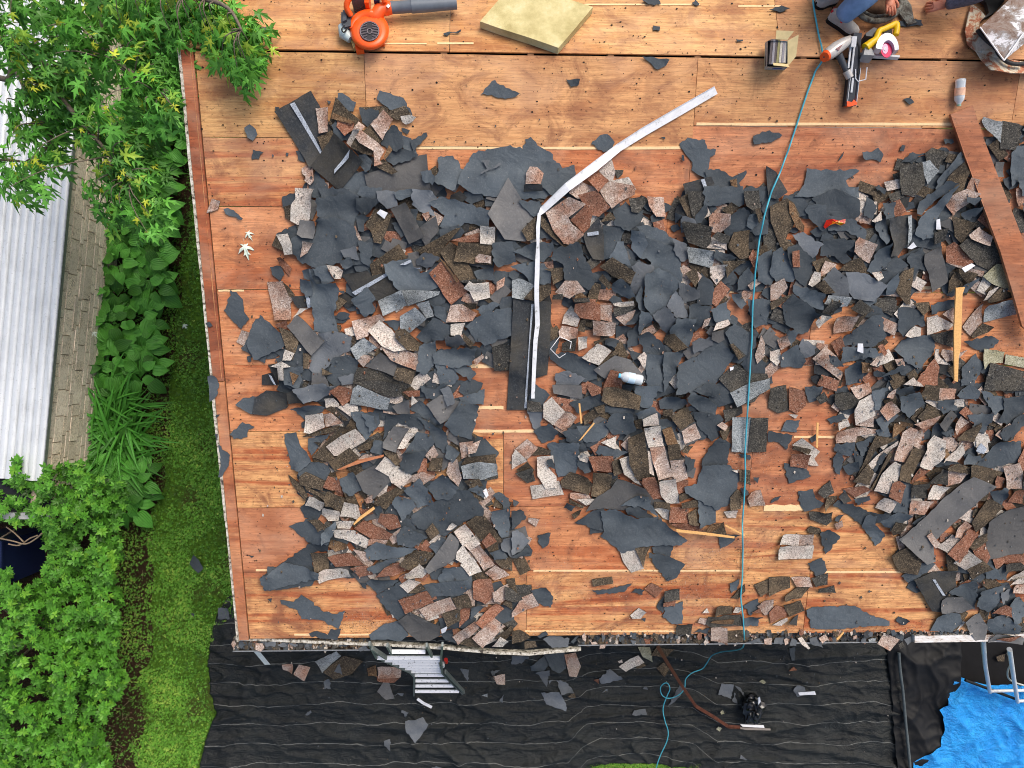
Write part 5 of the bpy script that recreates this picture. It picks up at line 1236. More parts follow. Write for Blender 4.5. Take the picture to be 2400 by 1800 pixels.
# ================================================================ TORN ROOFING: outlines read off the photograph
# "@ x y S" starts a tile whose corner is (x, y); numbers are tile pixels (3.687 per photograph pixel); S = R roof, G ground; one dark D outline left of a pale L draws its shadow
DEB = """
@ 600 0 R
F 0 235 155 250 120 290 30 290
F 170 925 205 930 200 955 172 950
F 615 870 650 880 635 905
F 1625 298 1770 278 1765 290 1630 312
F 1950 820 2010 750 2070 700 2110 740 2230 790 2268 810 2235 835 2150 852 2010 825
F -90 1110 -50 1080 0 1120 15 1165 0 1185 -20 1215 -60 1190
F -20 1295 65 1320 30 1370 -30 1375
F 265 1320 285 1325 280 1350 262 1345
F 350 1310 400 1310 415 1370 430 1400 370 1380
F 470 1600 530 1480 620 1600 640 1700 500 1700
F 1580 1370 1700 1355 1790 1470 1800 1520 1700 1640 1540 1560 1590 1480
F 1800 1500 1900 1330 2040 1300 2200 1265 2300 1300 2320 1220 2365 1200 2420 1270 2520 1320 2570 1400 2595 1500 2590 1600 2480 1700 2200 1700 1900 1660 1780 1580
F 2380 1480 2520 1400 2620 1420 2640 1460 2740 1430 2750 1500 2700 1650 2560 1680 2450 1600
f 1955 1390 2020 1385 2010 1420 2000 1460
f 1945 1495 2110 1410 2115 1425 1955 1505
F 780 1520 960 1480 1000 1580 960 1700 760 1680
S 960 1510 1190 1440 1300 1370 1470 1340 1490 1500 1510 1640 1190 1720 1000 1680
F 1430 1490 1520 1480 1550 1560 1530 1600 1450 1560
P 400 1460 440 1430 500 1450 515 1560 480 1600 430 1560 440 1530 405 1500
K 185 975 480 800 780 1330 480 1450
+W 305 905 345 890 580 1320 565 1340
D 545 1190 660 1130 700 1180 590 1330
F 720 815 780 830 860 885 840 960 700 970
D 640 1070 700 850 800 960 900 1040 860 1130 700 1150
F 665 1090 700 1045 740 1130 840 1170 800 1220 700 1200
R 720 1050 860 1070 850 1130 780 1180 710 1100
T 680 980 860 1060 840 1080 660 1030
F 1260 1110 1330 1130 1310 1160 1270 1140
F 1260 1170 1340 1200 1390 1330 1330 1340 1260 1260
F 1340 1220 1470 1150 1480 1180 1400 1260 1370 1310
D 905 930 1120 920 1190 1010 1000 960
F 905 940 1060 960 1060 1040 1000 1130 930 1060 910 990
F 1080 790 1190 830 1270 850 1345 985 1340 1010 1280 960 1160 950 1100 900 1055 860
D 1170 960 1290 920 1345 1000 1230 1040 1150 1000
L 1255 1010 1340 1000 1385 1020 1350 1060 1300 1080 1270 1060
F 1150 1320 1250 1280 1400 1340 1380 1360 1200 1430 1130 1380
F 1120 1120 1200 1090 1260 1150 1275 1250 1220 1310 1090 1250 1070 1180
D 930 1140 1000 1080 1110 1160 1100 1210 1070 1240
P 1000 1080 1110 960 1190 1040 1120 1160 1100 1210
K 820 1270 1040 1370 1030 1430 930 1380
L 795 1240 860 1130 910 1130 880 1230 830 1275
P 860 1130 900 1060 955 1100 930 1140
D 835 1280 880 1205 1020 1310 1010 1345 930 1330
P 880 1190 930 1140 1075 1250 1030 1310 910 1240
F 900 1350 960 1340 1010 1400 1000 1470 960 1490 910 1430
D 1040 1430 1110 1380 1240 1490 1180 1510 1080 1460
P 1030 1300 1080 1260 1120 1310 1080 1390 1110 1420 1040 1440
T 1120 1360 1160 1260 1190 1300 1130 1385
K 495 1440 690 1165 935 1400 740 1650
+W 690 1470 830 1300 815 1370 690 1505
P 525 945 630 935 635 1140 555 1155 540 1050
@ 1200 0 R
F 470 690 580 690 570 740 510 750
F 1130 480 1200 485 1345 525 1320 570 1255 600 1200 550
F 1125 30 1160 0 1250 -10 1275 50 1200 45
F 1550 40 1580 10 1615 45 1600 60
F 1215 232 1275 240 1270 275 1220 270
F 1935 350 1985 355 1990 365 1940 368
F 1280 1185 1320 1185 1320 1205
F 690 1245 760 1175 820 1165 880 1230 860 1290 790 1310
F 1455 1250 1520 1200 1660 1220 1680 1290 1750 1295 1740 1340 1700 1360 1690 1440 1660 1530 1600 1500 1550 1460 1560 1400 1500 1330
F 1460 1340 1480 1345 1485 1390 1465 1385
F 1670 1480 1790 1465 1900 1530 2010 1475 2015 1500 1950 1580 1960 1670 1700 1700
K 1470 1590 1700 1530 1725 1590 1650 1680 1480 1700
+W 1610 1555 1640 1548 1670 1650 1640 1655
T 1870 1560 1930 1545 1925 1620 1880 1610
F 2085 1180 2160 1140 2290 1150 2320 1170 2230 1230 2090 1245
P 120 1500 150 1445 210 1450 265 1500 240 1590 115 1590
K 100 1600 250 1600 255 1650 100 1659
B 870 1470 960 1470 950 1510 910 1540
@ 1800 0 R
F 10 95 110 60 175 90 100 115
F 1165 860 1220 850 1255 885 1210 905
F 1500 1205 1580 1200 1590 1230 1520 1245
F 795 1320 900 1310 940 1280 985 1340 960 1400 900 1375 810 1370
F 1130 1300 1150 1255 1180 1260 1160 1310
F 600 1395 650 1310 640 1350
F 320 1590 340 1460 460 1480 500 1465 560 1480 740 1465 770 1480 660 1560 680 1610 750 1610 740 1700 230 1690
F 890 1620 930 1600 990 1640 980 1680
K -20 1440 60 1490 150 1659 60 1720 -20 1700
F 2060 1330 2120 1270 2300 1290 2300 1450 2080 1600
B 1950 1180 2010 1050 2130 1080 2140 1160 2080 1300 1960 1290
G 1835 1050 1850 1015 1980 1060 1940 1240
F 2150 1130 2300 1000 2300 1210
D 2140 1190 2280 1230 2190 1260
F 1140 1410 1210 1330 1340 1330 1210 1400
F 1440 1290 1520 1280 1540 1310
D 1530 1330 1640 1350 1600 1420 1500 1400
B 1330 1330 1400 1280 1530 1330 1460 1400 1440 1480 1340 1400
F 1440 1560 1640 1290 1670 1380 1560 1490 1420 1700
D 1520 1530 1620 1410 1670 1500 1600 1700 1440 1700
P 1610 1720 1680 1540 1760 1560 1720 1720
G 1280 1410 1360 1390 1440 1480 1350 1590
B 1085 1460 1280 1410 1320 1590 1240 1690 1130 1680
F 850 300 1060 240 1120 200 1300 190 1315 235 1170 240 1010 250 900 310
@ 0 450 R
P 1795 180 1840 60 1910 80 1890 150
F 1945 150 1975 140 2105 225 2090 240 1960 190
F 1945 1020 1980 960 2000 850 2100 930 2110 1030 2155 1090 2090 1170 2010 1100
F 1785 1130 1820 1118 1845 1150 1820 1165
F 1812 1590 1870 1590 1900 1659 1880 1750 1820 1800
P 2050 1290 2100 1190 2180 1220 2140 1340
F 2140 1420 2180 1410 2175 1460 2150 1465
@ 0 900 R
F 2055 170 2110 120 2212 110 2320 60 2330 200 2180 250 2110 210
F 2000 430 2100 330 2200 370 2150 390 2140 450 2060 460
F 1895 530 1990 610 1980 700 1920 790 1895 790 1915 700
F 1875 260 1910 255 1878 285
F 1862 430 1890 425 1882 480
F 2145 1470 2200 1480 2180 1495
@ 600 450 R
F 560 -30 820 -20 800 30 700 70 590 60
F 930 -40 1100 -30 1070 90 1010 120 900 20
F 560 60 720 40 820 0 900 40 890 180 830 290 700 250 560 200
F 890 60 1070 60 1060 100 950 200 890 150
f 1060 0 1200 0 1230 120 1140 140 1080 80
F 1200 0 1360 -20 1350 40 1250 70
f 1360 -20 1500 -10 1580 70 1510 110 1550 200 1440 170 1360 110
F 1340 150 1400 150 1390 250 1350 230
F 1510 100 1620 50 1800 100 2000 160 1990 300 1800 260 1700 330 1600 290 1640 200
P 1440 190 1500 170 1510 210 1480 250
S 1440 290 1560 210 1585 330 1520 400 1480 480 1400 330
F 1180 270 1260 260 1300 350 1260 390
D 250 130 320 110 330 190 300 240 260 220
L 345 -30 515 -20 470 240 375 280 310 245 320 110 355 60
F 550 250 700 230 840 300 890 450 750 520 740 600 600 620 540 640 400 590 350 530 340 400 380 380 520 390
S 395 240 525 255 530 330 510 400 420 390 375 360
P 430 420 510 440 460 520 400 560
D 145 460 190 370 240 470 250 510
L 190 370 290 360 330 450 335 530 260 540 245 470
F 1600 320 1760 290 1800 340 1760 400 1600 420
F 420 680 560 650 680 760 600 790 550 800 430 740
F 510 660 620 630 680 760 600 790
L 640 620 720 640 760 680 740 745 690 740 660 690
R 190 570 230 560 310 660 290 720 220 640
F 130 650 220 640 250 710 210 770 150 710
D 245 770 340 890 290 920
P 105 780 245 770 290 900 330 920 300 960 310 1090 180 1095 130 900
K 320 900 480 895 490 990 370 1000 340 960
+W 445 900 480 895 485 990 455 1000
L 330 1080 390 1000 465 1000 400 1040
D 700 890 795 940 700 1030
F 490 670 540 800 700 790 720 860 710 900 680 1050 720 1200 590 1200 520 1180 490 900
F 390 750 490 770 500 880 440 900 390 830
F 720 845 775 850 765 875
R 175 1140 280 1100 290 1180 200 1170
F -110 1340 -20 1230 100 1300 80 1470 0 1440
F -20 1150 40 1070 140 1150 310 1300 80 1400 0 1430 -60 1300
D 215 1160 400 1230 330 1440 280 1360
f 500 1380 560 1220 700 1200 820 1240 830 1350 700 1420 560 1560 490 1500
D 420 1380 500 1390 470 1500 430 1500
S 290 1150 370 1060 600 1280 500 1390 430 1330
L 270 1350 350 1380 320 1440 250 1440
F 260 1500 430 1490 400 1659 280 1640
L 140 1500 240 1450 330 1490 260 1500 270 1600 210 1610 200 1510
T 320 1530 400 1560 350 1640
F 680 1430 800 1400 890 1450 860 1580 700 1659 640 1600
S 510 1540 600 1545 660 1650 500 1659
D 590 1500 680 1550 600 1560
f 735 1580 880 1560 870 1640 760 1650
K 60 1580 160 1550 210 1600 220 1659 60 1659
+W 130 1560 160 1570 200 1650 180 1640
F 880 210 1000 210 960 250 940 340 900 330
D 960 290 1040 150 1180 190 1150 290 1090 440 1030 430 1000 330
w 1060 180 1090 150 1150 180 1120 230
S 1180 150 1300 95 1460 380 1330 440 1250 290
F 900 420 1020 450 990 640 920 590
f 750 500 880 470 900 580 780 560
F 740 590 830 560 855 620 790 660
D 1400 500 1720 320 1770 310 1640 460 1590 600 1500 590
D 1000 620 1240 450 1310 570 1120 650 1150 690 1020 730
K 765 710 980 680 1010 720 1150 690 1280 830 1060 930 870 880
+W 840 860 1150 685 1160 710 870 885
f 1390 580 1470 520 1590 560 1520 640 1400 630
F 1130 620 1330 580 1420 700 1590 640 1590 800 1450 860 1320 880 1240 830 1150 700
W 1255 620 1340 580 1350 600 1300 625
W 1370 650 1430 650 1420 660
F 840 930 970 820 1040 920 1010 950 1030 1020 950 1070
G 1275 840 1590 850 1580 880 1320 980
G 1070 930 1270 840 1310 970 1110 1060
F 1100 1100 1240 1110 1270 1120 1200 1190
G 1390 960 1500 930 1540 1060 1480 1080
G 1250 1070 1380 990 1480 1080 1320 1220 1250 1170
F 1540 960 1640 990 1650 1120 1550 1050
F 1400 1240 1540 1080 1690 1150 1660 1240 1480 1310
G 830 1340 940 1250 1060 1330 980 1380 940 1440 880 1430
P 840 1110 1080 1050 1120 1100 1000 1180 980 1230 890 1260
P 895 1440 950 1390 1030 1410 940 1500
B 870 1560 900 1500 1060 1520 1250 1590 1340 1650 1250 1720 850 1700
S 960 1490 1090 1370 1220 1480 1220 1570
D 1230 1500 1390 1530 1350 1640 1200 1590
P 1100 1330 1220 1320 1300 1360 1420 1400 1390 1520 1260 1470 1180 1440
L 985 1190 1080 1100 1180 1190 1300 1350 1200 1360 1100 1310
D 1210 1190 1290 1180 1440 1310 1400 1360 1310 1350 1220 1250
D 1600 520 1680 430 1760 480 1900 740 1770 760 1660 620
R 1505 700 1620 590 1830 850 1690 960 1640 900 1600 830
T 1590 560 1640 600 1750 750 1740 770
R 1700 410 1930 350 1930 430 1800 430
D 1760 430 2050 460 2040 630 1720 590
P 1900 560 1930 530 2030 550 2030 610 1900 600
L 1940 290 2065 300 2060 450 1940 440
F 1890 680 2040 650 2060 760 1920 740
B 1760 760 1900 740 2000 760 1870 790
L 1800 820 1850 760 1880 780 2010 770 2020 900 1890 930 1850 850
D 1750 960 1910 950 1900 1000 1830 1010
P 1650 1110 1690 970 1780 960 1910 1040 1870 1100 1820 1110
L 1690 1130 1810 1120 1780 1200 1790 1250 1690 1220
F 1900 1000 2040 940 2100 960 1980 1060
F 1830 1150 2000 1020 2190 1000 2240 1200 1980 1310 1900 1260
D 1790 1200 1890 1300 1850 1330 1800 1280
F 2050 440 2210 430 2240 600 2100 640 2050 580
P 2080 770 2150 730 2140 800 2080 840
S 2010 190 2180 -110 2400 250 2330 270 2360 380 2320 420 2150 400
F 1400 1520 1420 1330 1550 1280 1560 1440 1480 1550
f 1640 1240 1760 1220 1810 1290 1730 1350 1650 1320
F 1560 1480 1700 1480 1750 1600 1700 1650 1600 1650
F 1700 1510 1810 1490 1900 1560 1850 1620
F 1550 1380 1700 1340 1900 1340 1860 1480 1700 1500 1550 1460
P 1880 1440 1960 1390 1970 1420 1900 1490
B 2040 1330 2180 1290 2230 1530 2060 1530
@ 1200 450 R
K 15 935 332 960 322 1280 300 1570 195 1600 195 1862 -37 1862
+W 165 960 185 960 150 1320 125 1860 105 1860
F 60 80 230 80 250 180 180 210 120 150
D 80 330 200 210 200 400 130 420
F 20 510 200 430 340 440 350 500 270 600 200 590
F 0 640 200 600 330 660 320 780 180 800 120 720
G 0 760 60 740 190 800 100 920 0 900
D 100 910 190 810 320 790 330 870 240 940
F 780 290 960 320 920 430 830 560 770 580 780 400
F 870 170 980 90 1060 170 1120 160 1100 240 1050 290 1000 330 880 280
K 610 370 740 220 780 380 775 580 690 570 640 480
+W 640 350 735 335 740 365 645 380
D 240 190 350 320 420 440 510 460 440 470 330 380 250 300
L 750 -180 860 -280 890 -170 870 -100 1000 -130 1060 -20 960 -10 830 -100
P 740 -20 840 -90 1050 -50 1050 20 930 80 850 140
P 490 10 560 -100 740 -20 720 60 560 60
R 560 30 720 -10 830 130 740 210 650 190 600 90
R 640 -110 730 -180 820 -100 730 0
R 620 120 680 190 660 300 610 350 500 240
P 290 180 480 50 620 110 480 220 500 260 600 370 520 450 350 320
P 430 290 500 270 605 360 500 450 440 440 350 330
D 750 260 830 170 880 230 800 250
B 1000 60 1130 40 1140 100 1080 180 1020 170
P 1150 40 1300 50 1310 210 1230 210 1170 120
D 1420 60 1490 20 1540 230 1510 250
B 1480 0 1640 0 1630 130 1560 240 1530 200
F 1640 -40 1970 -40 1980 100 1930 130 1850 90 1750 120 1640 120
F 1560 270 1560 200 1640 110 1660 180 1610 260
F 1390 180 1450 200 1400 270
f 1450 210 1540 230 1560 280 1440 300
D 1870 90 1930 130 1870 200 1800 160
F 1860 210 1960 140 2020 190 1990 300 1860 400 1820 330
P 1670 220 1710 180 1850 190 1845 280 1770 360 1700 330
F 2010 200 2100 180 2110 260 2050 320 2000 290
B 1980 0 2110 -10 2120 130 2040 160 1990 120
D 2050 150 2100 140 2130 230 2100 270
L 1720 450 1835 440 1840 500 1800 480
F 1060 300 1150 290 1300 340 1370 400 1470 470 1400 540 1200 450 1120 370
F 1120 400 1380 480 1430 600 1440 750 1390 830 1300 700 1200 660 1190 600 1100 560 1140 480
F 1010 330 1110 350 1150 440 1090 560 1020 480
f 1370 400 1490 450 1520 570 1440 590 1400 540
B 1440 270 1460 255 1700 300 1690 430 1640 480 1500 430
G 1490 470 1730 510 1720 610 1700 650 1510 600
B 1700 380 1750 340 1860 380 1850 440 1780 430
D 1850 450 1890 350 2020 330 2010 560 1940 570 1850 480
F 1730 490 1900 560 1800 620 1720 560
L 1690 640 1820 620 1810 720 1740 790 1690 720
D 1790 590 1970 590 1830 730 1810 640
F 1590 740 1620 700 1710 790 1700 960 1580 950
P 1560 700 1580 680 1620 720 1570 790
D 1480 700 1560 650 1590 740 1560 810
F 830 560 900 430 950 430 980 560 1000 620 900 610
f 1010 640 1080 600 1200 640 1220 750 1140 780 1090 900 1000 810 1040 700
D 750 640 850 560 1035 680 1000 780 860 720
F 860 790 920 740 1000 810 1050 900 1000 910 870 850
D 740 750 770 700 850 800 820 830
D 270 660 440 650 430 750 350 790 330 680
F 360 500 560 440 620 570 680 700 690 780 640 830 600 800 450 740 440 620 340 570
P 370 860 450 760 550 760 620 850 530 880 490 910
B 350 880 430 870 430 920 340 920
T 540 880 590 860 640 900 650 940 520 930
B 520 910 650 900 660 940 530 940
L 450 1060 500 970 530 1010 580 1090 560 1160 430 1130
P 740 970 850 970 850 1110 750 1090
R 530 950 690 940 750 970 750 1100 590 1080 530 1020
L 860 950 1030 930 1040 970 960 990 870 970
P 880 1070 1050 1010 1020 1110 970 1150
B 860 990 1050 970 970 1040 870 1060
P 690 1100 880 1120 880 1210 850 1235 700 1230
D 560 1190 590 1100 630 1090 620 1200
P 400 1200 430 1150 560 1170 550 1290 410 1250
B 430 1300 510 1260 550 1250 540 1370 430 1370
D 750 1470 880 1355 910 1380 780 1490
D 700 1290 830 1240 720 1330
L 560 1240 640 1235 645 1340 570 1360
F 330 1400 480 1380 600 1420 720 1500 720 1600 600 1620 450 1520 340 1440
L 600 1420 730 1300 780 1320 845 1360 740 1480 650 1450
F 810 1300 930 1250 870 1330
f 380 1560 480 1540 620 1600 560 1659 380 1659
F 990 1210 1080 1130 1090 1310 990 1330
F 1050 900 1100 800 1120 960 1140 1010 1080 1000
F 1130 720 1230 660 1340 700 1430 780 1400 830 1300 980 1200 1050 1130 960
f 1420 780 1460 780 1590 840 1590 900 1480 950 1420 860
f 1320 970 1390 850 1460 940 1500 1060 1400 1070
f 1200 1050 1300 980 1400 1080 1330 1210 1280 1170
F 970 1130 1090 1020 1090 1100 1010 1130
F 1090 1010 1160 1030 1190 1090 1090 1220 1080 1100
F 1510 980 1540 960 1690 980 1680 1070 1580 1190 1500 1080
F 1690 1010 1820 940 1870 1090 1740 1110
P 1640 1090 1690 1070 1670 1140 1620 1170
F 1350 1190 1400 1080 1560 1090 1540 1250 1500 1340 1400 1270
D 1310 1230 1380 1210 1500 1330 1400 1370 1310 1300
F 1720 1290 1780 1290 1890 1400 1850 1480 1780 1580 1700 1700 1400 1700 1440 1480 1600 1400
f 1530 1280 1700 1240 1710 1310 1560 1380
S 1700 1200 1800 1180 1810 1260 1760 1290 1700 1260
L 1710 1180 1740 1120 1840 1090 1860 1130 1790 1160
F 1820 1200 1900 1130 2080 1240 2080 1330 2000 1390 1890 1340
F 980 1340 1070 1380 1120 1400 1040 1440
F 1080 1240 1170 1200 1260 1270 1320 1360 1300 1440 1150 1400
F 1140 1400 1290 1400 1290 1700 1160 1700
F 1290 1380 1460 1380 1300 1700 1290 1500
L 1070 1420 1130 1370 1150 1400 1130 1510
S 700 1520 880 1400 1010 1440 1100 1550 1130 1600 950 1560 800 1600
R 800 1620 840 1520 940 1540 930 1680 770 1700
B 1840 1300 1900 1310 2000 1400 1940 1440
D 1850 1300 1880 1290 1970 1400 1930 1430
B 1770 1600 1910 1480 2050 1560 2180 1560 2212 1640 2080 1800 1980 1820
F 1940 750 2020 650 2060 700 2110 740 2000 830 1930 840
F 1880 880 1960 870 2010 960 1960 1000 1900 930
F 2020 930 2212 930 2180 1130 2080 1160
R 2010 560 2050 490 2110 560 2070 650
P 2130 640 2212 550 2212 640 2120 720
P 2020 800 2110 740 2180 700 2150 780 2050 840
P 2080 1400 2130 1230 2160 1290 2170 1400 2100 1470
w 1860 1500 1895 1495 1890 1520 1865 1530
@ 1800 450 R
F -120 560 0 500 60 700 0 800 -100 760
D 0 130 140 60 200 100 250 200 140 400 210 450 110 510 0 250
T 150 80 200 110 230 200 300 290 290 350 220 300 160 180
F 600 -30 720 -30 700 90 620 60
F 370 60 560 -20 740 70 750 180 700 240 480 200
F 790 170 820 40 900 120 860 230 780 200
F 480 200 700 240 800 330 790 420 640 330 500 330
F 300 160 330 120 470 110 480 290 440 330 370 260
F 450 420 620 400 720 430 600 560 430 540
f 200 370 290 350 440 450 360 560 300 530
F 0 520 80 480 200 580 210 660 180 760 50 760 0 700
F 130 490 230 460 340 560 350 690 280 800 210 740
R 170 510 240 500 240 640 180 640
P 710 430 740 390 890 450 840 610 770 570 710 510
D 350 600 470 560 560 620 430 760
P 410 700 460 590 560 620 550 650 480 690 420 720
L 310 790 360 680 410 690 410 760 350 810
D 580 670 680 590 760 560 840 700 700 680
F 890 250 1000 230 1000 400 960 440 900 330
L 850 250 940 170 950 240 880 260
P 735 240 780 230 800 260 750 270
R 1045 100 1130 110 1130 205 1050 210
F 960 100 1060 90 1040 210 970 230
F 820 670 900 500 1000 440 1010 590 940 660 860 700
K 1005 230 1205 200 1195 410 1140 480 1090 540 1015 550
+G 1170 210 1205 200 1195 410 1165 470
w 1160 480 1210 430 1250 470 1200 490
F 1260 180 1290 80 1400 0 1470 -80 1540 -60 1300 190
P 1470 80 1540 20 1640 -20 1740 20 1620 140 1560 200
F 1230 350 1290 210 1390 130 1480 0 1540 -40 1420 220 1380 380 1300 400
F 1640 50 1800 60 1830 100 1760 130 1640 90
F 1620 180 1720 140 1790 130 1750 210 1660 240
S 1400 270 1520 230 1600 320 1580 360 1490 310
w 1400 240 1430 230 1440 320 1400 320
D 1530 210 1740 270 1640 440 1570 380
R 1510 470 1560 430 1680 510 1710 600 1650 640 1510 600
B 1610 460 1680 400 1850 460 1950 380 2010 610 1900 680 1760 620 1690 560
P 1680 370 1760 300 1890 380 1850 460 1700 400
B 1380 350 1490 310 1480 420 1400 450
S 1320 540 1450 470 1530 770 1390 855 1350 700 1310 620
D 1530 770 1580 690 1650 780 1540 870
P 1510 610 1640 640 1820 680 1810 730 1700 690
O 1800 720 1930 620 2030 630 2070 850 1900 790
D 1590 660 1760 700 1700 790 1600 700
w 1610 650 1700 610 1730 630 1640 685
F 1540 880 1700 770 1760 740 1690 860 1560 900
F 1160 570 1290 480 1280 600 1220 740 1190 650
D 1050 770 1120 680 1210 650 1200 960 1160 960 1080 850
F 840 860 980 790 950 880 850 990 800 930
F 980 800 1060 690 1080 760 1050 870 990 880
f 640 690 790 700 970 800 880 930 720 910 670 850
f 425 750 530 650 640 740 660 890 550 900 460 810
L 850 690 930 680 950 730 900 760
D 350 800 430 750 540 860 460 870
F 190 800 440 870 430 1000 340 980 200 870
G 440 950 470 880 680 900 660 980 560 990
B 420 1030 500 920 580 950 540 1060
F 110 980 180 880 330 980 400 1060 330 1200 260 1210 140 1130
P 0 800 110 740 140 820 60 920 0 930
D -10 950 180 860 60 980 0 1010
L 370 1110 420 1050 530 1070 420 1170
B 690 1000 760 920 880 1010 800 1060
D 700 1110 820 1040 760 1150 720 1180
P 550 1080 740 1060 700 1190 560 1220
F 620 1270 860 1070 940 1060 980 1240 880 1320 640 1310
R 530 1300 610 1240 640 1330 590 1420
F 620 1330 890 1340 920 1400 760 1440 620 1480
w 750 1300 790 1300 790 1380 745 1365
R 910 1320 960 1300 985 1370 960 1400
F 150 1180 250 1210 190 1320 150 1290
P 60 1270 130 1220 180 1310 100 1360
L 0 1370 80 1350 110 1440 60 1490 0 1440
f 250 1330 290 1260 390 1330 360 1400 270 1440
F 100 1390 230 1310 300 1450 280 1510 100 1500
F 460 1400 560 1400 630 1500 560 1500
P 360 1430 470 1330 560 1410 480 1390 500 1460 630 1550 600 1610
F 640 1520 760 1450 800 1560 780 1640 660 1650
T 760 1450 870 1470 860 1540 780 1550
P 830 1470 890 1420 920 1440 890 1490
P 1050 1430 1120 1420 1125 1480 1070 1480
F 1070 1350 1200 1260 1430 1230 1410 1380 1270 1500 1160 1460
F 1100 1000 1160 990 1330 1030 1330 1150 1250 1150 1150 1240 1100 1180
L 1150 1230 1240 1150 1300 1170 1300 1240 1200 1250
D 1210 950 1380 950 1390 1010 1320 1060
F 1390 970 1600 920 1610 1000 1400 1050
L 1450 1070 1600 1140 1540 1190 1480 1170
L 1345 1080 1440 1060 1490 1180 1360 1230
P 1480 1050 1560 990 1660 1080 1610 1140
B 1380 1230 1590 1180 1590 1340 1430 1290
P 1670 1160 1820 960 1840 1120 1740 1240
L 1820 930 1860 850 1940 810 1860 920
D 1830 930 1950 820 2080 880 2070 910 1860 950
G 1845 970 2090 910 2130 1050 1850 1120
D 1740 1240 1830 1130 1920 1160 1880 1210 1760 1260
F 1680 1290 1900 1240 1980 1280 1880 1390 1760 1340
L 1410 1470 1420 1350 1450 1350 1460 1420 1540 1480
P 1460 1390 1480 1350 1640 1380 1700 1360 1600 1440 1500 1450
R 1230 1620 1270 1550 1400 1430 1440 1500 1420 1650 1300 1659
L 1120 1640 1200 1580 1290 1659
F 940 1580 1100 1470 1130 1510 1030 1560
F 1650 1500 1780 1400 1830 1500 1740 1659 1640 1659
O 1850 1350 2030 1380 2010 1470 1890 1470 1840 1520 1830 1440
O 2040 1400 2212 1430 2330 1440 2330 1540 2030 1480
B 1890 1465 2212 1550 2330 1560 2330 1700 1840 1700
P 2100 -30 2180 -20 2200 100 2140 120
F 2160 100 2300 120 2300 260 2200 260
F 2120 -120 2300 -100 2300 20 2160 30
"""
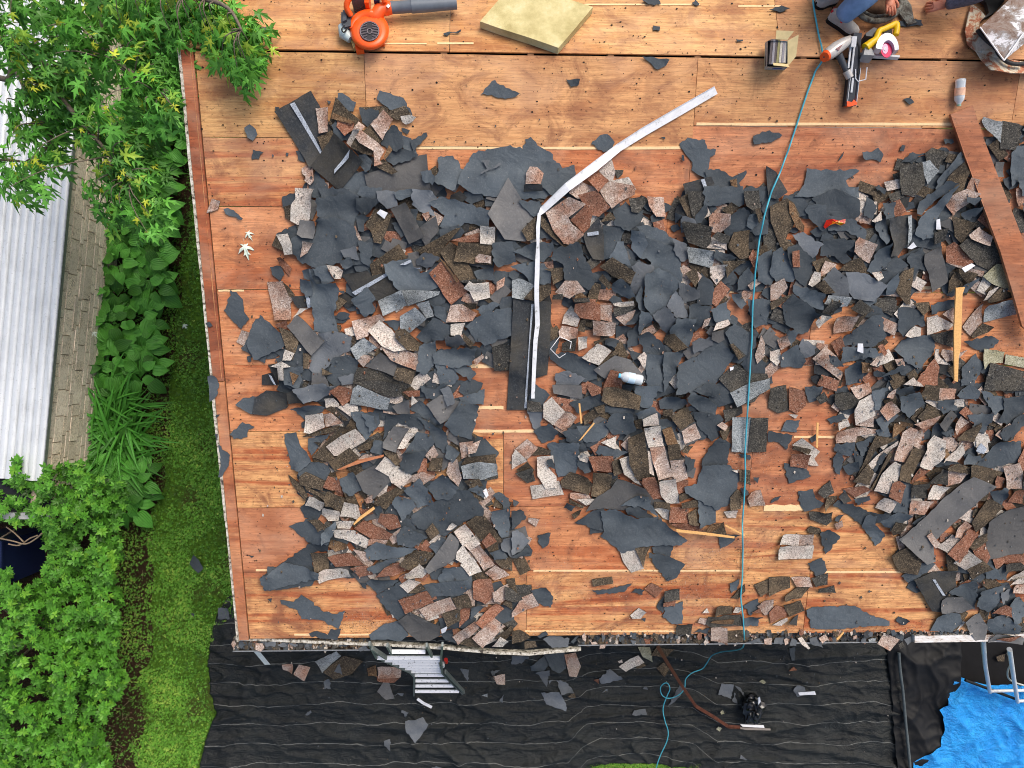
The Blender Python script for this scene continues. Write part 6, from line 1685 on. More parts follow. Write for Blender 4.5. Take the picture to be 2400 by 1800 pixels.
DEB += """
@ 600 900 R
K 0 120 100 50 290 60 270 200 100 265 -20 250
K 290 60 400 10 440 150 300 155
f 360 20 600 -30 740 20 560 120 440 140
F 320 200 480 160 610 200 440 310
F 400 330 470 300 460 380 400 370
L 610 110 680 105 740 180 680 190 615 190
L 720 190 790 155 880 170 895 215 830 265
D 615 200 670 175 810 290 770 300
R 665 30 740 -10 840 30 845 110 760 170
B 870 -30 1050 -50 1260 -20 1260 80 1170 90 1020 40
G 860 20 900 -10 1100 80 1170 100 1140 200 1080 200 830 150
R 1285 30 1420 40 1420 90 1330 90
F 1430 0 1530 30 1620 -20 1700 60 1560 120 1480 110
F 1340 200 1420 130 1500 200 1590 330 1540 350 1400 240
F 1760 100 1970 40 1960 170 1780 130
S 1480 160 1600 80 1670 70 1720 120 1770 130 1700 260 1640 300 1600 320
f 1600 30 1660 0 1700 60 1720 130 1660 160
F 1640 330 1770 130 1920 180 1860 450 1720 420
L 1350 140 1360 70 1405 130 1350 165
S 1190 170 1330 110 1340 240 1230 240
F 460 470 640 420 560 520 490 600 460 560
D 510 490 580 490 560 530
D 410 450 500 400 730 340 740 370 560 430
P 590 250 660 230 770 310 620 350
L 440 260 590 235 610 350 480 410 430 400
F 380 700 500 660 640 690 640 750 600 830 400 770
F 255 440 355 420 380 520 450 600 480 650 390 720 310 720 290 600 260 510
D 500 610 750 340 840 350 640 520 690 600 660 660
F 840 230 1060 240 1070 330 960 460 900 380
F 930 240 1030 260 1040 360 990 400
L 625 520 740 430 870 365 955 470 860 530 750 600 690 600
D 880 530 1020 460 1000 540 920 560
F 1000 560 1040 460 1120 500 1090 600
D 650 650 820 530 900 620 700 740
P 900 620 960 580 1060 600 920 650
D 285 780 400 840 460 940 440 980 320 860
D 440 850 620 940 610 970 450 890
D 400 770 450 735 610 810 590 890 400 840
R 600 860 640 770 730 800 760 900 660 890
L 450 1010 490 930 610 990 600 1030 560 1080
D 610 950 640 890 790 970 740 1080 620 1020
D 780 900 840 900 900 1040 800 1000
F 740 800 850 740 930 880 850 930 780 900
D 1010 1000 1120 920 1240 870 1290 920 1230 960 1130 1060
S 880 760 1040 680 1180 800 1030 960 940 900
P 950 970 1020 920 1020 990 970 1000
P 1250 880 1330 780 1440 740 1550 780 1440 860 1350 830
L 1050 700 1130 600 1220 680 1350 770 1260 880 1180 820 1160 770
D 1110 550 1220 570 1260 660 1220 680
F 1140 250 1400 240 1440 310 1430 380 1240 320 1190 380 1120 450
F 1410 270 1500 310 1640 400 1660 600 1560 520 1520 440
S 1110 480 1200 350 1330 370 1240 500 1220 560 1110 520
L 1240 520 1310 400 1400 410 1340 460 1290 530
F 1270 590 1360 480 1400 400 1500 420 1545 480 1480 570
P 1470 600 1540 510 1580 590 1520 660
D 1490 720 1530 610 1620 620 1600 740
F 1250 700 1290 580 1470 560 1420 700 1350 760
P 1760 490 1880 470 1820 610 1780 630
P 1830 500 1940 470 1900 570 1840 580
D 1780 680 1820 610 2070 590 2060 660 1930 660
G 1780 680 1920 650 2075 670 2085 770 1950 810 1800 790
D 1800 810 1930 800 1960 860 1850 880
P 1650 750 1670 660 1740 630 1780 780 1750 850 1680 800
F 1660 510 1760 570 1700 650 1640 600
F 1840 890 1920 850 1990 930 1960 960
w 1960 900 1990 880 2010 940 1990 960
F 1370 1110 1560 1000 1700 900 1830 900 1950 1060 1940 1120 1830 1150 1640 1280 1440 1220 1370 1160
F 1480 880 1620 750 1750 870 1680 960 1560 970
F 1290 900 1420 800 1540 990 1400 1040 1330 950
F 1190 1010 1220 950 1350 980 1390 1030 1270 1150 1230 1080
R 900 1080 1010 1040 1020 1100 940 1130
F 1030 1040 1080 1020 1100 1080 1060 1120
L 580 1110 600 1030 740 1080 720 1160 640 1160
L 745 1110 780 990 890 1020 910 1120 880 1150
R 1060 1170 1090 1090 1230 1110 1260 1200 1160 1240
P 1150 1290 1260 1210 1240 1330 1190 1360
R 860 1230 940 1160 1190 1260 1150 1310 1010 1310
L 700 1150 860 1160 820 1230 720 1220
L 690 1210 860 1240 990 1320 960 1390 700 1290
P 990 1310 1150 1310 1130 1350 980 1360
T 640 1380 670 1300 800 1360 790 1400 700 1420
F 400 1430 560 1310 640 1340 620 1430 480 1460 500 1600 540 1660 480 1720 200 1750 60 1659 240 1540
F 300 1220 400 1190 480 1150 620 1260 640 1330 500 1360 400 1310
F 590 1250 700 1150 710 1200 660 1310 600 1330
D 455 1160 560 1150 640 1180 560 1230
F 110 1570 220 1580 240 1620 120 1650
D 480 1450 630 1430 640 1580 520 1600
P 850 1400 1020 1430 1020 1490 940 1500
R 640 1460 830 1430 950 1530 700 1560
R 830 1550 970 1530 1040 1620 900 1640
L 530 1610 600 1580 810 1560 830 1640 560 1700
F 960 1400 1060 1330 1200 1380 1390 1400 1240 1470 1200 1500 1000 1480
F 980 1550 1190 1480 1250 1480 1080 1600 1030 1600
F 1230 1270 1290 1190 1480 1300 1350 1380 1240 1350
R 1040 1640 1120 1560 1240 1500 1310 1570 1200 1640
D 1250 1510 1400 1410 1540 1440 1470 1530 1330 1570
L 1300 1600 1420 1530 1490 1600 1440 1659 1310 1659
F 1500 1380 1600 1300 1640 1320 1560 1440
S 1470 1560 1610 1370 1680 1270 1760 1330 1720 1480 1640 1550 1500 1610
F 1580 1660 1640 1560 1850 1580 1860 1700 1600 1700
D 1820 1180 1900 1120 1980 1120 2120 1320 2010 1420 1900 1290
R 1950 1340 2020 1260 2080 1330 1990 1390
P 1980 1610 2070 1540 2190 1640 2060 1680
P 1840 1410 1930 1360 2060 1530 1970 1580
L 1790 1360 1890 1300 1940 1350 1850 1410
L 1770 1540 1870 1470 1950 1580 1850 1620
L 1740 1420 1790 1360 1860 1470 1780 1520 1730 1480
L 1715 1250 1810 1180 1890 1290 1790 1360
D 1470 1240 1530 1180 1590 1260 1520 1310
L 1650 1230 1700 1160 1740 1190 1690 1230
F 2050 950 2100 930 2180 980 2190 1100 2140 1150 2130 1030
F 2030 1080 2190 1050 2180 1290 2120 1290 2050 1180
D 2060 1480 2212 1470 2212 1600 2120 1560
F 2020 1420 2120 1400 2170 1470 2060 1480
f 2120 1380 2140 1310 2212 1300 2212 1470
@ 1200 900 R
F 0 980 60 1020 20 1040
F 0 1060 100 1100 120 1140 30 1220 0 1230
f 0 1250 50 1240 145 1340 90 1420 0 1440
F 0 1450 130 1400 175 1430 60 1470
F 150 90 200 0 320 90 270 160 250 220 150 200
f 130 220 260 220 240 390 190 380
B 130 130 240 150 260 230 130 220
P 350 340 450 230 525 320 430 385
L 270 160 340 105 375 150 450 220 350 340 270 280
S 350 0 590 0 600 120 360 70
F 500 150 560 130 740 60 780 150 640 210 570 240
R 645 20 660 -20 750 10 750 50 680 85
F 1050 0 1250 0 1180 180 1060 170
F 790 170 900 190 1040 200 1030 240 900 240 800 230
D 760 120 780 10 890 10 1090 80 1070 190 850 170
D 610 260 700 200 790 230 620 340
D 700 180 780 150 790 220 730 230
F 1540 30 1640 -20 1790 0 1740 100 1650 80
F 1260 120 1380 80 1480 120 1500 160 1390 220 1270 190
F 1480 90 1520 50 1640 90 1750 170 1740 250 1620 230 1500 130
D 1280 200 1370 200 1370 260 1290 260
F 1560 230 1780 260 1810 300 1750 360 1770 440 1720 480 1600 350
B 1810 210 1950 200 1900 300 1830 320
D 1780 390 1900 350 1830 510
P 1755 340 1800 310 1850 350 1820 385
F 1050 220 1200 180 1260 240 1260 380 1380 370 1100 290
D 1040 290 1100 270 1110 370 1060 370
F 560 350 740 330 850 270 800 420 740 470 640 480 580 430
F 430 390 560 360 600 470 500 500
F 190 400 310 330 390 400 340 480 260 500
F 800 330 860 240 1010 230 1050 380 980 420 860 410
F 350 500 560 490 570 640 540 760 400 790 360 650 310 520
F 560 640 640 650 670 730 620 750 570 700
L 560 600 600 565 660 610 640 660 580 640
F 720 570 750 510 980 570 860 620 740 590
L 760 480 890 430 880 540 800 500
R 650 600 860 600 850 740 700 730
D 140 610 220 530 330 560 320 600 210 610
P 20 560 130 470 220 540 130 640 30 600
L 0 610 30 560 130 640 0 730
D 40 730 130 650 190 740 130 790 60 780
B 30 760 170 700 200 830 130 850
L 160 870 280 860 400 830 440 940 180 985
L 215 620 350 605 360 670 300 700 380 790 380 880 290 890 220 780
F 300 640 340 630 370 720 310 700
P 500 930 660 950 700 1030 620 1040 500 970
L 560 980 740 980 640 1040
D 850 640 920 620 960 750 870 770
D 690 740 850 760 840 900 770 960 680 950 700 850
D 420 830 500 750 640 790 690 850 650 940 430 880
D 490 980 620 1040 600 1060 490 1020
L 1105 270 1230 225 1255 335 1120 340
F 1120 400 1170 480 1160 640 1140 560
L 1160 560 1200 570 1210 760 1170 740
L 1120 350 1260 340 1295 510 1170 530
T 1270 360 1360 350 1420 500 1330 510
D 1330 510 1430 500 1450 620 1350 640
P 1350 640 1470 630 1510 800 1400 840
P 1180 530 1300 520 1320 620 1380 780 1250 800 1200 640
L 915 620 1000 600 1050 770 1110 860 1050 830 960 760
D 990 460 1120 380 1160 620 1170 780 1070 810 1000 660
R 1400 840 1510 810 1520 900 1430 930
R 1110 780 1210 770 1270 900 1280 960 1200 990 1110 830
L 1250 810 1390 790 1440 1020 1340 1020 1280 950
F 450 1060 470 1010 540 1040 510 1080
D 510 1110 590 1050 580 1120 540 1160
F 670 1230 790 1250 780 1270 680 1290
F 540 1190 700 1090 790 1060 790 1260 680 1230
S 730 960 850 890 900 800 1130 880 1210 990 1200 1050 940 1080 790 1060 640 1080
L 1220 1060 1350 1060 1350 1170 1300 1150
R 1360 1040 1520 1060 1520 1190 1350 1180
R 1360 1190 1640 1190 1640 1290 1480 1260
D 1220 1000 1350 1010 1350 1060 1220 1050
D 1510 1110 1590 1070 1600 1200 1520 1190
D 1430 940 1510 910 1570 970 1440 1000
D 1450 1010 1600 980 1600 1050 1460 1060
F 980 1060 1080 1040 1230 1150 1160 1170 1000 1120
F 940 1030 1080 940 1160 950 1210 1050 1240 1120 1100 1040
L 930 1440 1050 1400 1130 1580 1030 1620 960 1530
D 1050 1400 1200 1380 1150 1480 1130 1560
F 1210 1400 1390 1380 1350 1480 1220 1450
F 1180 1450 1350 1480 1480 1550 1420 1659 1340 1690 1240 1570
F 780 1090 900 1080 1080 1160 1240 1130 1330 1220 1480 1330 1430 1370 1180 1380 1080 1390 960 1440 780 1300 810 1260
D 1450 390 1380 300 1350 260 1490 170 1560 310 1440 380
P 1450 390 1560 320 1620 450 1480 500
D 1480 510 1550 520 1500 580 1450 560
F 1470 590 1580 650 1560 720 1500 740
F 1640 660 1740 480 1780 450 1880 520 1850 680 1830 720 1640 700
F 1600 980 1750 1000 1750 1190 1610 1220
F 1490 870 1600 860 1640 700 1850 700 1950 790 1900 1000 1760 1070 1610 980 1500 920
L 1820 1090 1940 1080 1930 1150 1860 1150
D 1880 970 1940 900 2000 970 1960 1060 1870 1070
F 1960 890 2010 880 2030 940 1990 950
P 2020 970 2060 920 2140 910 2170 1030 2050 1050
G 1870 60 2030 -20 2200 -60 2212 30 1930 180
F 1940 600 2050 610 2050 650 1980 630
L 1890 735 1950 730 1940 760
D 1950 730 2050 740 2040 850 1960 830
F 2070 790 2125 800 2110 850
G 1890 280 2055 285 2030 580 1890 570
+B 2055 285 2212 290 2190 580 2030 580
F 1780 1310 1950 1280 1900 1360 1800 1415
D 1720 1270 1810 1170 1850 1300 1780 1310
T 1660 1220 1790 1180 1760 1240 1660 1290
F 220 1290 330 1280 320 1340 300 1390 265 1410 225 1350
P 140 1140 235 1160 205 1225 140 1180
@ 1800 900 R
B 0 30 150 10 170 220 80 245 0 200
R 175 20 310 60 320 180 240 250 170 210
L 160 250 250 260 230 295
F 310 20 450 10 430 120 350 150 320 80
B 390 110 460 55 510 130 440 165
P 690 20 850 -20 870 60 740 120
B 560 80 680 60 750 120 740 190 610 215 560 160
P 740 320 890 260 890 360 750 350
L 750 130 880 60 890 250 740 340 720 210
F 505 300 620 245 660 290 540 340
L 580 320 670 300 690 350 590 390
P 575 400 750 360 910 380 900 410 750 440 740 490 580 500
F 900 380 1010 360 1030 430 950 450
F 740 500 860 450 840 560 790 610
F 570 510 720 490 730 570 690 610 640 600 570 570
F 555 640 590 570 640 640 610 770 570 740
F 720 560 800 620 790 700 740 690
D 730 830 900 430 1080 460 1050 480 920 540 860 640
L 830 680 910 600 1080 470 1085 510 1000 570 890 720
F 870 750 960 570 990 590 900 740
D 715 830 830 670 880 740 850 850
F 635 700 740 650 750 720 680 770
F 1100 780 1200 850 1170 1080 1050 1080 1060 950
F 1060 40 1180 -10 1220 60 1100 100
F 860 50 1000 20 960 120 920 200 890 200
P 970 90 1060 20 1040 110
F 900 290 1050 230 1100 260 960 380
P 925 210 1010 120 1110 210 1000 300
P 1440 20 1590 30 1570 110 1450 120
D 1300 -20 1440 10 1430 130 1290 110
F 1100 90 1250 50 1310 150 1190 270 1110 200
T 1060 330 1120 310 1220 330 1230 360 1120 400 1040 440
D 860 890 1010 560 1040 600 940 760 890 900
P 1250 400 1290 370 1330 430 1270 530 1230 520
L 1040 640 1130 690 1040 930 890 900 950 750
P 1130 400 1200 360 1250 380 1240 480 1150 650 1040 620
D 1110 680 1220 530 1310 560 1250 690 1190 830 1100 800
R 1210 790 1270 700 1370 740 1300 780 1200 830
F 1420 680 1560 640 1640 680 1540 690
L 1460 650 1600 560 1650 490 1670 580 1600 660 1500 640
T 1460 560 1500 500 1530 590 1480 620
P 1480 440 1570 450 1560 520 1490 540
L 1270 680 1340 500 1400 430 1490 470 1480 590 1380 720 1300 700
L 920 1060 960 950 1080 990 1020 1090
R 1040 830 1090 810 1150 850 1090 990 1000 940
R 640 900 800 860 860 890 740 970
F 1350 800 1420 720 1360 790 1240 820
P 1530 750 1690 740 1620 830 1520 870
B 1400 750 1460 710 1530 740 1510 850 1360 850
T 1220 810 1340 820 1330 840 1200 840
B 1200 840 1350 830 1350 960 1190 950
L 1350 900 1380 850 1530 870 1450 980 1340 970
P 1170 1090 1190 970 1390 990 1310 1100
D 1500 700 1620 670 1700 700 1690 750 1520 730
F 1590 80 1700 -10 1790 50 1780 110 1650 110
F 1410 130 1560 120 1600 200 1480 240
D 1260 270 1340 170 1400 180 1440 250 1310 310
P 1230 330 1300 300 1440 250 1400 330 1300 370
S 1430 320 1540 210 1600 260 1500 400
F 1460 400 1560 370 1560 420 1500 430
P 1570 370 1620 260 1690 310 1590 420
R 1610 230 1680 180 1760 270 1720 320
F 1680 250 1890 240 1880 310 1820 410 1760 370
D 1590 440 1780 310 1790 350 1740 480 1600 470
F 1800 40 2000 110 2000 180 1900 240 1840 120
F 1990 110 2260 80 2260 190 2050 330 1950 300 1990 210
P 1920 420 2040 320 2060 340 1960 450
F 1960 400 2100 280 2260 200 2260 300 2080 440 1990 460
F 1740 700 1830 620 1950 480 2130 480 2100 640 1900 700
F 1650 670 1700 590 1820 620 1750 670
W 1760 560 1800 490 1850 540 1820 580
R 2090 630 2160 530 2240 510 2240 600 2140 720
D 1690 680 1740 670 1980 740 1880 880 1700 790
R 1900 860 1930 770 2000 790 2010 880
P 1980 690 2100 650 2140 760 2130 870 2010 890 2000 780
B 2140 720 2250 740 2250 860 2140 850
F 1870 900 2000 870 2040 960 1960 1050
R 2040 890 2180 880 2170 1020 2040 1000
F 940 1160 1080 1080 1180 1100 1100 1210 1000 1220
F 1190 1180 1320 1100 1260 1190
D 1030 1240 1060 1160 1160 1170 1120 1260 1060 1290
F 1150 1650 1300 1530 1420 1540 1200 1700
D 1040 1460 1160 1390 1300 1500 1260 1620 1120 1610
R 1900 1480 2080 1430 2240 1480 2200 1510 2010 1520 1920 1560
F 1820 1490 1920 1560 1980 1660 1840 1640
D 1740 1180 1860 960 2000 1040 1880 1180 1780 1270
S 1880 1180 2000 1080 2240 1000 2240 1420 2080 1440 1860 1470
R 1740 1410 1840 1340 1860 1450 1800 1550
D 1700 1380 1850 1260 1860 1330 1740 1410
D 1680 1560 1780 1470 1860 1540 1720 1650
L 1570 1520 1690 1410 1760 1470 1660 1570
L 1450 1400 1570 1290 1640 1330 1530 1440
P 1570 1290 1680 1170 1730 1210 1640 1310
R 1520 1440 1700 1230 1780 1280 1600 1500
S 1105 1310 1700 780 1890 860 1410 1360 1420 1500 1340 1520
P 1340 1290 1380 1260 1450 1350 1410 1390
B 2010 1530 2150 1520 2240 1600 2020 1600
L 2040 1680 2240 1550 2240 1700
F 260 930 380 910 400 980 470 1020 440 1060 310 1090 280 1040
D 460 1070 500 970 590 960 560 1020
B 410 920 530 830 560 930 470 970
F 720 980 850 950 870 990 770 1040
F 550 1030 600 1000 770 1050 850 1100 1000 1090 930 1170 810 1215 690 1120
K 590 960 640 900 700 990 640 1020
B 345 1095 535 1090 530 1170 490 1210 360 1160
F 560 1160 600 1130 650 1120 600 1180
P 550 1190 620 1160 640 1220 590 1250
F 805 1220 840 1130 910 1120 900 1200 980 1270 970 1340 920 1385 830 1250
D 330 1250 360 1220 440 1240 460 1300 350 1280
F 440 1280 520 1250 610 1310 550 1400 490 1455
P 240 1300 380 1285 380 1400 240 1390
L 85 1370 120 1290 260 1290 250 1390
L 80 1500 90 1385 380 1385 370 1500
F 340 1540 460 1500 500 1600 430 1680
F 110 400 150 310 265 310 240 410
F 0 400 100 420 200 440 150 560 90 500 0 490
F 355 470 410 425 410 480 370 500
F 135 680 320 720 360 790 180 850
L 200 520 270 450 440 580 390 640 430 700 340 690 320 600
D 190 550 210 520 350 550 330 590
R 180 700 195 590 335 590 320 720
F 20 1020 50 980 105 960 80 1000
@ 600 1350 R
F 60 0 250 -120 540 -60 540 0 250 70 100 105
F 230 205 340 220 400 160 460 200 580 300 690 320 755 290 700 440 560 370 400 360 370 290 240 240
F 470 490 540 470 620 500 650 450 730 450 700 540 560 530 480 510
F 905 45 960 50 960 90 920 80
F 105 195 140 185 135 220
F 960 40 1030 0 1230 20 1050 160 1040 120
F 990 500 1100 420 1230 380 1310 500 1240 550 1100 540 1000 540
F 1050 160 1250 30 1310 130 1240 200 1300 330 1230 360 1100 230
F 1330 130 1480 60 1650 30 1820 0 1850 60 1760 140 1600 150 1400 200
D 1330 110 1430 40 1470 80 1400 120
L 1250 50 1330 -20 1430 20 1320 110
R 1880 0 2030 0 2060 130 1980 210 1880 160
R 1770 260 1860 220 1840 330 1760 400
F 1860 220 1980 230 1860 330
S 1230 370 1340 290 1520 380 1590 400 1590 500 1500 550 1400 550 1300 450
D 1610 300 1760 250 1770 340 1660 400
D 1700 160 1830 110 1870 220 1740 240
P 1420 260 1680 150 1730 240 1480 345
R 1240 180 1480 85 1540 190 1300 290
F 1600 480 1700 420 1700 500 1740 570 1640 540
D 1760 570 1850 510 1950 600 1830 600
D 1870 400 1950 320 2000 370 1900 450
P 1870 490 2050 330 2150 400 1960 580
P 1700 500 1890 340 1930 400 1750 575
R 1900 340 2070 210 2140 260 1960 390
P 2045 100 2170 55 2212 150 2120 200 2060 180
D 2130 200 2212 150 2212 270
D 2060 500 2200 400 2230 470 2120 520
L 2040 580 2110 480 2180 530 2130 600
w 1600 430 1660 390 1640 450 1610 470
@ 1200 1350 R
F 170 120 290 80 350 170 330 260 220 230
P 85 170 170 135 230 240 0 330 0 290
D 0 430 60 440 160 520 80 560 0 560
B -60 60 0 90 90 180 30 200 -60 160
F 220 510 290 470 310 500 240 530
D 690 20 860 0 870 60 700 80
F 700 110 820 110 1020 60 960 130 740 150
R 1140 100 1200 50 1300 100 1240 180
F 1030 130 1060 100 1140 110 1120 150
F 1250 260 1300 160 1320 250 1300 310
F 1320 260 1470 220 1460 390 1380 400 1310 350
R 1300 210 1410 195 1400 250 1300 250
B 1310 110 1440 100 1440 190 1310 200
L 1020 330 1090 270 1150 290 1110 360 1040 360
F 1110 360 1150 350 1145 385
B 1415 400 1550 400 1540 500 1410 500
F 1560 470 1700 440 1680 490
P 1600 390 1620 350 1690 360 1660 410
L 1640 310 1680 270 1700 310
D 1845 470 2000 460 1990 560 1845 560
P 1710 430 1850 440 1840 560 1715 550
F 1870 50 1960 20 1940 110 1890 140
D 1890 180 2000 60 2010 120 1950 190
D 2090 70 2212 20 2212 120 2140 170
F 2000 250 2110 180 2140 250 2060 330
P 2110 250 2160 200 2250 190 2250 300 2180 330
R 2060 300 2130 260 2150 310
D 1745 330 1760 250 1900 260 1890 320
L 1900 300 1920 250 1990 270 1950 310
F 2000 360 2130 310 2120 420 2010 420
B 1670 400 1690 340 1960 310 1980 410 1700 420
T 1700 380 1720 360 1900 350 1890 390
F 1310 30 1370 0 1380 20
@ 1800 1350 R
D 0 0 180 0 180 90 0 160
D 130 160 260 80 350 80 280 180 140 200
P 190 0 350 0 360 70 240 80
B 360 0 500 -40 500 60 400 80
R 0 300 60 240 160 280 140 340 20 400
D 120 230 270 200 310 290 180 340
L 30 410 150 340 160 370 110 420
K 160 370 250 320 240 420 180 400
F 345 290 400 265 740 255 860 330 1020 380 1020 420 880 420 560 450 390 440
F 1100 370 1120 345 1200 370 1180 410 1140 410
B 420 90 560 70 570 130 430 135
K 1240 10 1390 -60 1590 -60 1590 60 1560 150 1500 150 1480 290 1400 280
+W 1385 0 1410 0 1495 135 1470 135
F 1530 110 1720 0 1760 40 1770 270 1640 160
F 1400 460 1470 300 1640 320 1660 400 1560 470
S 1470 180 1500 150 1640 150 1740 250 1650 300 1460 280
F 1780 240 1800 100 2000 50 1960 200 1880 290
f 1970 110 2070 100 2060 180 1980 200
F 1880 440 1890 370 2000 310 2130 400 2110 460 1940 490
F 2060 200 2150 170 2240 260 2120 360 2080 370
R 1900 290 2000 210 2060 240 2050 310
P 2080 120 2130 60 2250 60 2250 150
L 2060 60 2130 0 2250 0 2250 40 2090 50
S 1670 370 1800 300 1870 420 1860 540 1790 560
S 1890 560 1940 480 2070 480 2190 520 2160 600
R 1940 520 2130 470 2060 540
@ 600 1350 G
G 525 720 700 640 740 680 590 805
D 600 800 760 680 930 720 840 820 680 880
P 245 740 340 730 335 810 250 790
P 350 810 390 740 480 770 440 870 360 830
f 690 800 730 740 760 820
f 595 900 640 870 650 960 600 960
S 1055 980 1120 880 1150 890 1200 1040 1130 1050
R 1050 850 1240 870 1200 905 1060 890
T 970 780 1040 760 1050 850 980 840
P 1060 770 1260 775 1250 860 1070 860
f 1300 1240 1440 1210 1490 1260 1440 1340 1385 1400 1320 1330
f 1115 1395 1165 1385 1170 1470 1120 1440
f 435 1180 480 1140 490 1160 450 1190
f 1265 1140 1325 1160 1290 1195
f 1765 795 1840 800 1830 900
f 1200 1005 1280 1000 1270 1025
P 2050 840 2150 830 2150 915 2080 910
B 1980 840 2060 845 2060 880
G 1950 1010 2000 990 2000 1025
f 2105 1060 2140 1000 2130 1085
f 2010 810 2105 795 2060 830
f 1500 1650 1560 1620 1640 1640 1600 1680
@ 1200 1350 G
f 0 670 140 660 80 740 0 750
F 160 760 290 660 320 720 270 790 170 800
F 280 660 450 660 460 780 400 810 340 780
f 200 800 320 790 295 930
P 450 670 545 655 590 770 550 845 490 840
f 310 880 350 880 320 905
D 475 1010 530 990 545 1020 490 1030
f 385 880 460 900 525 980 420 990
f 255 990 400 975 460 1090 460 1150 380 1120 300 1090
f 750 860 840 790 945 870 900 890 770 915
R 700 880 740 860 740 910
D 1060 780 1120 740 1150 760 1080 790
L 920 770 1080 670 1130 730 980 810
L 910 725 945 710 950 735 920 740
O 1080 600 1180 600 1200 720 1120 680
D 1180 650 1240 600 1390 620 1300 680
D 1240 780 1300 730 1345 790 1300 840
f 1340 1090 1450 910 1490 960 1370 1080
f 1030 1170 1050 1140 1140 1130 1150 1165 1060 1180
f 1770 1000 1800 920 1900 925 1880 1040
f 1910 930 1960 950 1995 1020
f 1890 1060 1910 990 1930 1080
f 1950 1550 1960 1520 2010 1560
f 1125 960 1160 950 1170 975
f 775 990 820 965 820 985
O 2120 890 2150 875 2180 900 2160 915
O 1780 1150 1800 1130 1820 1165 1795 1175
O 1755 1310 1775 1285 1805 1300 1785 1330
@ 1800 1350 G
f 195 960 230 920 290 940 300 1000 240 1025
w 235 980 370 965 380 995 250 1005
B 1090 650 1210 700 1150 780 1100 720
R 160 800 210 770 235 800
D 1940 680 2010 650 2010 720 1960 720
F 2010 640 2070 620 2060 700
F 155 600 210 600 205 710 175 700
f 1420 690 1435 645 1455 660 1440 700
D 1785 1450 1810 1435 1840 1460 1830 1490
@ 0 900 G
F 1660 1540 1700 1460 1740 1500 1780 1570 1740 1615
F 1670 1965 1700 1970 1700 2005
@ 0 1350 G
f 1905 265 1985 270 1990 360 1900 360
"""
DEB += """
@ 1200 1350 E
f 275 545 340 515 430 525 490 540 480 610 350 615
D 110 560 200 560 215 610 110 620
F 510 560 570 510 580 520 530 580
B 560 540 620 520 625 560 580 580
f 1020 550 1070 560 1050 600
P 680 570 720 565 740 585 690 590
P 760 590 810 585 800 620 755 625
D 1560 550 1600 510 1650 540 1620 590
G 1650 500 1700 490 1705 540 1660 550
L 1645 560 1665 520 1690 560 1660 590
P 2060 520 2080 500 2110 520 2080 530
f 2020 570 2130 535 2160 560 2080 585
P 2170 540 2240 530 2240 590 2180 585
@ 1800 1350 E
f 40 570 60 530 130 530 110 590
P 130 545 160 530 170 580 140 590
f 180 590 200 530 250 560 240 600
L 245 530 290 525 360 620 345 630 290 590
f 355 540 420 520 450 600 380 590
P 430 530 490 500 520 545 450 565
F 700 500 720 480 800 480 790 520
P 720 510 750 500 760 530 730 545
f 790 540 830 530 840 570 800 570
G 860 540 930 530 920 565 870 570
F 1090 500 1130 490 1170 520 1160 560 1110 560
f 1170 545 1230 520 1240 560 1200 590
B 1120 590 1150 560 1170 600 1140 625
P 940 580 1000 490 1120 540 1050 645
@ 600 1350 E
f 80 570 170 570 160 610 80 605
P 0 580 60 580 75 620 40 650 0 630
f 190 590 250 575 270 600 220 610
f 290 580 370 590 340 610
f 890 620 950 605 970 630 900 650
@ 1800 450 R
"""
# ---------------------------------------------------------------- piling the pieces up
CELL = .02
class Pile:
    def __init__(s, x0, x1, y0, y1, h0):
        s.x0, s.y0 = x0, y0; s.nx = int((x1 - x0) / CELL) + 1; s.ny = int((y1 - y0) / CELL) + 1
        s.h = np.zeros((s.ny, s.nx)); 
        if h0:
            for j in range(s.ny):
                for i in range(s.nx): s.h[j, i] = h0(x0 + i * CELL, y0 + j * CELL)
    def smooth(s, x0, x1, y0, y1, r):
        i0 = max(0, int((x0 - s.x0) / CELL) - r - 1); i1 = min(s.nx, int((x1 - s.x0) / CELL) + r + 3)
        j0 = max(0, int((y0 - s.y0) / CELL) - r - 1); j1 = min(s.ny, int((y1 - s.y0) / CELL) + r + 3)
        a = s.h[j0:j1, i0:i1]
        if a.size == 0: return np.zeros((2, 2)), np.zeros((2, 2)), 0, 0
        m = a.copy(); p = np.pad(a, 1, mode='edge')
        for dj in range(3):
            for di in range(3): m = np.maximum(m, p[dj:dj + a.shape[0], di:di + a.shape[1]])
        b = m.copy()
        for _ in range(r):
            p = np.pad(b, 1, mode='edge')
            b = sum(p[dj:dj + a.shape[0], di:di + a.shape[1]] for dj in range(3) for di in range(3)) / 9
        return np.maximum(b, m), m, i0, j0
def samp(a, i0, j0, pile, x, y):
    fx = (x - pile.x0) / CELL - i0; fy = (y - pile.y0) / CELL - j0
    ix = min(max(int(fx), 0), a.shape[1] - 2); iy = min(max(int(fy), 0), a.shape[0] - 2)
    tx = min(max(fx - ix, 0), 1); ty = min(max(fy - iy, 0), 1)
    return (a[iy, ix] * (1 - tx) + a[iy, ix + 1] * tx) * (1 - ty) + (a[iy + 1, ix] * (1 - tx) + a[iy + 1, ix + 1] * tx) * ty

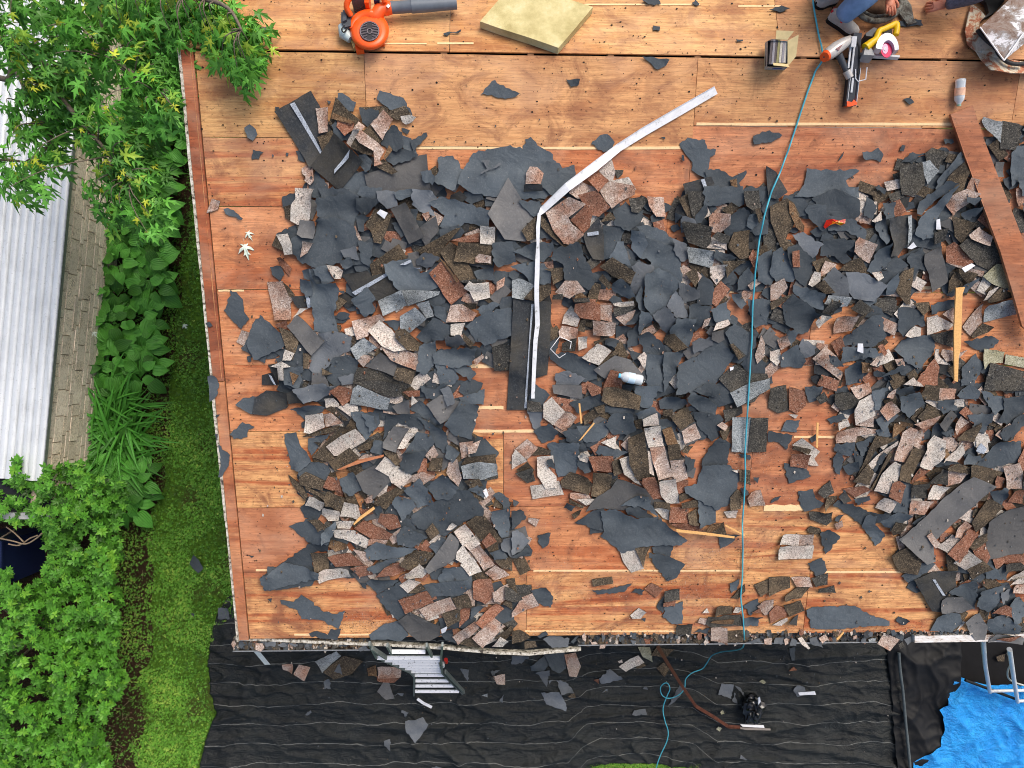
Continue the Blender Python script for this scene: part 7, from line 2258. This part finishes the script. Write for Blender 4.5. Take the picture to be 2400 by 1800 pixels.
PR = Pile(XL - .2, XR, -.9, S_EAVE + .2, None); PR.h[:] = .0075
PR.h[:, :int((RAKE_IN - PR.x0) / CELL) + 1] = .016
PE = Pile(XL - .2, XR, EAVE.y - .4, EAVE.y + .2, None)
PG = Pile(-4.6, 6.8, -5.4, -2.4, fabric_h)
rp = random.Random(77)
SHN = set('LPRTGDBO')
def piece_mesh(name, poly, code, pile, thick, curl, jag, to, child_of=None, raise_=0.0):
    n = len(poly); cx = sum(p[0] for p in poly) / n; cy = sum(p[1] for p in poly) / n
    out = []
    for i in range(n):
        a = Vector(poly[i]); b = Vector(poly[(i + 1) % n]); L = (b - a).length; k = max(1, int(L / (.022 if jag > .003 else .035)))
        d = (b - a) / max(L, 1e-6); nn = Vector((d.y, -d.x)); sd0 = rp.random() * 90
        straight = (code in SHN or code in 'KSW') and L > .08 and rp.random() < .55
        amp = jag * (.25 if straight else 1)
        out.append(a)
        for q in range(1, k):
            t_ = q / k; e = min(t_, 1 - t_) * 2
            out.append(a + (b - a) * t_ + nn * (amp * (2.2 * pnoise(sd0 + t_ * L * 26, 1) + rp.uniform(-.5, .5)) * min(1, e * 2.5)))
    xs = [v.x for v in out]; ys = [v.y for v in out]; x0, x1, y0, y1 = min(xs), max(xs), min(ys), max(ys)
    step = .045 if (x1 - x0) * (y1 - y0) > .02 else .035
    grid = []; x = x0 + step * .7; P2 = [(v.x, v.y) for v in out]
    while x < x1:
        y = y0 + step * .7
        while y < y1:
            gx, gy = x + rp.uniform(-.008, .008), y + rp.uniform(-.008, .008)
            if inside(gx, gy, P2): grid.append(Vector((gx, gy)))
            y += step
        x += step
    E = [(i, (i + 1) % len(out)) for i in range(len(out))]
    try: vo, eo, fo, *_ = delaunay_2d_cdt(out + grid, E, [], 1, 1e-6)
    except Exception: return None
    if not fo: return None
    sm, mx, i0, j0 = pile.smooth(x0, x1, y0, y1, 3 if code in SHN or code in 'SK' else 2)
    ang = rp.random() * 6.283; ux, uy = math.cos(ang), math.sin(ang); R = max(.05, max(x1 - x0, y1 - y0) / 2)
    sdn = rp.random() * 50; ang2 = rp.random() * 6.283
    zs = []
    for v in vo:
        b = samp(sm, i0, j0, pile, v.x, v.y)
        u = ((v.x - cx) * ux + (v.y - cy) * uy) / R; w_ = ((v.x - cx) * math.cos(ang2) + (v.y - cy) * math.sin(ang2)) / R
        up = curl * max(0, u - .15) ** 2 * 1.4 + curl * .5 * max(0, w_ - .35) ** 2 + .4 * curl * abs(pnoise(v.x * 9, v.y * 9, sdn))
        zs.append(b + .0015 + thick + up + raise_)
    # write into the pile
    for f in fo:
        A_, B_, C2 = [vo[i] for i in f[:3]]; za, zb, zc = [zs[i] for i in f[:3]]
        ax, bx = min(A_.x, B_.x, C2.x), max(A_.x, B_.x, C2.x); ay, by = min(A_.y, B_.y, C2.y), max(A_.y, B_.y, C2.y)
        ia, ib = max(0, int(math.ceil((ax - pile.x0) / CELL - .4))), min(pile.nx - 1, int((bx - pile.x0) / CELL + .4)); ja, jb = max(0, int(math.ceil((ay - pile.y0) / CELL - .4))), min(pile.ny - 1, int((by - pile.y0) / CELL + .4))
        z = max(za, zb, zc)
        if ib >= ia and jb >= ja and ib - ia < 6 and jb - ja < 6:
            z = (za + zb + zc) / 3
            pile.h[ja:jb + 1, ia:ib + 1] = np.maximum(pile.h[ja:jb + 1, ia:ib + 1], z)
    mb = MB(); V = [to(v.x, v.y, z) for v, z in zip(vo, zs)]
    nrm = (to(0, 0, 1) - to(0, 0, 0))
    fl = []
    for f in fo:
        f = tuple(f)
        c = (V[f[1]] - V[f[0]]).cross(V[f[2]] - V[f[0]])
        fl.append(f if c.dot(nrm) > 0 else f[::-1])
    mb.add(V, fl, 0, True)
    from collections import Counter
    ec = Counter()
    for f in fl:
        for i in range(len(f)): ec[(f[i], f[(i + 1) % len(f)])] += 1
    bnd = [e for e in ec if (e[1], e[0]) not in ec]
    for a, b in bnd: mb.add([V[a], V[b], V[b] - nrm * thick, V[a] - nrm * thick], [(0, 3, 2, 1)], 1)
    if code != 'W' and code != 'w': mb.add([v - nrm * thick for v in V], [f[::-1] for f in fl], 1)
    return mb, (x1 - x0) * (y1 - y0), (x1 - x0, y1 - y0)

LAND = [(868, 72, 'the leaf blower'), (1250, 50, 'the insulation slab'), (1828, 115, 'the nail box'), (1985, 170, 'the nail gun'), (2065, 100, 'the circular saw'), (2250, 215, 'the crumpled bottle'), (2245, 790, 'the pine splinter'), (1955, 525, 'the candy wrapper'), (1265, 498, 'the white strip bend'), (1678, 211, 'the white strip top'), (1249, 932, 'the white strip foot'), (1480, 886, 'the water bottle'), (1312, 815, 'the bent wire'), (975, 1560, 'the ladder'), (1760, 1655, 'the trash bag'), (1631, 1655, 'the rusty strip elbow'), (573, 572, 'the fallen maple leaf'), (545, 1500, 'the left eave corner'), (720, 300, 'the taped black sheet'), (1775, 1015, 'the two tone shingle'), (1862, 1290, 'the lone shingle'), (2200, 1220, 'the long grey slab'), (2270, 1495, 'the silver eave rail'), (850, 1080, 'the curved splinter'), (1650, 1250, 'the long flat splinter'), (1917, 1020, 'the thin splinter'), (2290, 300, 'the plank top'), (1640, 145, 'the ridge gap'), (1566, 1615, 'the hose loop'), (2380, 1640, 'the steel frame'), (820, 1020, 'the lower left pile')]
CN = {'F': ('charcoal', 'felt scrap'), 'f': ('light grey', 'felt scrap'), 'S': ('smooth grey', 'upturned shingle'), 'K': ('black', 'upturned shingle'), 'L': ('pale tan speckled', 'shingle piece'), 'P': ('pinkish tan speckled', 'shingle piece'), 'R': ('red brown', 'shingle piece'), 'T': ('dark tan', 'shingle piece'), 'G': ('slate grey speckled', 'shingle piece'), 'D': ('dark olive brown', 'shingle piece'), 'B': ('black speckled', 'shingle piece'), 'O': ('mossy pale', 'shingle piece'), 'W': ('white striped', 'tape scrap'), 'w': ('white', 'paper scrap')}
def label_for(code, px, py, area, dims):
    best = sorted(LAND, key=lambda l: (l[0] - px) ** 2 + (l[1] - py) ** 2)[0]
    dx, dy = px - best[0], py - best[1]; k = 1 / 290 if py < 1500 else 1 / 240
    dist = int(round(math.hypot(dx, dy) * k * 100))
    d = ('' if abs(dy) < abs(dx) * .4 else ('below' if dy > 0 else 'above')); e = ('' if abs(dx) < abs(dy) * .4 else ('right' if dx > 0 else 'left'))
    w_ = {'': {'right': 'right of', 'left': 'left of'}.get(e, 'on'), 'below': 'below', 'above': 'above'}[d] if not (d and e) else f'{d} {e} of'
    mn, mxx = min(dims), max(dims)
    size = 'tiny' if area < .003 else 'small' if area < .009 else 'middling' if area < .025 else 'large' if area < .07 else 'huge'
    if mxx > 2.6 * mn: size += ' narrow'
    c, kd = CN[code]
    d5 = max(5, int(round(dist / 5.0)) * 5)
    T_ = {10: 'ten', 20: 'twenty', 30: 'thirty', 40: 'forty', 50: 'fifty', 60: 'sixty', 70: 'seventy', 80: 'eighty', 90: 'ninety'}
    U_ = ['zero', 'one', 'two', 'three', 'four', 'five', 'six', 'seven', 'eight', 'nine']
    if d5 < 10: ds = 'five cm'
    elif d5 == 15: ds = 'fifteen cm'
    elif d5 < 100: ds = T_[d5 // 10 * 10] + (' five' if d5 % 10 else '') + ' cm'
    else: ds = f'{U_[min(9, d5 // 100)]} point {U_[(d5 % 100) // 10]} m'
    lab = f'{size} {c} {kd} {ds} {w_} {best[2]}'
    return lab if len(lab.split()) < 16 else lab.replace(' speckled', '').replace(' narrow', '').replace('the ', '')

# filler litter below the traced pieces where the pile is thick (stuff)
cover = [[(680, 440), (770, 400), (1000, 400), (1280, 420), (1500, 480), (1640, 450), (1790, 440), (1960, 470), (2090, 400), (2250, 350), (2400, 300), (2400, 640), (2360, 700), (2150, 660), (2120, 760), (2090, 800), (2030, 790), (2000, 700), (1940, 760), (1850, 760), (1790, 900), (1690, 980), (1640, 1080), (1540, 1180), (1400, 1180), (1330, 1060), (1310, 930), (1400, 880), (1380, 760), (1330, 690), (1300, 700), (1290, 830), (1190, 860), (1120, 840), (1080, 800), (900, 700), (790, 760), (780, 640), (660, 600)],
 [(1850, 800), (2030, 800), (2120, 820), (2400, 880), (2400, 1470), (2230, 1470), (2150, 1360), (2110, 1280), (2080, 1180), (2010, 1150), (1970, 1060), (1960, 930)],
 [(620, 780), (800, 760), (1000, 820), (1110, 900), (1080, 1010), (1160, 1060), (1180, 1180), (1240, 1300), (1230, 1400), (1180, 1480), (1000, 1480), (900, 1400), (840, 1350), (760, 1320), (720, 1150), (760, 960), (660, 900)]]
fill = []
for poly in cover:
    xs = [p[0] for p in poly]; ys = [p[1] for p in poly]; A_ = 0
    for k in range(int((max(xs) - min(xs)) * (max(ys) - min(ys)) / 640)):
        px, py = rp.uniform(min(xs), max(xs)), rp.uniform(min(ys), max(ys))
        if inside(px, py, poly): fill.append((px, py))
groups = {}
for px, py in fill:
    tabs = inside(px, py, cover[1]) or inside(px, py, cover[2])
    code = rp.choice('FFFFFFKSDDDDBPPLLRR' if tabs else 'FFFFFFFFFFKSSDDBBPLR'); r = rp.uniform(12, 38) if code in 'Ff' else rp.uniform(20, 32); n = rp.choice((5, 6, 7)) if code in 'FfK' else 4; a0 = rp.random() * 6.28 if code in 'Ff' else .6 + 2.2 * pnoise(px * .006, py * .006, 3) + (1.571 if rp.random() < .3 else 0) + rp.gauss(0, .1); asp = rp.uniform(.55, 1)
    pts = []
    for i in range(n):
        a = a0 + 6.283 * i / n + (rp.uniform(-.3, .3) if n > 4 else rp.uniform(-.1, .1)); rr_ = r * (rp.uniform(.7, 1.15) if n > 4 else 1)
        x_, y_ = math.cos(a) * rr_, math.sin(a) * rr_ * asp
        if n == 4:
            sx_, sy_ = ((1, 1), (-1, 1), (-1, -1), (1, -1))[i]; u_, v_ = sx_ * r * .85, sy_ * r * .48; x_, y_ = u_ * math.cos(a0) - v_ * math.sin(a0), u_ * math.sin(a0) + v_ * math.cos(a0)
        pts.append(roof_xs(px + x_, py + y_))
    res = piece_mesh('x', pts, code, PR, .0022, .005, .005 if code in 'Ff' else .002, r2w)
    if res is None: continue
    m0 = groups.setdefault(code, MB()); mb = res[0]; b = len(m0.v); m0.v += mb.v; m0.f += [tuple(i + b for i in f) for f in mb.f]; m0.m += mb.m; m0.sm += mb.sm
NMG = {'F': 'felt_litter', 'K': 'black_litter', 'S': 'grey_litter', 'D': 'brown_litter', 'B': 'dark_litter', 'P': 'tan_litter', 'L': 'pale_litter', 'R': 'reddish_litter'}
for code, m0 in groups.items(): m0.build(NMG[code], [DM[code], ASPH], None, kind='stuff')

# the traced pieces
tile = (0, 0); surf = 'R'; parsed = []
for ln in DEB.strip().splitlines():
    q = ln.split()
    if not q: continue
    if q[0] == '@': tile = (float(q[1]), float(q[2])); surf = q[3]; continue
    child = q[0].startswith('+'); code = q[0].lstrip('+')
    nums = [float(v) for v in q[1:]]; pts = [(tile[0] + nums[i] / 3.6867, tile[1] + nums[i + 1] / 3.6867) for i in range(0, len(nums), 2)]
    parsed.append((code, child, surf, pts))
def area2(p): return abs(sum(p[i][0] * p[(i + 1) % len(p)][1] - p[(i + 1) % len(p)][0] * p[i][1] for i in range(len(p)))) / 2
fam = lambda c: 'felt' if c in 'Ff' else 'shingle'
sizes = {'felt': [], 'shingle': []}
for i, (c, ch, sf_, pts) in enumerate(parsed):
    if not ch: sizes[fam(c)].append((area2(pts), i))
small_i = set()
for k_, lst in sizes.items():
    lst.sort(reverse=True)
    for a_, i in lst[296:]: small_i.add(i)
joined = {}; last = None; used_labels = {}
def back_to(x, s, h=0): return b2w(x, -s, h)
for i, (code, child, sf_, pts) in enumerate(parsed):
    cx = sum(p[0] for p in pts) / len(pts); cy = sum(p[1] for p in pts) / len(pts)
    if sf_ == 'R':
        if cy < 122:
            q = [BACK.at(*p) for p in pts]; P2 = [(v.x, -(v.y - YR) / C_) for v in q]; to = back_to
        else: P2 = [roof_xs(*p) for p in pts]; P2 = [(x, max(s, .012)) for x, s in P2]; to = r2w
        if to is r2w: P2 = [(x, min(s, S_EAVE + .12)) for x, s in P2]
        pile = PR
    elif sf_ == 'E':
        P2 = [tuple(flat(EAVE.z - .045).at(*p).xy) for p in pts]; to = lambda x, y, h=0: Vector((x, y, EAVE.z - .045 + h)); pile = PE
    else:
        P2 = [tuple(GROUND.at(*p).xy) for p in pts]; to = lambda x, y, h=0: Vector((x, y, h)); pile = PG
    th = .0022 if code in 'Ff' else (.001 if code in 'Ww' else .0045)
    cl_ = rp.uniform(.006, .036) if code in 'Ff' else (.004 if child or code in 'Ww' else rp.uniform(.005, .032))
    kk = 1.07 if code in 'Ff' else 1.035
    if not child: mx_, my_ = sum(p[0] for p in P2) / len(P2), sum(p[1] for p in P2) / len(P2); P2 = [(mx_ + (x - mx_) * kk, my_ + (y - my_) * kk) for x, y in P2]
    if sf_ == 'G': cl_ = rp.uniform(.01, .03)
    jg = .0095 if code in 'Ff' else (.001 if code == 'W' else .0028)
    res = piece_mesh('p', P2, code, pile, th, cl_, jg, to)
    if res is None: continue
    mb, ar, dims = res; mats = [DM[code], ASPH if code not in 'Ww' else DM[code]]
    if child and last is not None:
        mb.build('sealing_strip' if code == 'W' else 'headlap', mats, last); continue
    if i in small_i:
        m0 = joined.setdefault(code, MB()); b = len(m0.v); m0.v += mb.v; m0.f += [tuple(j + b for j in f) for f in mb.f]; m0.m += mb.m; m0.sm += mb.sm; continue
    lab = label_for(code, cx, cy, ar, dims)
    nm = {'F': 'felt_scrap', 'f': 'felt_scrap', 'W': 'tape_scrap', 'w': 'paper_scrap', 'K': 'upturned_shingle', 'S': 'upturned_shingle'}.get(code, 'shingle_piece')
    last = mb.top(nm, mats, lab, {'felt_scrap': 'roofing felt', 'tape_scrap': 'tape', 'paper_scrap': 'paper', 'upturned_shingle': 'shingle', 'shingle_piece': 'shingle'}[nm], 'torn roofing felt scraps' if nm == 'felt_scrap' else 'torn off shingles')
    used_labels.setdefault(lab, []).append(last)
for lab, objs in used_labels.items():
    if len(objs) > 1:
        objs.sort(key=lambda o: -o.location.y)
        for k, o in enumerate(objs): o['label'] = (('upper ', 'lower ', 'lowest ') if len(objs) < 4 else ('topmost ', 'second ', 'third ', 'fourth ', 'fifth ', 'sixth ', 'seventh ', 'eighth '))[min(k, 7 if len(objs) > 3 else 2)] + lab
for code, m0 in joined.items(): m0.build({'F': 'felt_crumbs', 'f': 'grey_felt_crumbs'}.get(code, 'shingle_crumbs'), [DM[code], ASPH], None, kind='stuff')

# crumbs: over the pile, in the gutter, on the fabric (stuff)
mbs = {c: MB() for c in 'FKLPRDGYw'}
def crumb(o, r, nrm, code):
    n = rp.choice((4, 5, 6)); a0 = rp.random() * 6.28; t1 = Vector((rp.uniform(-.2, .2), rp.uniform(-.2, .2), 1)).normalized(); u = t1.cross(Vector((1, 0, 0))).normalized(); v = t1.cross(u)
    p = [o + (u * math.cos(a0 + 6.283 * i / n) + v * math.sin(a0 + 6.283 * i / n) * .7) * r * rp.uniform(.6, 1.2) for i in range(n)]
    mbs[code].prism(p, -t1 * .003)
for k in range(2600):
    poly = rp.choice(cover); xs = [p[0] for p in poly]; ys = [p[1] for p in poly]; px, py = rp.uniform(min(xs) - 30, max(xs) + 30), rp.uniform(min(ys) - 30, max(ys) + 30)
    if not inside(px, py, poly) and rp.random() < .75: continue
    x, s = roof_xs(px, py)
    if s < .1 or s > S_EAVE - .01 or x < XL + .1: continue
    j, i = int((s - PR.y0) / CELL), int((x - PR.x0) / CELL)
    if not (0 <= j < PR.ny and 0 <= i < PR.nx): continue
    crumb(r2w(x, s, PR.h[j, i] + .005), rp.choice((.003, .004, .006, .008, .014)), None, rp.choice('FFFKKKKRDDDDGLP'))
gz_ = EAVE.z - .05
def gfill(x0, x1, ya, yb, n, z):
    for k in range(n):
        p = Vector((rp.uniform(x0, x1), rp.uniform(ya, yb), z + rp.uniform(-.03, .0))); crumb(p, rp.choice((.006, .01, .014, .02, .03, .04)), None, rp.choice('FFKKDDDRPLGGLP' if rp.random() < .45 else 'KDDFK'))
gfill(GR[0].x, GR[1].x, GR[0].y + .008, YE - .005, 1700, gz_)
gfill(GL[0].x, GL[1].x, GL[0].y + .008, YE - .03, 500, gz_)
gfill(GR[0].x, GR[1].x + .9, YE - .02, YE + .015, 220, EAVE.z + .02)
for k in range(260):
    px, py = rp.uniform(620, 2080), rp.uniform(1525, 1790 if rp.random() < .4 else 1600); p = GROUND.at(px, py); p.z = fabric_h(p.x, p.y) + .012
    crumb(p, rp.choice((.004, .005, .007, .012)), None, rp.choice('FFKLDDGG'))
mm_ = {'F': 'F', 'K': 'K', 'L': 'L', 'P': 'P', 'R': 'R', 'D': 'D', 'G': 'f', 'Y': 'Y', 'w': 'w'}
nmc = {'F': 'felt_crumbs', 'K': 'black_crumbs', 'L': 'pale_crumbs', 'P': 'tan_crumbs', 'R': 'reddish_crumbs', 'D': 'brown_crumbs', 'G': 'grey_crumbs', 'Y': 'wood_crumbs', 'w': 'white_crumbs'}
for c, m0 in mbs.items():
    if m0.v: m0.build(nmc[c], DM[mm_[c]], None, kind='stuff')
# dark rotted litter bed in the gutter runs
LIT = Mat('rotted_leaf_litter', .98, .05); _a = LIT.noise(LIT.pos(), 60, 6, .8); LIT.color(LIT.ramp(_a, [(.35, srgb(30, 22, 18)), (.5, srgb(62, 46, 36)), (.62, srgb(110, 96, 84)), (.72, srgb(150, 140, 130))])); LIT.bump(_a, 1, .02)
for g_ in (GL, GR):
    mb = MB(); n = 160; m_ = 6; vs = []
    for i in range(n + 1):
        for j in range(m_ + 1):
            x = g_[0].x + (g_[1].x - g_[0].x) * i / n; y = g_[0].y + .006 + (YE - .006 - g_[0].y - .006) * j / m_
            vs.append((x, y, gz_ - .035 + .01 * pnoise(x * 14, y * 14) + .02 * j / m_))
    mb.add(vs, [(i * (m_ + 1) + j, (i + 1) * (m_ + 1) + j, (i + 1) * (m_ + 1) + j + 1, i * (m_ + 1) + j + 1) for i in range(n) for j in range(m_)], 0, True); mb.build('gutter_litter', LIT.m, None, kind='stuff')
# ================================================================ THINGS LYING ON TOP OF THE PILE
def ph(px, py, r=3):
    x, s_ = roof_xs(px, py); j, i = int((s_ - PR.y0) / CELL), int((x - PR.x0) / CELL)
    a = PR.h[max(0, j - r):j + r + 1, max(0, i - r):i + r + 1]
    return float(a.max()) if a.size else .01
# ---- air hose
HOSE = simple('blue_hose_rubber', srgb(70, 168, 188), .4, .5, var=.1)
HPT = [(1912, 165), (1893, 215), (1873, 275), (1850, 345), (1828, 405), (1808, 450), (1793, 500), (1780, 560), (1770, 640), (1764, 720), (1762, 800), (1757, 880), (1753, 950), (1749, 1010), (1746, 1060), (1747, 1110), (1744, 1170), (1740, 1225), (1741, 1290), (1740, 1350), (1736, 1400), (1742, 1450), (1744, 1490)]
hp = [BACK.at(1905, -30, .05), BACK.at(1906, 8, .03), BACK.at(1913, 50, .02), BACK.at(1920, 88, .02), BACK.at(1926, 112, .02), r2w(ROOF.at(1924, 133).x, .02, .03)]
for px, py in [(px_, py_) for (a_, b_) in zip(HPT, HPT[1:]) for t_ in (0, .34, .67) for px_, py_ in [(a_[0] + (b_[0] - a_[0]) * t_, a_[1] + (b_[1] - a_[1]) * t_)]] + [HPT[-1]]:
#, (1893, 215), (1873, 275), (1850, 345), (1828, 405), (1808, 450), (1793, 500), (1780, 560), (1770, 640), (1764, 720), (1762, 800), (1757, 880), (1753, 950), (1749, 1010), (1746, 1060), (1747, 1110), (1744, 1170), (1740, 1225), (1741, 1290), (1740, 1350), (1736, 1400), (1742, 1450), (1744, 1490)]:
    hp.append(ROOF.at(px, py, max(.012, ph(px, py, 3) + .010)))
hp += [flat(2.55).at(1743, 1512), flat(2.2).at(1735, 1521), flat(1.7).at(1715, 1525), flat(1.1).at(1690, 1528), flat(.55).at(1668, 1537), flat(.25).at(1656, 1555), flat(.14).at(1645, 1568), flat(.13).at(1622, 1577), flat(.13).at(1607, 1592), flat(.13).at(1605, 1610), flat(.13).at(1597, 1624), flat(.13).at(1580, 1634), flat(.13).at(1563, 1636), flat(.12).at(1551, 1628), flat(.12).at(1548, 1612), flat(.13).at(1556, 1602), flat(.14).at(1565, 1602), flat(.16).at(1570, 1615), flat(.17).at(1563, 1632), flat(.12).at(1554, 1660), flat(.12).at(1558, 1688), flat(.12).at(1566, 1715), flat(.12).at(1562, 1740), flat(.12).at(1548, 1770), flat(.1).at(1538, 1800), flat(.1).at(1530, 1840)]
mb = MB(); mb.tube(spline(hp, 5), .0066, 8); mb.top('air_hose', HOSE, 'thin blue air hose running down the roof and over the eave onto the black fabric', 'air hose')

# ---- bent white drip edge
strip3('drip_edge', [(x_, y_, max(h_ * 0 + .02, ph(x_, y_, 5) + .008)) for x_, y_, h_ in [(1678, 211, .02), (1600, 256, .03), (1510, 308, .035), (1450, 346, .04), (1392, 392, .05), (1330, 438, .06), (1272, 492, .075), (1264, 503, .085)]], [.060, .064, .064, .060, .070, .064, .050, .022], DW, 'long white metal drip edge strip bent at the middle, lying over the shingle pile', 'metal strip', lip=.008)
o = bpy.data.objects['drip_edge']
mb = MB(); P = [(1264, 500, 0), (1261, 535, 0), (1261, 572, 0), (1260, 605, 0), (1259, 640, 0), (1258, 670, 0), (1258, 700, 0), (1259, 730, 0), (1260, 760, 0), (1255, 800, 0), (1252, 860, 0), (1249, 934, 0)]
W_ = [.024, .030, .022, .034, .036, .036, .036, .036, .036, .034, .032, .028]
HH = [max(ph(x, y, 4), ph(x, y + 25, 4)) + .016 for x, y, h in P]; n = ROOF.n; Q = [ROOF.at(x, y, h) for (x, y, _), h in zip(P, HH)]
for i in range(len(Q) - 1):
    mb.prism([Q[i] + Vector((W_[i] / 2, 0, 0)), Q[i + 1] + Vector((W_[i + 1] / 2, 0, 0)), Q[i + 1] - Vector((W_[i + 1] / 2, 0, 0)), Q[i] - Vector((W_[i] / 2, 0, 0))], -n * .012)
def adopt(mb, name, mat, par):
    c = mb.build(name, mat, par); return c
adopt(mb, 'bent_leg', DW, o)

def sliver_on(poly, h, *a, **k):
    cx_ = sum(p[0] for p in poly) / len(poly); cy_ = sum(p[1] for p in poly) / len(poly)
    hm = max(ph(x, y, 1) for x, y in poly + [(cx_, cy_)])
    return sliver(poly, hm + .010 + k.get('t_', .008) * .5, *a, **k)
# ---- old plank, splinters
fr = Frame(ROOF, 2330, 500)
mb = MB(); pl = [(2228, 268), (2280, 247), (2304, 320), (2342, 420), (2378, 510), (2420, 620), (2440, 700), (2440, 800), (2396, 765), (2375, 690), (2345, 590), (2300, 470), (2262, 368)]
mb.prism([ROOF.at(x, y, .05 + .07 * min(1, (y - 250) / 250)) for x, y in pl], -ROOF.n * .025); mb.top('plank', W_PLANK, 'long reddish brown plank lying over the debris at the right edge', 'plank')
sliver_on([(2241, 675), (2262, 673), (2256, 690), (2254, 760), (2252, 815), (2247, 840), (2245, 895), (2237, 893), (2236, 780), (2238, 740)], .075, 'long upright pale pine splinter left of the brown plank', t_=.014)
sliver_on([(1585, 1241), (1650, 1248), (1722, 1258), (1721, 1262), (1650, 1254), (1586, 1247)], .03, 'long thin pale splinter lying flat at the left of the blue hose')
sliver_on([(1700, 1230), (1746, 1254), (1748, 1258), (1699, 1233)], .04, 'short thin splinter crossing under the blue hose')
sliver_on([(1356, 946), (1360, 946), (1365, 992), (1361, 993)], .075, 'short upright pale splinter near the centre of the roof')
sliver_on([(1391, 991), (1394, 993), (1362, 1031), (1356, 1034)], .075, 'short slanted pale splinter below the upright centre one')
sliver_on([(1914, 991), (1919, 991), (1917, 1050), (1913, 1048)], .03, 'thin upright splinter on the bare plywood right of the hose')
sliver_on([(790, 1101), (840, 1078), (900, 1066), (898, 1071), (850, 1084), (796, 1102)], .08, 'curved reddish splinter across the lower left pile', W_ORNG)
sliver_on([(828, 1228), (842, 1212), (875, 1188), (879, 1193), (845, 1218), (830, 1231)], .08, 'slanted orange splinter in the lower left pile', W_FRESH)
sliver_on([(1960, 1498), (1976, 1481), (1979, 1483), (1964, 1501)], .02, 'tiny splinter standing in the gutter debris')

# ---- bottles
BOT = Mat('clear_plastic', .08, .5); BOT.b.inputs['Transmission Weight'].default_value = .3; BOT.b.inputs['IOR'].default_value = 1.3; BOT.color(srgb(226, 234, 238)); BOT = BOT.m
def bottle(px0, py0, px1, py1, h, lab, rad=.032, capm=None, labm=None, capside=1):
    a, b = ROOF.at(px0, py0, h), ROOF.at(px1, py1, h); t = thing('bottle', a, lab, 'bottle')
    L = (b - a).length; prof = [(0, .4), (.03, .95), (.12, 1), (.30, .94), (.34, 1), (.58, .97), (.66, 1), (.78, .92), (.88, .5), (.93, .38)]
    mb = MB(); mb.tube([a.lerp(b, u) for u, r in prof], [rad * r for u, r in prof], 14); mb.build('bottle_body', BOT, t)
    mb = MB(); mb.tube([a.lerp(b, .93), b], rad * .42, 12); mb.build('cap', capm, t)
    mb = MB(); mb.tube([a.lerp(b, .34), a.lerp(b, .62)], rad * 1.02, 14, cap=False); mb.build('bottle_label', labm, t)
bottle(1506, 892, 1450, 880, ph(1480, 886, 5) + .036, 'clear water bottle with light blue cap lying on the debris in the middle', .043, simple('light_blue_cap', srgb(90, 190, 226), .4), simple('pale_blue_label', srgb(200, 224, 240), .4, var=.1))
bottle(2252, 184, 2247, 249, .04, 'crumpled clear bottle lying just above the brown plank', .036, simple('green_cap', srgb(140, 170, 150), .4), simple('peach_label', srgb(236, 190, 160), .4, var=.2, scale=40))

# ---- candy wrapper
wr = Mat('wrapper_print', .3, .5); _p = wr.pos(); _a = wr.noise(_p, 26, 2, .5, 1)
wr.color(wr.ramp(_a, [(.44, srgb(232, 52, 24)), (.52, srgb(240, 110, 20)), (.57, srgb(250, 206, 30)), (.66, srgb(255, 240, 200))], 'CONSTANT'))
mb = MB(); WH = ph(1955, 522, 4) + .004; wp = [(1930, 531), (1937, 516), (1950, 513), (1966, 517), (1982, 513), (1981, 524), (1970, 529), (1958, 524), (1946, 527), (1934, 536)]
vs = [ROOF.at(x, y, WH + .012 * (i % 3)) for i, (x, y) in enumerate(wp)]; c = ROOF.at(1958, 520, WH + .02)
mb.add(vs + [c], [(i, (i + 1) % 10, 10) for i in range(10)]); mb.add(vs + [c], [((i + 1) % 10, i, 10) for i in range(10)])
mb.top('candy_wrapper', wr.m, 'crumpled red and yellow candy wrapper on the dark felt', 'wrapper')

# ---- bent white wire
mb = MB(); mb.tube([ROOF.at(x, y, ph(1312, 815, 7) + .006) for x, y in [(1336, 817), (1339, 801), (1312, 789), (1290, 818), (1311, 839), (1326, 829)]], .0035, 6); mb.top('bent_wire', WHITEP, 'open loop of bent white wire beside the white strip', 'wire')
